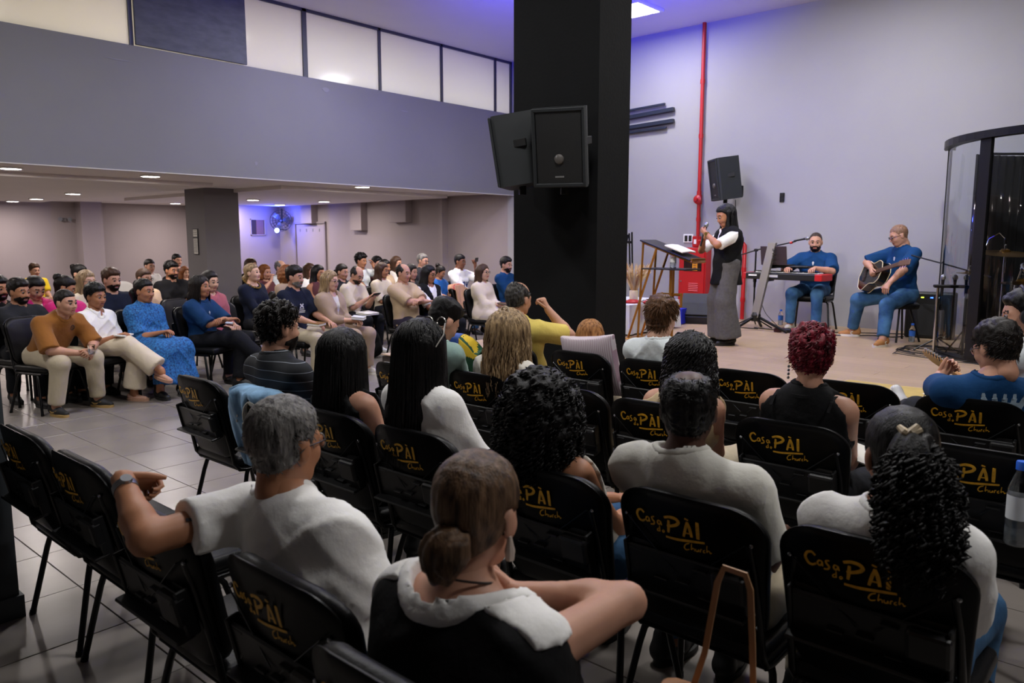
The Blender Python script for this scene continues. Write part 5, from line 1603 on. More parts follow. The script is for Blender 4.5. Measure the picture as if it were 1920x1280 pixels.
wr = P['arm']['L'][2]; el = P['arm']['L'][1]; dd = (wr - el) / np.linalg.norm(wr - el)
b = MB(); b.tube([wr - dd * .035 - dd * .008, wr - dd * .035 + dd * .008], .031, 14); b.lathe([(.018, 0), (.018, .006)], 16, c=wr - dd * .035 + np.array([.022, .018, .008]), rot=R3(0, PI / 2, .6)); b.build('wristwatch', mat('watch_gold', '#c9a85c', .3, metal=1), P['e'], True)

# ---- cloth-covered table with wheat
e = empty('covered_table', (8.75, 5.75, SZ), 0, 'table under a white pleated cloth left of the lectern', 'table')
b = MB()
n = 120; per = []
W, D_ = .55, .62
for i in range(n):
    u = i / n * 4; sd = int(u); f_ = u - sd
    x, y = [(-D_ + 2 * D_ * f_, -W), (D_, -W + 2 * W * f_), (D_ - 2 * D_ * f_, W), (-D_, W - 2 * W * f_)][sd]
    per.append((x, y))
V = []
for k, (z, o_) in enumerate(((.385, 0), (.37, .006), (.2, .018), (.02, .032))):
    for i, (x, y) in enumerate(per):
        a = math.atan2(y, x); w = 1 + o_ * (1.0 + 1.2 * math.sin(i * 1.35)) if k > 1 else 1
        V.append((x * w, y * w, z))
F = [tuple(range(n))]
for k in range(3):
    F += [(k * n + i, (k + 1) * n + i, (k + 1) * n + (i + 1) % n, k * n + (i + 1) % n) for i in range(n)]
b.add(V, F); b.build('tablecloth', mat('white_tablecloth', '#d4d6da', .85, bump=.1, bscale=200), e, True, 40)
for sx in (-1, 1):
    for sy in (-1, 1):
        b = MB(); b.tube([(sx * .5, sy * .45, 0), (sx * .5, sy * .45, .36)], .02, 8); b.build('leg', m_black_metal, e)
e = empty('wheat_sheaf', (8.62, 5.45, SZ + .387), 0, 'sheaf of dried wheat standing on the white cloth', 'flowers')
rs = np.random.RandomState(3)
mw = mat('dry_wheat', '#c9a877', .8, vary=.2, vscale=30); mw2 = mat('dry_leaf', '#e2d2b2', .8, vary=.1, vscale=20)
stk, lf = MB(), MB()
for i in range(110):
    a = rs.uniform(0, 2 * PI); r0 = rs.uniform(0, .05); r1 = rs.uniform(.08, .22); hh = rs.uniform(.36, .50)
    p0 = (r0 * math.cos(a), r0 * math.sin(a), 0); p1 = (.045 * math.cos(a), .045 * math.sin(a), hh * .45); p2 = (r1 * math.cos(a), r1 * math.sin(a), hh)
    stk.tube([p0, p1, tuple((np.array(p1) + np.array(p2)) / 2 * np.array([.8, .8, 1.03])), p2], .003, 5)
    d = np.array(p2) - np.array(p1); d /= np.linalg.norm(d)
    if i % 2:
        stk.tube([np.array(p2) - d * .09, np.array(p2) - d * .04, np.array(p2) + d * .02], [.005, .011, .002], 5)
    else:
        lf.ribbon([p1, np.array(p1) + d * .15 + np.array([0, 0, .03]), np.array(p2) + np.array([.02 * math.cos(a), .02 * math.sin(a), -.02])], [.016, .04, .006], up=(math.cos(a + 1.2), math.sin(a + 1.2), .4), th=.0012)
o = stk.build('wheat_stalks', mw, e); o['kind'] = 'stuff'
o = lf.build('wheat_leaves', mw2, e); o['kind'] = 'stuff'
b = MB(); b.lathe([(.05, .0), (.058, .02), (.056, .14), (.05, .15)], 18); b.build('binding', mw2, e, True)
e = empty('flower_bed', (8.5, 5.4, SZ + .387), 0, 'red cloth and green leaves spread at the foot of the wheat', 'decoration')
lf = MB(); rd = MB()
for i in range(26):
    a = rs.uniform(0, 2 * PI); r0 = rs.uniform(.08, .3)
    c = np.array([r0 * math.cos(a) * .6, r0 * math.sin(a), .012])
    d = np.array([math.cos(a), math.sin(a), .12]) * .05
    (lf if i % 3 else rd).ribbon([c - d, c + np.array([0, 0, .02]), c + d], [.01, .035, .004], th=.002)
rd.lathe([(.10, 0), (.11, .02), (.05, .045)], 14, c=(-.06, -.05, 0)); rd.lathe([(.05, 0), (.07, .03), (.03, .05)], 12, c=(-.1, -.3, 0))
o = lf.build('leaves', mat('leaf_green', '#41603a', .6), e); o['kind'] = 'stuff'
rd.build('red_cloth', m_red, e)
b = MB(); b.lathe([(.02, -.12), (.05, -.08), (.055, 0), (.045, .09), (.01, .12)], 14, c=(-.1, .3, .06), rot=R3(PI / 2, 0, .4)); b.build('bread_loaf', mat('bread', '#9c7432', .7), e, True)

# ---- folded easel leaning by the wall
e = empty('easel', (10.55, 6.78, 0), 0, 'black folded easel standing by the stage wall', 'easel')
for k, (y0, y1) in enumerate(((.34, .02), (-.02, .0), (-.06, -.05))):
    b = MB(); b.tube([(-.1 if k == 0 else .1, y0, 0), (0, y1, 1.72 + .02 * k)], .014, 6); b.build('leg', m_black_metal, e)
b = MB(); b.tube([(0, .03, 1.6), (0, -.06, 1.6)], .02, 6); b.build('hinge', m_black_metal, e)

# ---- fire hose cabinet, pipes, call point
e = empty('hose_cabinet', (XW, 5.79, .64), 0, 'red fire hose cabinet with window and louvres on the stage wall', 'cabinet')
b = MB(); b.box((-.09, 0, .44), (.18, .46, .88), bevel=.01, seg=1); b.build('body', m_red, e)
b = MB(); b.box((-.188, 0, .44), (.016, .42, .84), bevel=.005, seg=1); dr = b.build('door', m_red, e)
b = MB(); b.box((-.198, -.02, .62), (.006, .30, .2)); b.build('window_pane', mat('cabinet_glass', '#241413', .12), dr)
b = MB(); b.box((-.203, -.06, .63), (.004, .085, .2)); b.build('sticker', mat('amber_sticker', '#d98d1c', .5), dr)
b = MB()
for k in range(5):
    b.box((-.206, -.06, .70 - k * .032), (.002, .05, .012))
b.build('lettering', mat('sticker_text', '#5a2c0a', .6), dr)
for k in range(5):
    b = MB(); b.box((-.2, -.04, .33 - k * .028), (.014, .16, .010), rot=R3(0, .5, 0)); b.build('louvre', mat('red_louvre', '#d25a5e', .4), dr)
b = MB(); b.lathe([(.012, 0), (.012, .012)], 12, c=(-.2, .17, .36), rot=R3(0, -PI / 2, 0)); b.build('knob', m_chrome, dr, True)
e = empty('fire_pipe', (XW - .05, 5.775, 0), 0, 'tall red fire main pipe on the stage wall', 'pipe')
b = MB(); b.tube([(0, 0, 1.72), (0, 0, ZC)], .028, 12); b.tube([(0, 0, 1.55), (0, 0, 1.75)], .024, 12); b.build('pipe', m_red, e, True)
for z in (2.35, 3.2, 4.0, 1.95):
    b = MB(); b.tube([(0, 0, z - .03), (0, 0, z + .03)], .036, 12); b.build('coupling', m_red, e, True)
b = MB(); b.lathe([(.02, 0), (.06, .01), (.065, .03), (.03, .05), (.02, .08)], 16, c=(-.03, .0, 2.25), rot=R3(0, -PI / 2, 0)); b.tube([(0, 0, 2.18), (0, 0, 2.32)], .045, 12); b.build('valve', m_red, e, True)
b = MB(); b.tube([(0, 0, 1.62), (0, -.16, 1.62), (0, -.2, 1.62)], .02, 10); b.build('branch', m_red, e, True)
e = empty('call_point', (XW - .03, 5.80, 1.53), 0, 'red fire alarm call point box beside the pipe', 'alarm box')
b = MB(); b.box((0, 0, .08), (.06, .13, .17), bevel=.008, seg=1); b.build('box', m_red, e)
b = MB(); b.box((-.034, 0, .08), (.006, .07, .07)); b.build('break_pane', m_white, e)
e = empty('fire_pipe', (XW - .06, 5.0, 0), 0, 'short red pipe bend behind the microphone stand', 'pipe')
b = MB(); b.tube([(0, .16, 1.59), (0, .03, 1.59), (0, .0, 1.56), (0, 0, .46)], .030, 12); b.build('pipe', m_red, e, True)
for z in (1.2, .75):
    b = MB(); b.tube([(0, 0, z - .03), (0, 0, z + .03)], .037, 12); b.build('coupling', m_red, e, True)
def plate(name, y, z, w, h, lab, holes, m_p=m_white):
    e = empty(name, (XW, y, z), 0, lab, 'wall plate')
    b = MB(); b.box((-.008, 0, 0), (.016, w, h), bevel=.004, seg=1); b.build('plate', m_p, e)
    for (yy, zz, ww, hh) in holes:
        b = MB(); b.box((-.018, yy, zz), (.008, ww, hh), bevel=.002, seg=1); b.build('module', m_black_plastic, e)
plate('switch_plate', 5.96, 1.66, .17, .13, 'white switch plate with two black modules above the hose cabinet', [(-.035, 0, .05, .09), (.035, 0, .05, .09)])
plate('outlet_plate', 4.49, 2.24, .07, .13, 'small black outlet plate on the bare stage wall', [(0, .03, .045, .045), (0, -.03, .045, .045)], m_black_plastic)

# ---- wall bars (hanging light profiles)
for (y0, y1, z0_, z1_, t, lab) in ((8.2, 6.41, 3.66, 3.745, .035, 'thin upper dark wall bar beside the pillar'), (8.2, 6.25, 3.54, 3.65, .06, 'thick upper dark wall bar beside the pillar'), (8.2, 6.25, 3.40, 3.475, .06, 'thick lower dark wall bar beside the pillar'), (8.2, 6.38, 3.33, 3.385, .035, 'thin lower dark wall bar beside the pillar')):
    e = empty('light_bar', (XW - .05, 0, 0), 0, lab, 'bar', 'dark bars on the stage wall')
    a = math.atan2(z1_ - z0_, y0 - y1)
    b = MB(); b.box((0, (y0 + y1) / 2, (z0_ + z1_) / 2), (t, y0 - y1, t), rot=R3(-a, 0, 0), bevel=.004, seg=1); b.build('profile', mat('navy_bar', '#1c2336', .4), e)
    for yy in (7.0, 7.8):
        b = MB(); b.tube([(.05, yy, z1_ - (yy - y1) / (y0 - y1) * (z1_ - z0_)), (-.0, yy, z1_ - (yy - y1) / (y0 - y1) * (z1_ - z0_))], .012, 8); b.build('standoff', m_black_metal, e)

# ---- loudspeakers
def loudspeaker(loc, rz, tilt, w, d, h, label, front=True):
    e = empty('loudspeaker', loc, rz, label, 'loudspeaker', 'wall loudspeakers')
    R = R3(0, tilt, 0)
    m_cab = mat('speaker_cabinet', '#1b1f22', .6, vary=.08, vscale=20, bump=.1, bscale=250)
    b = MB(); b.prism([(-d / 2, -w * .36), (-d / 2, w * .36), (d / 2 - .03, w / 2), (d / 2, w / 2 - .01), (d / 2, -w / 2 + .01), (d / 2 - .03, -w / 2)], h, c=(0, 0, -h / 2))
    b.v = [tuple(R @ np.array(p)) for p in b.v]; b.build('cabinet', m_cab, e)
    b = MB(); b.box((d / 2 + .006, 0, 0), (.012, w * .86, h * .9), bevel=.005, seg=1); b.v = [tuple(R @ np.array(p)) for p in b.v]; b.build('front_grille', mat('speaker_grille', '#0c0d0e', .55, bump=.3, bscale=400), e)
    b = MB()
    for (x_, y_, sx, sy) in ((d / 2 + .014, 0, w * .96, .025),):
        b.box((x_, 0, h / 2 - .02), (.02, w * .96, .03), bevel=.006, seg=1); b.box((x_, 0, -h / 2 + .02), (.02, w * .96, .03), bevel=.006, seg=1)
        for s_ in (-1, 1):
            b.box((x_, s_ * (w / 2 - .014), 0), (.02, .026, h * .98), bevel=.006, seg=1)
    b.v = [tuple(R @ np.array(p)) for p in b.v]; b.build('front_rim', m_cab, e)
    b = MB(); b.lathe([(.038, 0), (.034, .012), (.02, .02), (.004, .022)], 20, c=(d / 2 + .012, 0, -.08 * h / .58), rot=R3(0, PI / 2, 0)); b.v = [tuple(R @ np.array(p)) for p in b.v]; b.build('dust_cap', mat('dust_cap', '#5a5653', .35), e, True)
    b = MB(); b.box((d / 2 + .013, 0, -h * .36), (.004, .07, .012)); b.v = [tuple(R @ np.array(p)) for p in b.v]; b.build('badge', mat('badge_grey', '#777777', .4), e)
    for s_ in (-1, 1):
        b = MB(); b.box((-.02, s_ * w * .43, .04), (.11, .03, .06), rot=R3(0, 0, s_ * -.16), bevel=.004, seg=1); b.v = [tuple(R @ np.array(p)) for p in b.v]; b.build('handle_recess', mat('handle_black', '#050505', .6), e)
    b = MB(); b.box((-d / 2 - .03, 0, -h * .3), (.1, .1, .16), bevel=.01, seg=1); b.build('bracket', m_black_metal, e)
    b = MB(); b.lathe([(.03, -.07), (.03, 0)], 10, c=(-.0, 0, -h / 2 - .0)); b.build('pole_cup', m_black_metal, e)
    return e
# on the pillar: the left one turned to the gallery side, the right one towards the hall
loudspeaker((4.88, 4.17, 2.36), math.radians(118), math.radians(9), .40, .36, .56, 'left black loudspeaker on the pillar, turned to the gallery side')
loudspeaker((4.93, 3.78, 2.37), math.radians(203), math.radians(10), .42, .34, .60, 'right black loudspeaker on the pillar, facing the hall')
e = loudspeaker((XW - .36, 5.19, 2.52), math.radians(135), math.radians(8), .36, .34, .60, 'black loudspeaker bracketed on the stage wall behind the woman')
b = MB(); b.tube([(-.14, -.2, .18), (-.10, -.28, .1), (-.12, -.27, -.12), (-.2, -.2, -.22)], .006, 6); b.tube([(-.17, -.05, -.3), (-.19, -.03, -.8), (-.2, -.03, -2.0)], .006, 6); b.build('speaker_cable', m_cable, e, True)

# ---- floor monitor and draped box left of the woman
e = empty('stage_monitor', (10.15, 5.28, SZ), math.radians(200), 'black wedge stage monitor on the floor behind the woman', 'loudspeaker')
b = MB(); b.prism([(-.24, 0), (.22, 0), (.26, .1), (-.02, .42), (-.24, .40)], .52, frame=[[1, 0, 0], [0, 0, 1], [0, 1, 0]], c=(0, -.26, 0)); b.build('cabinet', mat('monitor_black', '#17181a', .6, bump=.1, bscale=200), e)
b = MB(); b.box((.12, 0, .26), (.012, .46, .38), rot=R3(0, math.radians(-49 + 90 - 90), 0)); b.build('grille', mat('speaker_grille2', '#0c0d0e', .55, bump=.3, bscale=400), e)
e = empty('draped_box', (9.95, 5.75, SZ), math.radians(10), 'low box draped with red, white and blue cloth on the stage', 'draped box')
b = MB()
def drape(b, x0, x1, y0, y1, z, n=30):
    V = []; 
    for i in range(n):
        u = i / n * 4; sd = int(u); f_ = u - sd
        V.append([(x0 + (x1 - x0) * f_, y0), (x1, y0 + (y1 - y0) * f_), (x1 - (x1 - x0) * f_, y1), (x0, y1 - (y1 - y0) * f_)][sd])
    cx, cy = (x0 + x1) / 2, (y0 + y1) / 2
    VV = [(x, y, z) for x, y in V] + [(cx + (x - cx) * (1.05 + .05 * math.sin(i * 1.9)), cy + (y - cy) * (1.05 + .05 * math.sin(i * 1.9)), .01) for i, (x, y) in enumerate(V)]
    b.add(VV, [tuple(range(n))] + [(i, i + n, (i + 1) % n + n, (i + 1) % n) for i in range(n)])
drape(b, -.3, .3, -.02, .5, .24); b.build('red_cloth', mat('red_satin', '#c3271c', .5, vary=.12, vscale=5), e, True, 40)
b = MB(); drape(b, -.28, .28, -.18, -.02, .245); b.build('white_cloth', mat('white_satin', '#cfd0d8', .5), e, True, 40)
b = MB(); drape(b, -.3, .3, -.36, -.16, .22); b.build('blue_cloth', mat('blue_satin', '#1420a8', .5), e, True, 40)
b = MB(); drape(b, -.2, .24, .1, .42, .262); b.build('yellow_cloth', mat('yellow_satin', '#d09a2a', .5), e, True, 40)

# ---- boom microphone stand
e = empty('microphone_stand', (10.12, 4.47, SZ), 0, 'black boom microphone stand beside the keyboard', 'microphone stand')
b = MB(); b.tube([(0, 0, .1), (0, 0, 1.05)], .012, 8); b.build('pole', m_black_metal, e)
b = MB(); b.tube([(0, 0, .55), (0, 0, .78)], .018, 8); b.tube([(0, 0, .62), (.0, 0, .66)], .026, 8); b.build('clutch', m_black_plastic, e)
for a in (.3, 2.4, 4.5):
    b = MB(); b.tube([(0, 0, .14), (.3 * math.cos(a), .3 * math.sin(a), .012)], .010, 6); b.build('leg', m_black_metal, e)
b = MB(); b.lathe([(.022, 0), (.03, .02), (.022, .06)], 10, c=(0, 0, .09)); b.build('hub', m_black_plastic, e)
b = MB(); b.tube([(-.02, .22, .98), (0, 0, 1.05), (-.1, -.58, 1.17)], .0085, 8); b.build('boom', m_black_metal, e)
b = MB(); b.lathe([(.02, -.03), (.02, .03)], 10, c=(0, 0, 1.05), rot=R3(0, PI / 2, 0)); b.build('swivel', m_black_plastic, e)
mc = empty('stand_microphone', (10.12, 4.47, SZ), 0, 'black vocal microphone clipped on the boom stand', 'microphone')
microphone(mc, (-.095, -.55, 1.175), (-.12, -.76, 1.215))
b = MB(); b.tube([(-.09, -.50, 1.15), (-.092, -.53, 1.157)], .017, 10); b.build('red_ring', m_red, mc)

# ---- keyboard on a single-column stand
e = empty('keyboard_stand', (9.78, 4.14, SZ), 0, 'grey leaning column keyboard stand with black tripod feet', 'keyboard stand')
b = MB(); b.prism([(-.05, -.03), (.05, -.03), (.05, .03), (-.05, .03)], .98, frame=[[0, 1, 0], [1, 0, 0], [0, 0, 1]])
def shear(p): return (p[0] + .10 * (p[2]), p[1] + (p[2] - .98) * -.16 + .0, p[2] + .17)
b.v = [shear(p) for p in b.v]; b.build('column', mat('stand_grey', '#8f8a84', .4, metal=.5), e)
text_obj('STAY', .085, m_black_plastic, e, (-.034 + .085, -.02, .98), (PI / 2, PI / 2 + .0, -PI / 2))
for (x, y) in ((-.28, .22), (-.1, -.42), (.42, .15)):
    b = MB(); b.tube([(.02, .155, .19), (x, y + .1, .015)], .02, 6); b.build('leg', m_black_metal, e)
b = MB(); b.lathe([(.06, 0), (.065, .08), (.05, .12)], 12, c=(.02, .155, .12)); b.build('hub', m_black_plastic, e)
for z in (.66, .83):
    b = MB(); b.box((.17, .06 - (z - .66) * .2, z), (.26, .04, .03), bevel=.006, seg=1); b.build('arm', m_black_metal, e)
e = empty('keyboard', (9.98, 3.98, SZ + .67), math.radians(-6), 'black and red stage keyboard before the seated player', 'keyboard')
b = MB(); b.box((0, 0, .045), (.30, 1.08, .085), bevel=.012, seg=2); b.build('case', m_black_plastic, e)
b = MB(); b.box((0, -.50, .046), (.304, .10, .088), bevel=.012, seg=2); b.build('end_cheek', m_red, e)
b = MB(); b.box((0, .52, .046), (.304, .05, .088), bevel=.012, seg=2); b.build('end_cheek', m_red, e)
kw_, kb_ = MB(), MB()
for i in range(43):
    kw_.box((.075, -.42 + i * .0205, .093), (.13, .019, .014))
    if i % 7 not in (2, 6):
        kb_.box((.045, -.41 + i * .0205, .105), (.08, .010, .014))
o = kw_.build('white_keys', m_white, e); o['kind'] = 'stuff'
o = kb_.build('black_keys', m_black_plastic, e); o['kind'] = 'stuff'
b = MB(); b.box((-.152, .40, .055), (.003, .12, .02)); b.build('maker_mark', m_white, e)
b = MB(); b.box((-.152, .1, .05), (.003, .12, .03)); b.build('rear_panel', mat('panel_white_print', '#b9b9b9', .5), e)
e = empty('laptop', (9.92, 4.12, SZ + .86), math.radians(-4), 'grey laptop opened above the keyboard', 'laptop')
b = MB(); b.box((.12, 0, .0), (.24, .35, .018), bevel=.005, seg=1); b.build('base', m_black_plastic, e)
b = MB(); b.box((-.035, 0, .125), (.012, .36, .25), rot=R3(0, -.18, 0), bevel=.004, seg=1); b.build('screen_lid', mat('laptop_lid', '#4a3f44', .4, metal=.5), e)
b = MB(); b.box((.14, -.2, -.02), (.26, .5, .03), bevel=.01, seg=1); b.build('tray', m_black_metal, e)

sit_kb = person('keyboardist', 'bearded musician in blue t-shirt and jeans seated at the keyboard', (10.36, 3.76), 1.61, 186, near=2, skin='light', hair=('stubble', 'stubdark', dict(recede=.02, vol=1.6)), z0=SZ, top=dict(m=c_royal, sleeve=.9, loose=.025, neckr=.06), bottom=P_JN, shoes='cream', beard=('dark', .006), hyaw=10, hpitch=8, lean=2, sw=1.1, fat=.02,
                hands=dict(L=dict(at=(.36, .10, .83), dir=(1, -.1, -.1), pole=(-.3, 1, -.6), curl=25), R=dict(at=(.36, -.22, .83), dir=(1, .0, -.1), pole=(-.3, -1, -.6), curl=25)), feet=dict(L=(.42, .16, .085), R=(.30, -.2, .085)),
                chair_label='black padded chair of the keyboard player', chair_group='padded chairs on the stage')

# ---- acoustic guitarist
gt = person('guitarist', 'bald musician in blue t-shirt and jeans seated with acoustic guitar', (9.80, 2.60), 1.69, 142, near=2, skin='light', hair=('stubble', 'stub', {}), z0=SZ, hipz=.56, top=dict(m=c_royal, sleeve=.95, loose=.03, neckr=.062), bottom=dict(m=c_jeans, wide=.012), shoes='tan', hyaw=-16, hpitch=22, neck=24, lean=4, sw=1.14, fat=.02, glasses='black',
            hands=dict(R=dict(at=(.30, -.10, .86), pole=(-.1, -1, .1), dir=(.35, .6, -.7), n=(.9, -.2, .2), curl=55), L=dict(at=(.40, .36, .70), pole=(-.1, 1, -.3), dir=(.6, .1, -.8), n=(.5, .4, .7), curl=30)), feet=dict(R=(.22, -.50, .085), L=(.46, .40, .085), toeR=-30, toeL=15))
gr = gt['root']
e = empty('stool', (gr[0], gr[1], SZ), math.radians(142), 'black padded stool under the guitarist', 'stool')
b = MB(); b.lathe([(.03, .385), (.19, .39), (.2, .41), (.2, .44), (.18, .455)], 24, c=(-.05, 0, 0)); b.build('seat', m_leather, e, True)
for a in (.8, 2.4, 3.9, 5.5):
    b = MB(); b.tube([(-.05 + .1 * math.cos(a), .1 * math.sin(a), .39), (-.05 + .22 * math.cos(a), .22 * math.sin(a), 0)], .012, 8); b.build('leg', m_black_metal, e)
def guitar_outline(L=.5, lower=.20, waist=.125, upper=.148, n=18):
    pts = []
    ctrl_t = [0, .08, .27, .52, .58, .80, .93, 1.0]; ctrl_w = [.0, .135, lower, waist + .004, waist, upper, .105, .0]
    t = np.concatenate([np.linspace(0, .08, 6)[:-1], np.linspace(.08, .93, 22), np.linspace(.93, 1, 6)[1:]])
    w = np.interp(t, ctrl_t, ctrl_w)
    for _ in range(3):
        w[1:-1] = (w[:-2] + 2 * w[1:-1] + w[2:]) / 4
    up = [(x * L, ww) for x, ww in zip(t, w)]
    return up + [(x, -y) for x, y in up[::-1][1:-1]]
ga = empty('acoustic_guitar', (gr[0], gr[1], SZ), math.radians(142), 'black acoustic guitar with cream binding held by the guitarist', 'guitar')
U = np.array([.10, .97, .22]); U /= np.linalg.norm(U); Nn = np.array([.92, -.15, .35]); Nn -= U * (Nn @ U); Nn /= np.linalg.norm(Nn); Wv = np.cross(Nn, U)
FR = np.stack([U, Wv, Nn], 1); c0 = np.array([.16, -.36, .70])
ol = guitar_outline()
b = MB(); b.prism(ol, .105, frame=FR, c=c0); b.build('sound_box', mat('guitar_black', '#0a0a0b', .15, coat=.6), ga, True, 30)
b = MB()
for zz in (0, .105):
    lp = [c0 + FR @ np.array([x, y, zz]) for x, y in ol]; b.tube(lp + [lp[0]], .0045, 5, caps=False)
b.build('binding', mat('cream_binding', '#d9c9a0', .5), ga)
b = MB(); b.lathe([(.05, 0), (.05, .002)], 24, c=c0 + FR @ np.array([.33, 0, .105]), rot=FR @ R3(0, 0, 0)); b.build('sound_hole', mat('hole_dark', '#020202', .9), ga)
b = MB(); b.box(c0 + FR @ np.array([.14, 0, .112]), (.03, .15, .012), rot=FR); b.build('bridge', mat('rosewood', '#2b1810', .5), ga)
b = MB(); b.box(c0 + FR @ np.array([.60, 0, .112]), (.52, .05, .02), rot=FR, bevel=.006, seg=1); b.build('neck', mat('neck_wood', '#5a3a22', .5), ga)
b = MB(); b.box(c0 + FR @ np.array([.94, 0, .104]), (.17, .07, .016), rot=FR @ R3(0, .2, 0), bevel=.006, seg=1); b.build('headstock', mat('neck_wood', '#5a3a22', .5), ga)
for i in range(3):
    for s_ in (-1, 1):
        b = MB(); b.tube([c0 + FR @ np.array([.89 + i * .045, s_ * .03, .10]), c0 + FR @ np.array([.89 + i * .045, s_ * .056, .10])], .006, 6); b.build('tuner', mat('gold_tuner', '#cfae5c', .25, metal=1), ga)
b = MB()
for i in range(6):
    y = -.02 + i * .008
    b.tube([c0 + FR @ np.array([.14, y * 1.3, .122]), c0 + FR @ np.array([.86, y, .126])], .0008, 4)
o = b.build('strings', m_chrome, ga); o['kind'] = 'stuff'
# amplifier behind the guitarist
e = empty('amplifier', (10.45, 2.35, SZ), math.radians(185), 'black amplifier with small lights behind the guitarist', 'amplifier')
b = MB(); b.box((0, 0, .28), (.30, .52, .55), bevel=.015, seg=1); b.build('cabinet', m_black_plastic, e)
b = MB(); b.box((.155, 0, .23), (.012, .46, .38)); b.build('grille', mat('speaker_grille3', '#0c0d0e', .6, bump=.3, bscale=400), e)
for k, c in enumerate(('#3a6cff', '#b8d23a', '#3a6cff')):
    b = MB(); b.box((.158, -.18 + k * .1, .50), (.006, .03, .012)); b.build('indicator', mat('led_%d' % k, '#000000', .5, emit=c, emit_s=4), e)

# ---- things on the stage floor
bottle((9.86, 2.40, SZ), 'water bottle with blue label at the guitarist\'s foot', h=.22, r=.034)
bottle((10.6, 4.28, SZ), 'water bottle standing behind the keyboard stand', h=.22, r=.034)
e = empty('pedal_board', (9.80, 3.85, SZ), .2, 'dark red and black pedals on the floor before the keyboard player', 'pedals')
for i, (x, y, m_) in enumerate(((0, 0, 'p'), (.02, .13, 'r'), (-.02, -.14, 'p'), (.1, .05, 'r'))):
    b = MB(); b.box((x, y, .025), (.12, .09, .05), bevel=.008, seg=1); b.build('pedal', m_black_plastic if m_ == 'p' else mat('pedal_red', '#43101a', .4), e)
def cable(pts, label, r=.006, m=m_cable):
    P = np.array(pts, float); t = np.linspace(0, len(P) - 1, (len(P) - 1) * 6 + 1)
    Q = np.stack([np.interp(t, np.arange(len(P)), P[:, k]) for k in range(3)], 1)
    for _ in range(4):
        Q[1:-1] = (Q[:-2] + 2 * Q[1:-1] + Q[2:]) / 4
    b = MB(); b.tube(Q, r, 6); o = b.build('cable', m, None, True); tag(o, label, 'cable', 'cables on the stage floor'); return o
z = SZ + .007
rs = np.random.RandomState(5)
labs = ['thin black cable loop nearest the guitarist\'s left shoe', 'black cable curling towards the microphone rack', 'outermost black cable arc on the stage floor', 'tangled black cable before the drum booth', 'black cable bundle behind the water bottle']
for k in range(5):
    c = np.array([9.2 - .12 * k + .1, 1.95 - .08 * k])
    pts = [(c[0] + .45 * (1 + .25 * k * .3) * math.cos(a) * .7 + rs.normal(0, .03), c[1] + (.40 + .07 * k) * math.sin(a) + rs.normal(0, .04), z + .003 * k) for a in np.linspace(rs.uniform(0, 2), rs.uniform(6, 9), 14)]
    cable(pts, labs[k], .0045)
cable([(10.0, 4.4, z), (9.9, 4.0, z), (10.1, 3.5, z), (10.4, 3.0, z), (10.6, 2.6, z), (10.5, 2.3, z)], 'long black cable along the stage wall')
cable([(9.7, 3.6, z), (9.9, 3.2, z), (10.2, 2.9, z), (10.1, 2.7, z), (10.3, 2.6, z)], 'black cable behind the guitarist\'s right shoe')
cable([(9.9, 4.3, z), (9.85, 4.8, z), (10.2, 5.1, z), (10.6, 5.0, z)], 'black cable running to the red pipe')
cable([(9.95, 4.2, 1.1), (10.0, 4.35, .9), (10.1, 4.3, .65), (10.3, 4.2, .47)], 'thin black cable hanging from the keyboard', .004)

# ---- drum booth: curved clear screen, black rim and posts, dark curtain behind
BC = np.array([9.60, .72]); BR = 1.34
def arcpts(a0, a1, r, z, n): return [(BC[0] + r * math.cos(a), BC[1] + r * math.sin(a), z) for a in np.linspace(math.radians(a0), math.radians(a1), n)]
e = empty('drum_booth', (0, 0, 0), 0, 'curved clear drum booth with black rim at the right of the stage', 'drum booth')
def screen_glass():
    m = bpy.data.materials.new('booth_acrylic'); m.use_nodes = True
    nt = m.node_tree; out = nt.nodes['Material Output']
    t = nt.nodes.new('ShaderNodeBsdfTransparent'); t.inputs[0].default_value = (.80, .84, .86, 1)
    g = nt.nodes.new('ShaderNodeBsdfGlossy'); g.inputs['Roughness'].default_value = .03
    fz = nt.nodes.new('ShaderNodeFresnel'); fz.inputs[0].default_value = 1.5
    mx = nt.nodes.new('ShaderNodeMixShader')
    nt.links.new(fz.outputs[0], mx.inputs[0]); nt.links.new(t.outputs[0], mx.inputs[1]); nt.links.new(g.outputs[0], mx.inputs[2]); nt.links.new(mx.outputs[0], out.inputs[0])
    return m
m_acr = screen_glass()
A0, A1 = 95, 300
posts = [95, 142, 190, 245, 300]
for i in range(len(posts) - 1):
    b = MB(); n = 14
    lo_, hi_ = arcpts(posts[i] + .6, posts[i + 1] - .6, BR, SZ + .03, n), arcpts(posts[i] + .6, posts[i + 1] - .6, BR, 2.60, n)
    b.add(lo_ + hi_, [(k, k + 1, n + k + 1, n + k) for k in range(n - 1)]); b.build('clear_panel', m_acr, e, True)
b = MB(); b.ribbon(arcpts(A0, A1, BR, 2.66, 40), .10, th=.07); b.build('top_rim', m_black_metal, e)
b = MB(); b.ribbon(arcpts(A0, A1, BR, SZ + .035, 40), .04, th=.035); b.build('bottom_rail', m_black_metal, e)
for a in posts:
    x, y, _ = arcpts(a, a, BR, 0, 1)[0]
    b = MB(); b.box((x, y, (SZ + 2.6) / 2), (.035, .13 if a in (142, 190) else .06, 2.6 - SZ), rot=R3(0, 0, math.radians(a))); b.build('post', m_black_metal, e)
cu = empty('curtain', (0, 0, 0), 0, 'black pleated curtain behind the drum kit', 'curtain')
b = MB(); n = 150
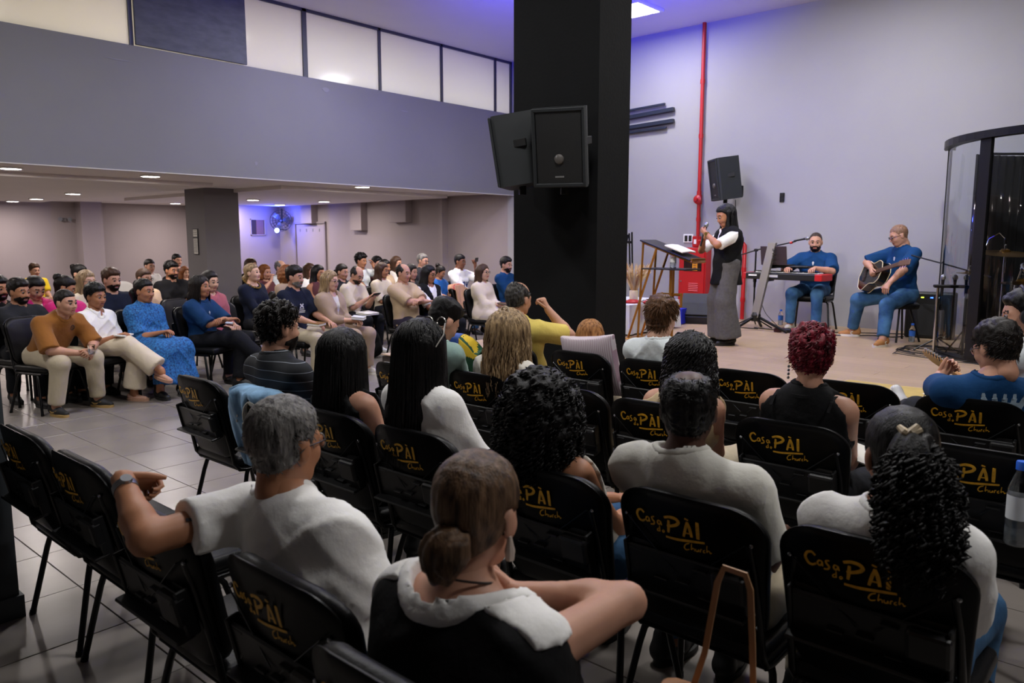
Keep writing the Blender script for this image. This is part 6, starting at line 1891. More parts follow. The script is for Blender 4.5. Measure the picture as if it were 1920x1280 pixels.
cp = [(BC[0] + (BR - .12 + .025 * math.sin(k * 1.25)) * math.cos(a), BC[1] + (BR - .12 + .025 * math.sin(k * 1.25)) * math.sin(a)) for k, a in enumerate(np.linspace(math.radians(-58), math.radians(74), n))]
b.add([(x, y, SZ + .02) for x, y in cp] + [(x, y, 2.58) for x, y in cp], [(k, k + 1, n + k + 1, n + k) for k in range(n - 1)])
o = b.build('pleated_cloth', mat('curtain_black', '#08080a', .9, bump=.2, bscale=200), cu, True)
b = MB(); b.tube([(x, y, 2.60) for x, y in cp[::6]], .014, 6); b.build('curtain_rail', m_black_metal, cu)

# ---- drum kit
def drum(name, c, r, h, tilt, label, m_sh):
    e = empty('drum', tuple(c), 0, label, 'drum', 'drums of the kit')
    R = R3(tilt[0], tilt[1], 0)
    b = MB(); b.lathe([(r, -h / 2), (r, h / 2)], 28, rot=R, caps=False); b.build('shell', m_sh, e, True)
    for z_ in (-h / 2, h / 2):
        b = MB(); b.lathe([(r + .002, z_ - .015), (r + .012, z_ - .012), (r + .012, z_ + .012), (r - .004, z_ + .014)], 28, rot=R, caps=False); b.build('hoop', m_chrome, e, True)
        b = MB(); b.lathe([(r - .002, z_), (.01, z_ + (.002 if z_ > 0 else -.002))], 28, rot=R); b.build('head', mat('drum_head', '#b9b8b4', .6) if z_ > 0 else m_black_plastic, e, True)
    for k in range(6):
        a = k * PI / 3
        b = MB(); p0 = R @ np.array([(r + .01) * math.cos(a), (r + .01) * math.sin(a), -h / 2]); p1 = R @ np.array([(r + .01) * math.cos(a), (r + .01) * math.sin(a), h / 2]); b.tube([p0, p1], .006, 6); b.build('lug', m_chrome, e)
    return e
m_ds = mat('drum_black', '#0d0d10', .2, coat=.5)
drum('bass', (9.25, .95, SZ + .30), .28, .42, (0, PI / 2), 'black bass drum lying on its side in the booth', m_ds)
drum('tom', (9.30, 1.18, SZ + .80), .14, .22, (.25, -.35), 'small black rack tom nearer the booth post', m_ds)
drum('tom', (9.28, .80, SZ + .80), .15, .24, (-.2, -.35), 'black rack tom beside the first one', m_ds)
drum('floor_tom', (9.75, .45, SZ + .38), .2, .38, (0, 0), 'black floor tom deep in the booth', m_ds)
drum('snare', (9.72, 1.22, SZ + .62), .17, .13, (.1, -.1), 'chrome-rimmed snare drum by the booth side', m_ds)
def cymbal(x, y, z, r, tilt, label):
    e = empty('cymbal_stand', (x, y, SZ), 0, label, 'cymbal', 'cymbals of the kit')
    b = MB(); b.tube([(0, 0, .2), (0, 0, z - SZ)], .010, 8); b.tube([(0, 0, .2), (0, 0, (z - SZ) * .6)], .013, 8); b.build('pole', m_chrome, e)
    for a in (.4, 2.5, 4.6):
        b = MB(); b.tube([(0, 0, .28), (.24 * math.cos(a), .24 * math.sin(a), .01)], .008, 6); b.build('leg', m_chrome, e)
    R = R3(tilt[0], tilt[1], 0)
    b = MB(); b.lathe([(r, -.012), (r * .5, .0), (.05, .008), (.035, .03), (.008, .036), (.005, .02), (.03, .012), (.05, .002), (r * .5, -.005), (r, -.0145)], 32, c=(0, 0, z - SZ), rot=R); b.build('disc', m_brass, e, True)
    b = MB(); b.lathe([(.012, .03), (.012, .07), (.004, .08)], 10, c=(0, 0, z - SZ)); b.build('wing_nut', m_chrome, e)
cymbal(9.0, 1.40, 1.52, .24, (.08, -.10), 'large brass cymbal catching light behind the glass')
cymbal(8.85, 1.22, 1.24, .18, (.0, -.05), 'brass hi-hat cymbal low by the right picture edge')
cymbal(9.15, 1.72, 1.30, .13, (.1, .05), 'small brass splash cymbal beside the booth post')
cymbal(9.5, .55, 1.62, .25, (-.1, -.1), 'brass cymbal far inside the booth')
e = empty('drum_microphone', (9.1, 1.62, SZ), 0, 'gooseneck microphone arched over the cymbal in the booth', 'microphone')
b = MB(); b.tube([(0, 0, 0), (0, 0, 1.0), (.03, -.05, 1.2), (.02, -.14, 1.26), (0, -.2, 1.2)], .006, 6); b.build('gooseneck', m_chrome, e, True)
b = MB(); b.lathe([(.014, -.05), (.016, 0), (.01, .02)], 10, c=(0, -.2, 1.19)); b.build('capsule', m_black_plastic, e)
for a in (0, 2.1, 4.2):
    b = MB(); b.tube([(0, 0, .1), (.18 * math.cos(a), .18 * math.sin(a), .008)], .006, 6); b.build('leg', m_black_metal, e)
e = empty('boom_stand', (9.25, 2.0, SZ), 0, 'black boom arm stand reaching across the booth glass', 'microphone stand')
b = MB(); b.tube([(0, 0, .1), (0, 0, .98)], .010, 8); b.build('pole', m_black_metal, e)
b = MB(); b.tube([(.2, .36, 1.02), (0, 0, .94), (-.25, -.5, .82)], .008, 8); b.build('boom', m_black_metal, e)
for a in (.2, 2.3, 4.4):
    b = MB(); b.tube([(0, 0, .14), (.25 * math.cos(a), .25 * math.sin(a), .01)], .009, 6); b.build('leg', m_black_metal, e)

# ---- microphone rack before the booth
e = empty('microphone_rack', (8.9, 1.82, SZ), math.radians(20), 'black rack holding spare microphones before the drum booth', 'microphone rack')
b = MB(); b.box((0, 0, .72), (.10, .34, .03), bevel=.006, seg=1); b.build('holder', m_black_metal, e)
for y in (-.13, .13):
    b = MB(); b.tube([(0, y, 0), (0, y, .72)], .014, 8); b.build('post', m_chrome if y > 0 else m_black_metal, e)
b = MB(); b.box((0, 0, .01), (.3, .4, .02), bevel=.004, seg=1); b.build('base', m_black_metal, e)
for k, y in enumerate((-.12, -.02, .09)):
    mm = empty('rack_microphone', (8.9, 1.82, SZ), math.radians(20), ('black-headed', 'silver-headed', 'pale-headed')[k] + ' spare microphone standing in the rack', 'microphone', 'spare microphones in the rack')
    microphone(mm, (0, y, .62), (0, y, .84))

# ---- equipment case on the stage edge, with papers
e = empty('equipment_case', (5.76, 1.22, SZ), 0, 'long tan equipment case with steel latch on the stage edge', 'case')
b = MB(); b.box((0, 0, .05), (.40, 1.30, .10), bevel=.008, seg=1); b.build('case_base', mat('tan_case', '#7d6227', .6, vary=.1, vscale=12), e)
b = MB(); b.box((0, 0, .128), (.402, 1.302, .05), bevel=.008, seg=1); b.build('lid', mat('straw_case_top', '#b59b50', .65, vary=.08, vscale=10), e)
for y in (.30, -.4):
    b = MB(); b.box((-.206, y, .1), (.012, .08, .06), bevel=.004, seg=1); b.box((-.214, y, .105), (.008, .04, .03)); b.build('latch', m_chrome, e)
for k, (x, y, a) in enumerate(((.02, .45, .3), (-.02, .0, -.5))):
    b = MB(); b.box((0, 0, 0), (.10, .15, .002), rot=R3(0, 0, a)); o = b.build('paper_sheet', m_paper, None, loc=(5.76 + x, 1.22 + y, SZ + .1545)); tag(o, ('white paper slip near the left end of the tan case', 'white paper slip in the middle of the tan case')[k], 'paper', 'slips on the tan case')
b = MB(); b.box((0, 0, .004), (.05, .1, .008), rot=R3(0, 0, .4), bevel=.002, seg=1); o = b.build('snack_wrapper', mat('dark_wrapper', '#2c1d24', .4), None, loc=(5.78, 1.83, SZ + .154)); tag(o, 'dark wrapper on the left end of the tan case', 'wrapper')
bottle((5.50, 1.22, SZ), 'water bottle with blue label in front of the tan case', h=.235, r=.037)

# ================================================================== SMALL THINGS
def world_of(key, q):
    p = PEOPLE[key]; z = p['e'].location[2]
    v = rotz(p['yaw']) @ np.array(q, float)
    return np.array([p['root'][0] + v[0], p['root'][1] + v[1], v[2] + z])
def head_pt(key, q):
    p = PEOPLE[key]; return p['Rh'] @ (np.array(q, float) * p['k']) + p['hc']
def held(name, key, label, cat, group=None):
    p = PEOPLE[key]
    return empty(name, tuple(p['e'].location), math.radians(p['yaw']), label, cat, group)
m_silver = mat('silver', '#8d8f94', .38, metal=1)

# ---- draped cloth helper: a sheet hung over a chair back
def over_back(cx, cy, yaw, y0, y1, front, rear, m, name, label, cat, rag=0.0, seed=1, bulge=.012, hole=None, up=.0, stripes=None):
    rs = np.random.RandomState(seed)
    nu, nv = 26, 34
    V = []; F = []
    for i in range(nu):
        u = i / (nu - 1); y = y0 + (y1 - y0) * u
        a = abs(y) / .243
        drop = 0 if a < .5 else .1 * ((a - .5) / .5) ** 2
        zt = CH + .012 - min(drop, .12) + up
        fl = front * (1 + rag * rs.uniform(-.12, .12)); rl = rear * (1 + rag * rs.uniform(-.12, .12))
        tot = fl + rl
        for j in range(nv):
            s_ = j / (nv - 1) * tot - rl          # <0 rear side, >0 front side
            fold = .010 * math.sin(u * 17 + 2 * s_ * 6) + .006 * math.sin(u * 31 + 1.3)
            z = zt - max(abs(s_) - .03, 0)
            if s_ < 0:
                off = (.036 + bulge + fold + .02 * min(1, abs(s_) / .1)) if abs(s_) > .03 else .036 * abs(s_) / .03
            else:
                off = -(.048 + bulge + fold) if abs(s_) > .03 else -.048 * abs(s_) / .03
            if abs(s_) < .03:
                z = zt + .012 * (1 - (s_ / .03) ** 2)
            p = back_pt(min(max(y, -.27), .27), min(max(z, .35), CH + .1), off)
            V.append((p[0], y, z))
    for i in range(nu - 1):
        for j in range(nv - 1):
            if hole and hole(i / (nu - 1), (j / (nv - 1)) * (front + rear) - rear):
                continue
            F.append((i * nv + j, (i + 1) * nv + j, (i + 1) * nv + j + 1, i * nv + j + 1))
    b = MB(); b.add(V, F)
    e = empty(name, (cx, cy, 0), math.radians(yaw), label, cat)
    o = b.build('cloth', m, e, True, 80)
    md = o.modifiers.new('thickness', 'SOLIDIFY'); md.thickness = .006
    return e, np.array(V).reshape(nu, nv, 3)

# denim jacket with torn pale seam
m_jacket = cloth('light_denim', '#86aed2', vary=.25, vscale=10)
e, G = over_back(XC, 3.42, 0, -.30, .20, .30, .42, m_jacket, 'denim_jacket', 'ripped light denim jacket hung over a chair behind the pinstriped man', 'jacket', rag=.9, seed=4, bulge=.02, hole=lambda u, s: (u - .40) ** 2 / .05 + (s + .22) ** 2 / .022 < 1)
b = MB(); t = np.linspace(0, 2 * PI, 40)
pts = []
for a in t:
    u = .40 + .225 * math.cos(a); s_ = -.22 + .15 * math.sin(a)
    i = min(max(u * 25, 0), 25); j = min(max((s_ + .42) / .72 * 33, 0), 33)
    q = G[int(round(i)), int(round(j))]; pts.append(q + np.array([-.008, 0, 0]))
P_ = np.array(pts)
for _ in range(2):
    P_ = (np.roll(P_, 1, 0) + 2 * P_ + np.roll(P_, -1, 0)) / 4
b.tube(P_, [.009 + .004 * math.sin(k * 5.1) for k in range(len(P_))], 6, caps=False)
b.build('frayed_edge', mat('frayed_cotton', '#b9b7ae', .95, bump=.6, bscale=150), e, True)
b = MB()
for (i, j) in ((20, 12), (21, 9)):
    b.lathe([(.008, 0), (.007, .003)], 10, c=G[i, j] + np.array([-.009, 0, 0]), rot=R3(0, -PI / 2, 0))
b.build('metal_button', m_silver, e)
# inner sheet of the jacket through the tear
b = MB(); b.box(back_pt(-.10, .70, .075), (.004, .22, .26), rot=R3(0, -.22, 0)); b.build('lining', mat('jacket_lining', '#0b0c10', .9), e)

# flag over the chair beside the man in yellow
m_flag = mat('flag_green', '#0e4a2c', .7, vary=.06, vscale=6)
e, G = over_back(XA, 4.28, 0, -.30, .30, .25, .34, m_flag, 'flag', 'green flag with yellow lozenge and blue disc hung over a chair', 'flag', seed=8)
def on_grid(G, u, v, off=.004):
    nu, nv, _ = G.shape; x = np.clip(u, 0, .999) * (nu - 1); y = np.clip(v, 0, .999) * (nv - 1); i, j = int(x), int(y); fx_, fy_ = x - i, y - j
    q = G[i, j] * (1 - fx_) * (1 - fy_) + G[i + 1, j] * fx_ * (1 - fy_) + G[i, j + 1] * (1 - fx_) * fy_ + G[i + 1, j + 1] * fx_ * fy_
    n = np.cross(G[min(i + 1, nu - 1), j] - G[i, j], G[i, min(j + 1, nv - 1)] - G[i, j]); n /= np.linalg.norm(n) + 1e-9
    return q, n
def patch_on(G, inside, m, name, parent, off, n=46, sgn=1):
    b = MB(); V = []; F = []; idx = {}
    for i in range(n):
        for j in range(n):
            q, nn = on_grid(G, i / (n - 1), j / (n - 1)); idx[(i, j)] = len(V); V.append(q + nn * off * sgn)
    for i in range(n - 1):
        for j in range(n - 1):
            if inside((i + .5) / (n - 1), (j + .5) / (n - 1)):
                F.append((idx[(i, j)], idx[(i + 1, j)], idx[(i + 1, j + 1)], idx[(i, j + 1)]))
    b.add(V, F); return b.build(name, m, parent, True, 80)
for sg in (1, -1):
    patch_on(G, lambda u, v: abs(u - .45) / .42 + abs(v - .5) / .42 < 1, mat('flag_yellow', '#d8b72a', .7), 'lozenge', e, .007, sgn=sg)
    patch_on(G, lambda u, v: (u - .45) ** 2 + (v - .5) ** 2 < .036, mat('flag_blue', '#2b4f9c', .7), 'disc', e, .010, sgn=sg)

# peach towel over a chair in the left block
e, G = over_back(8.95, 8.72, -70, -.22, .22, .42, .18, mat('peach_towel', '#c99a76', .9, vary=.12, vscale=30, stretch=(1, 6, 1)), 'towel', 'peach towel with red edge draped over an empty chair', 'towel', seed=3)
patch_on(G, lambda u, v: .28 < v < .38, mat('towel_red', '#a8423c', .9), 'red_band', e, .006); patch_on(G, lambda u, v: .28 < v < .38, mat('towel_red', '#a8423c', .9), 'red_band', e, .006, sgn=-1)

# striped pillow upright on the chair of the ginger woman
m_pillow = stripes_mat('pillow_stripes', '#c9c0c6', '#a58b98', 70, .35, 1, .9)
pr = [('e', (0, 0, 0), (.055, .20, .16), .02)]
def fp(P):
    x, y, z = P[:, 0], P[:, 1], P[:, 2]
    a = np.clip(1 - (np.abs(y) / .215) ** 3, 0, 1) * np.clip(1 - (np.abs(z) / .22) ** 3, 0, 1)
    return np.maximum(np.maximum(np.abs(x) - .010 - .055 * np.sqrt(a), np.abs(y) - .215 + .02 * (1 - (np.abs(z) / .22) ** 2)), np.abs(z) - .22 + .02 * (1 - (np.abs(y) / .215) ** 2)) * .7
V, Q = sdf_mesh(fp, (-.09, -.25, -.25), (.09, .25, .25), .008)
o = bpy.data.objects.new('pillow', np_mesh('pillow', V, Q, m_pillow)); link(o)
o.location = (4.285, 3.03, .79); o.rotation_euler = (math.radians(-6), math.radians(-12), math.radians(4))
tag(o, 'pink and white striped pillow propped on a front row chair back', 'pillow')
# beige shawl falling beside the ginger woman's chair
b = MB(); nu, nv = 10, 16; V = []
for i in range(nu):
    for j in range(nv):
        u, v = i / (nu - 1), j / (nv - 1)
        V.append((.12 - .10 * v + .02 * math.sin(u * 9 + v * 3), -.24 - .06 * v - .10 * u + .015 * math.sin(u * 11), .86 - .50 * v - .05 * u))
b.add(V, [(i * nv + j, (i + 1) * nv + j, (i + 1) * nv + j + 1, i * nv + j + 1) for i in range(nu - 1) for j in range(nv - 1)])
o = b.build('shawl', c_sand, None, True, 80, loc=(XA - .2, 3.06, 0)); md = o.modifiers.new('t', 'SOLIDIFY'); md.thickness = .008
tag(o, 'beige shawl hanging down between two front row chairs', 'shawl')

# ---- black and white blouse of the woman in front: white band and shoulder panels
p = PEOPLE['blackwhite']
nc = p['nb'] + p['fx'] * .022 + p['t'] * .012
gsh, nkf = p['fs']['blouse'], p['fs']['nk']
for s_ in (1, -1):
    def fpn(P, s_=s_):
        q = P - nc.astype(f32)
        lat = q @ (p['sv'] * s_).astype(f32); fw = q @ p['fx'].astype(f32); hgt = q @ p['t'].astype(f32)
        return np.maximum(np.maximum(gsh(P) - f32(.006) - f32(.003) * np.sin(lat * 60), np.abs(fw + .02) - .075 + .1 * (lat - .1)), np.maximum(f32(.030) - nkf(P), -.10 - hgt))
    V, Q = sdf_mesh(fpn, nc - .32, nc + .32, .008)
    ctr = (V[Q].mean(1) - nc) @ (p['sv'] * s_); Q = Q[ctr > .05]
    link(bpy.data.objects.new('white_shoulder_panel', np_mesh('white_shoulder_panel', V, Q, c_white)), p['e'])
b = MB(); b.tube([head_pt('blackwhite', (-.035 + .062 * math.cos(a), .062 * math.sin(a), -.125 - .012 * math.cos(a))) for a in np.linspace(0, 2 * PI, 24)], .0028, 5, caps=False); b.build('cord_necklace', mat('dark_cord', '#1a0f0b', .7), p['e'])
b = MB(); b.lathe([(.009, -.03), (.011, -.01), (.004, .02)], 8, c=head_pt('blackwhite', (-.012, -.086, -.05))); b.build('earring', mat('pearl_earring', '#c9b9ad', .3), p['e'], True)

# ---- watch and tattoo of the grey-haired man
p = PEOPLE['greyman']; sh_, el, wr, _, _ = p['arm']['L']; d = (wr - el) / np.linalg.norm(wr - el)
b = MB()
for k in range(3):
    b.tube([wr - d * (.036 + .008 * k - .0035), wr - d * (.036 + .008 * k + .0035)], .0335, 16)
nrm = np.cross(d, (0, 0, 1.)); nrm /= np.linalg.norm(nrm); up_ = np.cross(nrm, d)
b.tube([wr - d * .044 + up_ * .030, wr - d * .044 + up_ * .040], [.017, .015], 18)
b.build('steel_wristwatch', m_silver, p['e'], True)
c_ = el + (sh_ - el) * .42
vd = np.array([.0, -.6, .8]); ax = (sh_ - el) / np.linalg.norm(sh_ - el); vd -= ax * (vd @ ax); vd /= np.linalg.norm(vd); sd = np.cross(ax, vd)
print_on('greyman', 'body', 'tattoo', mat('tattoo_ink', '#27211f', .6), c_, -vd, ax, sd, [(.35, [(-.9, .2), (.2, .5), (1.2, .1)]), (.3, [(-.3, -.5), (.5, 0), (1.3, .3)]), (.25, [(.2, -.9), (.6, -.2), (1.2, -.4)])], .030)

# ---- accessories in hair
p = PEOPLE['curlypony']
e = p['e']
b = MB()
for a in (.5, -.5, 1.57 + .6):
    c0_ = head_pt('curlypony', (-.118, .01, .055)); d_ = np.array([0, math.cos(a), math.sin(a)]) * .030
    b.tube([c0_ - d_, c0_ - d_ * .4 + np.array([-.012, 0, 0]), c0_ + d_ * .4 + np.array([-.012, 0, 0]), c0_ + d_], [.007, .011, .011, .007], 7)
b.build('hair_clip', mat('cream_clip', '#c9b79a', .4), e, True)
p = PEOPLE['wavy']; b = MB()
c0_ = head_pt('wavy', (-.075, -.01, .135))
for s_ in (-1, 1):
    b.tube([c0_ + np.array([0, s_ * .03, -.02]), c0_ + np.array([0, s_ * .022, .008]), c0_ + np.array([0, 0, .014])], .005, 6)
b.tube([c0_ + np.array([-.01, -.03, -.02]), c0_ + np.array([-.02, 0, -.03]), c0_ + np.array([-.01, .03, -.02])], .004, 6)
b.build('hair_claw', mat('clear_claw', '#c9b8a0', .25), p['e'], True)
p = PEOPLE['longblack2']; b = MB()
for s_ in (-1, 1):
    b.tube([head_pt('longblack2', (.075, s_ * .06, .115)), head_pt('longblack2', (.0, s_ * .105, .07)), head_pt('longblack2', (-.06, s_ * .11, .02))], .0035, 6)
    b.tube([head_pt('longblack2', (.085 + .008 * math.cos(a), s_ * .033 + .028 * math.cos(a), .118 + .022 * math.sin(a))) for a in np.linspace(0, 2 * PI, 14)], .003, 5, caps=False)
b.build('sunglasses', mat('sunglass_metal', '#8d8a84', .3, metal=.8), p['e'], True)
p = PEOPLE['redhair']; b = MB()
for k in range(4):
    b.lathe([(.004, -.006), (.006, 0), (.003, .006)], 6, c=head_pt('redhair', (-.01, .088, -.05 - .016 * k)))
b.build('drop_earring', m_silver, p['e'])
# halter collar and thin straps of the red-haired person
b = MB(); q0 = p['nb']
b.tube([q0 + p['fx'] * .064 * math.cos(a) + p['sv'] * .066 * math.sin(a) + p['t'] * (.0 + .01 * math.cos(a)) for a in np.linspace(0, 2 * PI, 24)], .013, 7, caps=False, flat=(1, 2.0)); b.build('halter_collar', c_black, p['e'], True)
for s_ in (-1, 1):
    b = MB()
    pts = [p['nb'] + p['sv'] * s_ * .12 + p['t'] * -.005 + p['fx'] * x - p['t'] * abs(x) * abs(x) * 6 for x in (-.10, -.06, -.02, .03)]
    b.ribbon(pts, .012, up=p['t'], th=.004); b.build('shoulder_strap', c_black, p['e'])

# ---- gold necklace
p = PEOPLE['pearls']; b = MB()
for a in np.linspace(-2.2, 2.2, 17):
    o_ = p['nb'] + p['fx'] * (.02 + .10 * math.cos(a)) + p['sv'] * .10 * math.sin(a) + p['t'] * (.02 - .07 * math.cos(a))
    b.lathe([(.004, -.011), (.013, -.005), (.013, .005), (.004, .011)], 8, c=o_)
o = b.build('bead_necklace', mat('gold_beads', '#c2a45c', .3, metal=.8), p['e'], True)

# ---- prints on shirts
m_print_w = mat('white_print', '#d8d8d8', .7); m_print_n = mat('navy_print', '#1a2a6c', .7); m_print_d = mat('dark_print', '#2a1a10', .7)
def chest(key, gname, dz=-.12, dy=0.0):
    p = PEOPLE[key]; o_ = p['nb'] + p['t'] * dz + p['sv'] * dy + p['fx'] * .2
    return dict(origin=o_, d=-p['fx'], u=-p['sv'] * -1, v=p['t'])
def cprint(key, gname, name, m, strokes, scale, dz, dy=0.0):
    c = chest(key, gname, dz, dy); return print_on(key, gname, name, m, c['origin'], c['d'], c['u'], c['v'], strokes, scale)
cprint('orange', 'shirt', 'chest_emblem', m_print_d, [(.28, [(.5, .8), (-.2, 1), (-.7, .5), (-.7, -.5), (-.2, -1), (.5, -.8)]), (.28, [(.1, .5), (.1, -.5), (.7, -.4), (.7, .4), (.1, .5)])], .028, -.14, .085)
bars = [(.16, [(-1, -.6), (1, -.6)]), (.16, [(-1, -.9), (1, -.9)]), (.3, [(-.5, .9), (.5, .1)]), (.3, [(.5, .9), (-.5, .1)]), (.2, [(-.6, -.2), (.6, -.2)])]
cprint('beardnavy', 'shirt', 'chest_print', m_print_w, bars, .055, -.22)
for kk in ('keyboardist', 'guitarist'):
    cprint(kk, 'shirt', 'chest_emblem', m_print_w, [(.35, [(0, 1), (0, -1)]), (.35, [(-.7, .3), (0, .7), (.7, .3)]), (.35, [(-.6, -.4), (0, 0), (.6, -.4)]), (.3, [(-.3, -1), (.3, -1)])], .022, -.13)
cprint('navyblouse', 'shirt', 'brooch', m_print_w, [(.4, [(0, 1), (0, -1)]), (.35, [(-.7, .2), (.7, .2)])], .018, -.14)
cprint('phoneman', 'shirt', 'chest_print', m_print_n, [(.22, [(-1, .5), (-1, -.5)]), (.22, [(-.6, .5), (-.6, -.5)]), (.22, [(-1, 0), (-.6, 0)]), (.22, [(-.3, .5), (-.3, -.5), (0, -.4), (.1, 0), (0, .4), (-.3, .5)]), (.22, [(.35, .5), (.6, -.5), (.85, .5)])], .11, -.26)
p = PEOPLE['bluecrown']
o_ = p['nb'] - p['t'] * .115 - p['fx'] * .2 + p['sv'] * -.03
crown = [(.30, [(-1, -.5), (1, -.5)]), (.25, [(-1, -.25), (1, -.25)])]
for k in range(5):
    x = -1.05 + k * .525
    crown += [(.30, [(x * .82, -.3), (x * 1.1, .45)]), (.26, [(x * 1.1 - .1, .5), (x * 1.1 + .1, .5)]), (.16, [(x * 1.1, .45), (x * 1.1, .72)])]
for k in range(4):
    x = -.8 + k * .52
    crown.append((.30, [(x * .9, -.2), (x * .95, .15)]))
print_on('bluecrown', 'shirt', 'crown_print', mat('pale_print', '#9fb4c4', .7), o_, p['fx'], -p['sv'], p['t'], crown, .078)

# ---- electric guitar of the crown-print musician
p = PEOPLE['bluecrown']
ga = held('electric_guitar', 'bluecrown', 'electric guitar with maple neck and chrome tuners held by the crown-print musician', 'guitar')
U = np.array([.62, .72, .30]); U /= np.linalg.norm(U); Nn = np.array([.5, -.5, .5]); Nn -= U * (Nn @ U); Nn /= np.linalg.norm(Nn); FR = np.stack([U, np.cross(Nn, U), Nn], 1)
hs = np.array([.50, .35, .915]); c0 = hs - U * .92
ol = [(x, y * .85) for x, y in guitar_outline(.40, .17, .11, .15)]
b = MB(); b.prism(ol, .042, frame=FR, c=c0); b.build('guitar_body', mat('guitar_sunburst', '#5a2a10', .25, coat=.5), ga, True, 30)
m_maple = mat('maple', '#a8753a', .35, vary=.1, vscale=20)
b = MB(); b.box(c0 + FR @ np.array([.60, 0, .05]), (.56, .046, .024), rot=FR, bevel=.008, seg=2); b.build('neck', m_maple, ga)
b = MB(); b.prism([(.86, -.022), (.88, -.034), (.99, -.040), (1.06, -.028), (1.07, .0), (1.05, .018), (.90, .040), (.86, .022)], .016, frame=FR, c=c0 + FR @ np.array([0, 0, .04])); b.build('headstock', m_maple, ga, True, 30)
for k in range(6):
    b = MB(); b.tube([c0 + FR @ np.array([.89 + k * .028, .03 - k * .002, .045]), c0 + FR @ np.array([.89 + k * .028, .062 - k * .004, .05])], [.007, .009], 7); b.tube([c0 + FR @ np.array([.89 + k * .028, .012 - k * .001, .05]), c0 + FR @ np.array([.89 + k * .028, .012 - k * .001, .072])], .005, 6); b.build('tuner', m_chrome, ga)

# ---- headphones and strap of the musician at the edge
p = PEOPLE['headphones']; hp = held('headphones', 'headphones', 'black over-ear headphones on the musician at the right edge', 'headphones')
b = MB(); b.tube([head_pt('headphones', (-.01, .098 * math.cos(a), -.0 + .150 * math.sin(a))) for a in np.linspace(.1, PI - .1, 16)], .011, 7, flat=(1, 1.6)); b.build('headband', m_black_plastic, hp, True)
for s_ in (-1, 1):
    b = MB(); b.tube([head_pt('headphones', (-.01, s_ * .078, -.005)), head_pt('headphones', (-.01, s_ * .085, -.005)), head_pt('headphones', (-.01, s_ * .112, -.005)), head_pt('headphones', (-.01, s_ * .120, -.005))], [.036, .046, .044, .03], 18); b.build('ear_cup', mat('cup_grey', '#26272a', .4), hp, True)
b = MB(); pts = [on_cloth(p, 'shirt', p['nb'] + p['sv'] * (.10 - .22 * u) - p['t'] * (.02 + .35 * u) + p['fx'] * .25, -p['fx']) for u in np.linspace(0, 1, 10)]
st_ = held('guitar_strap', 'headphones', 'dark printed guitar strap across the pale shirt', 'strap'); b.ribbon(pts, .055, up=p['fx'], th=.004); b.build('webbing', m_black_plastic, st_)
b = MB()
for k in range(1, 9):
    q = pts[k] + p['fx'] * .003; b.ribbon([q - p['sv'] * .012 - p['t'] * .01, q + p['t'] * .012, q + p['sv'] * .010 - p['t'] * .004], .006, up=p['fx'], th=.001)
b.build('strap_lettering', m_gold, st_)

# ---- things in hands
p = PEOPLE['phoneman']; q = p['arm']['L'][2]
e = held('smartphone', 'phoneman', 'black smartphone held up by the young man in white', 'phone')
b = MB(); b.box(q + np.array([.05, -.02, .10]), (.009, .145, .072), rot=R3(0, .1, .3), bevel=.003, seg=1); b.build('case', m_black_plastic, e)
b = MB(); b.lathe([(.008, 0), (.007, .004)], 10, c=q + np.array([.056, .03, .12]), rot=R3(0, PI / 2, .3)); b.build('camera_lens', m_silver, e)
p = PEOPLE['whiteT']; q = (p['arm']['L'][2] + p['arm']['R'][2]) / 2
e = held('smartphone', 'whiteT', 'smartphone in the hands of the man reading', 'phone')
b = MB(); b.box(q + np.array([.10, 0, .05]), (.075, .15, .009), rot=R3(0, -.7, 0), bevel=.003, seg=1); b.build('case', m_black_plastic, e)
def book_at(key, q, label, m, size=(.15, .21, .03), rot=0, name='book'):
    e = held(name, key, label, 'book')
    b = MB(); b.box(q, (size[0] - .006, size[1] - .006, size[2] - .006), rot=R3(0, .1, rot)); b.build('pages', m_paper, e)
    for s_ in (-1, 1):
        b = MB(); b.box(np.array(q) + np.array([0, 0, s_ * (size[2] / 2 - .001)]), (size[0], size[1], .004), rot=R3(0, .1, rot)); b.build('cover', m, e)
lk = PEOPLE['whiteT']['leg']['R'][1]
book_at('whiteT', lk + np.array([-.06, .08, .095]), 'open white book on the reading man\'s knee', m_paper, (.2, .28, .025))
book_at('blazer', np.array([.30, .04, .705]), 'pale book on the lap of the blonde woman', mat('cover_pale', '#b9bcc2', .5), rot=.5)
book_at('beardnavy', np.array([.30, -.06, .665]), 'brown leather book under the bearded man\'s hand', mat('cover_brown', '#7a5526', .6), rot=.3)
book_at('creamglasses', np.array([.33, .0, .70]), 'brown notebook on the lap of the woman in cream', mat('cover_brown2', '#5a3a24', .6), (.22, .16, .012), rot=.2, name='notebook')
book_at('whitew', np.array([.30, .02, .690]), 'thin white papers on the lap of the woman in the white shirt', m_paper, (.11, .20, .010), rot=.4, name='papers')
book_at('navyblouse', np.array([.36, -.10, .74]), 'folded pale paper in the hand of the woman in deep blue', mat('cover_pale2', '#aeb9cc', .5), (.07, .10, .01), rot=.5, name='folded_paper')
e = held('plastic_cup', 'orange', 'clear plastic cup in the hands of the man in mustard', 'cup')
q = (PEOPLE['orange']['arm']['L'][2] + PEOPLE['orange']['arm']['R'][2]) / 2 + np.array([.075, 0, -.02])
b = MB(); b.lathe([(.026, 0), (.034, .085), (.036, .085), (.034, .09)], 18, c=q); b.build('cup_wall', m_glassb, e, True)
b = MB(); b.lathe([(.025, .003), (.031, .055)], 16, c=q); b.build('water', m_water, e, True)
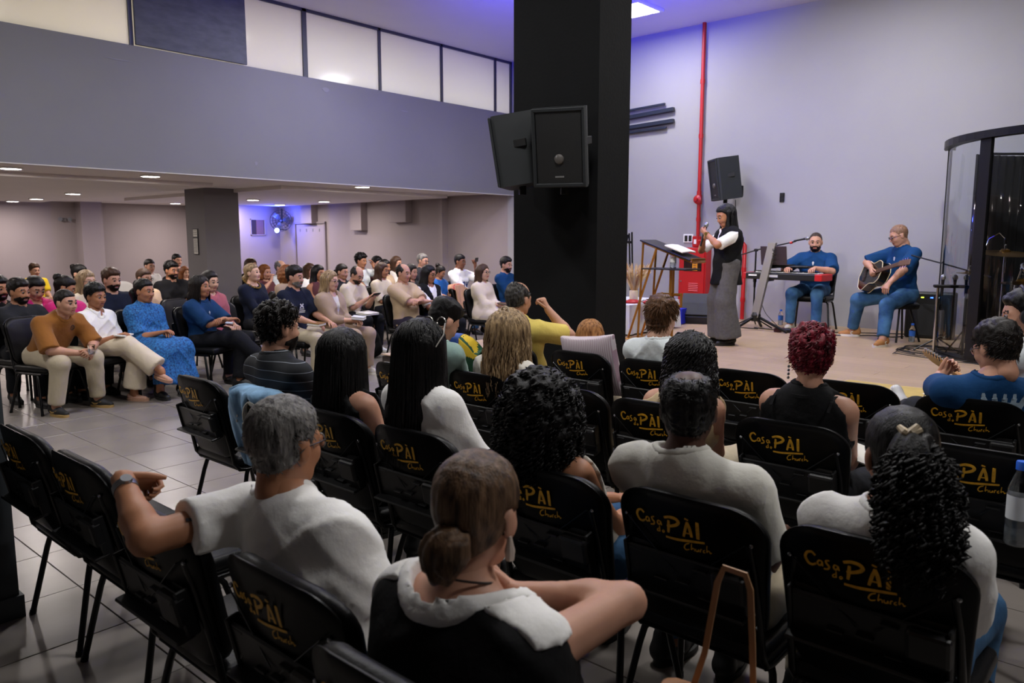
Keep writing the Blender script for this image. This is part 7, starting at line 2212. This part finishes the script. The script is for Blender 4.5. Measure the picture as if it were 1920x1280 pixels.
# booklet by the red-haired person
e = empty('booklet', (3.46, .93, .72), math.radians(20), 'small open booklet beside the red-haired person', 'booklet')
for s_ in (-1, 1):
    b = MB(); b.box((0, s_ * .05, .0), (.15, .10, .006), rot=R3(s_ * .35, -.3, 0)); b.build('page', m_paper, e)
# beige bag hanging by the empty chair
e = empty('shoulder_bag', (3.36, 2.10, .30), 0, 'beige shoulder bag hanging between two middle row chairs', 'bag')
pr = [('e', (0, 0, .17), (.07, .13, .15), .03), ('c', (0, -.09, .08), (0, .09, .08), .06, .06, .04)]
V, Q = sdf_mesh(lambda P: sdf_of(pr)(P) + wrinkle(P, .006, 1.0), *bounds(pr), .01)
link(bpy.data.objects.new('bag_body', np_mesh('bag_body', V, Q, cloth('bag_beige', '#a8926e'))), e)
b = MB(); b.tube([(0, -.10, .28), (0, -.07, .42), (0, .07, .42), (0, .10, .28)], .01, 6); b.build('strap', cloth('bag_beige', '#a8926e'), e, True)
# handbag with long tan handles on the seat beside the woman in front
e = empty('handbag', (1.42, .66, .465), math.radians(10), 'handbag with tall tan leather handles standing on a seat', 'handbag')
b = MB(); b.box((0, 0, .11), (.13, .30, .22), bevel=.03, seg=2); b.build('bag_body', mat('tan_leather', '#8b6242', .5, bump=.1, bscale=120), e, True)
for x, hgt in ((.05, .49), (-.05, .27)):
    b = MB(); b.ribbon([(x, -.055, .18), (x, -.045, hgt * .6 + .05), (x, -.036, hgt - .03), (x, -.025, hgt), (x, .02, hgt + .006), (x, .033, hgt - .03), (x, .055, hgt * .6), (x, .085, .18)], .013, up=(1, 0, 0), th=.004); b.build('handle', mat('tan_strap', '#b98d66', .5), e)
chair(1.26, .42, 0, 0, 'black chair carrying the handbag with tan handles', GR)
# bottle standing in the holder of the right-hand empty chair
bottle((XB + .06 - .355, .38, .590), 'water bottle with blue cap and pale label at the right picture edge', h=.30, r=.037, lab='white')
# backpack and red cup under the far chairs
e = empty('backpack', (6.75, 8.55, 0), math.radians(-60), 'black backpack on the floor under the reading man', 'backpack')
pr = [('e', (0, 0, .2), (.12, .16, .21), .03), ('e', (.08, 0, .13), (.07, .12, .1), .03)]
V, Q = sdf_mesh(lambda P: np.maximum(sdf_of(pr)(P) + wrinkle(P, .006, 2.0), -P[:, 2]), *bounds(pr), .014)
link(bpy.data.objects.new('bag_body', np_mesh('bag_body', V, Q, cloth('bag_black', '#0d0d0f'))), e)
b = MB(); b.tube([(-.10, -.03, .38), (-.11, 0, .45), (-.10, .03, .38)], .01, 6); b.build('carry_loop', c_black, e)
e = empty('drink_can', (9.4, 8.75, 0), 0, 'red and blue drink can on the floor near the pillar', 'can')
b = MB(); b.lathe([(.03, 0), (.035, .01), (.035, .1)], 16); b.build('blue_base', mat('can_blue', '#1b2fa0', .4), e, True)
b = MB(); b.lathe([(.035, .1), (.035, .21), (.028, .23)], 16); b.build('red_top', m_red, e, True)
# white plastic chair by the far wall
e = empty('plastic_chair', (6.3, 15.3, 0), math.radians(-80), 'white moulded plastic chair near the far wall', 'chair')
m_pl = mat('white_moulded', '#d5d3d0', .45)
b = MB(); b.box((0, 0, .42), (.44, .44, .03), bevel=.012, seg=2); b.build('seat', m_pl, e, True, 60)
V = []; nu, nv = 16, 8
for i in range(nu):
    a = -1.0 + 2.0 * i / (nu - 1)
    for j in range(nv):
        v = j / (nv - 1); zt = .84 - .09 * a * a * a * a - .04 * a * a
        V.append((-.20 - .08 * v + .08 * a * a, .23 * a, .44 + (zt - .44) * v))
b = MB(); b.add(V, [(i * nv + j, (i + 1) * nv + j, (i + 1) * nv + j + 1, i * nv + j + 1) for i in range(nu - 1) for j in range(nv - 1)]); o = b.build('backrest', m_pl, e, True); md = o.modifiers.new('t', 'SOLIDIFY'); md.thickness = .012
for sx in (-1, 1):
    for sy in (-1, 1):
        b = MB(); b.tube([(sx * .19, sy * .19, .42), (sx * .23, sy * .22, 0)], [.026, .02], 8); b.build('leg', m_pl, e)

# ---- things on the walls under the gallery
e = empty('oscillating_fan', (10.74, 17.04, 2.10), math.radians(-128), 'wall fan lit bright blue in the far corner', 'fan')
m_fan = mat('fan_dark', '#14161c', .4)
b = MB()
for r_ in (.26, .2, .13):
    for x_ in (.0, .10):
        b.tube([(x_, r_ * math.cos(a), r_ * math.sin(a)) for a in np.linspace(0, 2 * PI, 26)], .004, 5, caps=False)
for k in range(18):
    a = 2 * PI * k / 18; b.tube([(.0, .04 * math.cos(a), .04 * math.sin(a)), (-.02, .2 * math.cos(a), .2 * math.sin(a)), (.05, .265 * math.cos(a), .265 * math.sin(a)), (.12, .2 * math.cos(a), .2 * math.sin(a)), (.12, .03 * math.cos(a), .03 * math.sin(a))], .003, 4)
o = b.build('cage', m_fan, e); o['kind'] = 'stuff'
for k in range(3):
    a0 = k * 2 * PI / 3
    b = MB(); b.ribbon([(.05 + .02 * math.sin(t_), r_ * math.cos(a0 + t_ * .3), r_ * math.sin(a0 + t_ * .3)) for t_, r_ in ((0, .04), (.5, .12), (1, .22))], [.05, .12, .10], up=(1, 0, 0), th=.004); b.build('blade', m_fan, e)
b = MB(); b.lathe([(.05, -.12), (.06, 0), (.03, .08)], 14, rot=R3(0, PI / 2, 0)); b.tube([(-.1, 0, 0), (-.16, 0, .0), (-.2, 0, .3)], .02, 8); b.build('motor', m_fan, e, True)
e = empty('blue_lamp', (10.50, 16.86, 1.86), math.radians(-128), 'small lamp shining blue below the fan', 'lamp')
b = MB(); b.lathe([(.05, -.1), (.06, 0), (.065, .02), (.055, .02)], 16, rot=R3(0, PI / 2, 0), caps=False); b.build('housing', m_black_metal, e, True)
b = MB(); b.lathe([(.054, .01), (.02, .018)], 16, rot=R3(0, PI / 2, 0)); b.build('lens', mat('blue_lens', '#ffffff', .3, emit='#7fa0ff', emit_s=25), e)
b = MB(); b.tube([(-.08, 0, 0), (-.2, .1, .02), (-.36, .2, .02)], .01, 6); b.build('arm', m_black_metal, e)
add_light('blue_lamp_beam', 'POINT', (10.40, 16.85, 2.16), BLUE_FAN_W, (.06, .10, 1.0), shadow_soft_size=.06)
# niche in the corner wall
e = empty('niche', (10.36, 17.5, 1.94), 0, 'small square dark niche in the blue lit corner wall', 'niche')
b = MB()
for (dx, dz, sx_, sz_) in ((0, .19, .40, .02), (0, -.19, .40, .02), (-.19, 0, .02, .40), (.19, 0, .02, .40)):
    b.box((dx, -.012, dz), (sx_, .024, sz_))
b.build('niche_frame', m_wall_warm, e)
b = MB(); b.box((0, -.003, 0), (.36, .006, .36)); b.build('niche_back', mat('niche_dark', '#2a1d22', .8), e)
b = MB(); b.box((.06, -.010, 0), (.2, .008, .36)); b.build('niche_panel', mat('niche_panel', '#6b4f50', .8), e)
# emergency light
e = empty('emergency_light', (6.68, YF, 2.09), 0, 'small twin-headed emergency light on the far wall', 'lamp')
b = MB(); b.box((0, -.03, 0), (.10, .06, .08), bevel=.01, seg=1); b.build('box', m_grey_col, e)
for s_ in (-1, 1):
    b = MB(); b.lathe([(.02, 0), (.05, .05), (.045, .05)], 14, c=(s_ * .1, -.04, .01), rot=R3(PI / 2, 0, 0)); b.build('lamp_head', m_silver, e, True)
# notices on the grey column
for (z0_, z1_, lab, nl) in ((1.69, 1.81, 'small white notice at the top of the grey column sign', 3), (1.40, 1.66, 'tall white notice of small print on the grey column', 12)):
    e = empty('notice', (6.41, 12.80, 0), 0, lab, 'notice', 'notices on the grey column')
    b = MB(); b.box((-.006, 0, (z0_ + z1_) / 2), (.012, .17, z1_ - z0_ + .03)); b.build('frame', m_black_plastic, e)
    b = MB(); b.box((-.014, 0, (z0_ + z1_) / 2), (.004, .135, z1_ - z0_)); b.build('sheet', mat('notice_sheet', '#d0cdc6', .7), e)
    b = MB(); rs = np.random.RandomState(2)
    for k in range(nl):
        zz = z1_ - .02 - k * (z1_ - z0_ - .03) / nl
        x_ = -.055
        while x_ < .05:
            w_ = rs.uniform(.008, .022); b.box((-.017, -(x_ + w_ / 2), zz), (.001, w_, .008)); x_ += w_ + .006
    o = b.build('small_print', mat('print_ink', '#3a3a3a', .7), e); o['kind'] = 'stuff'
# colour blocks of the boy's football shirt
p = PEOPLE['yellowkid']
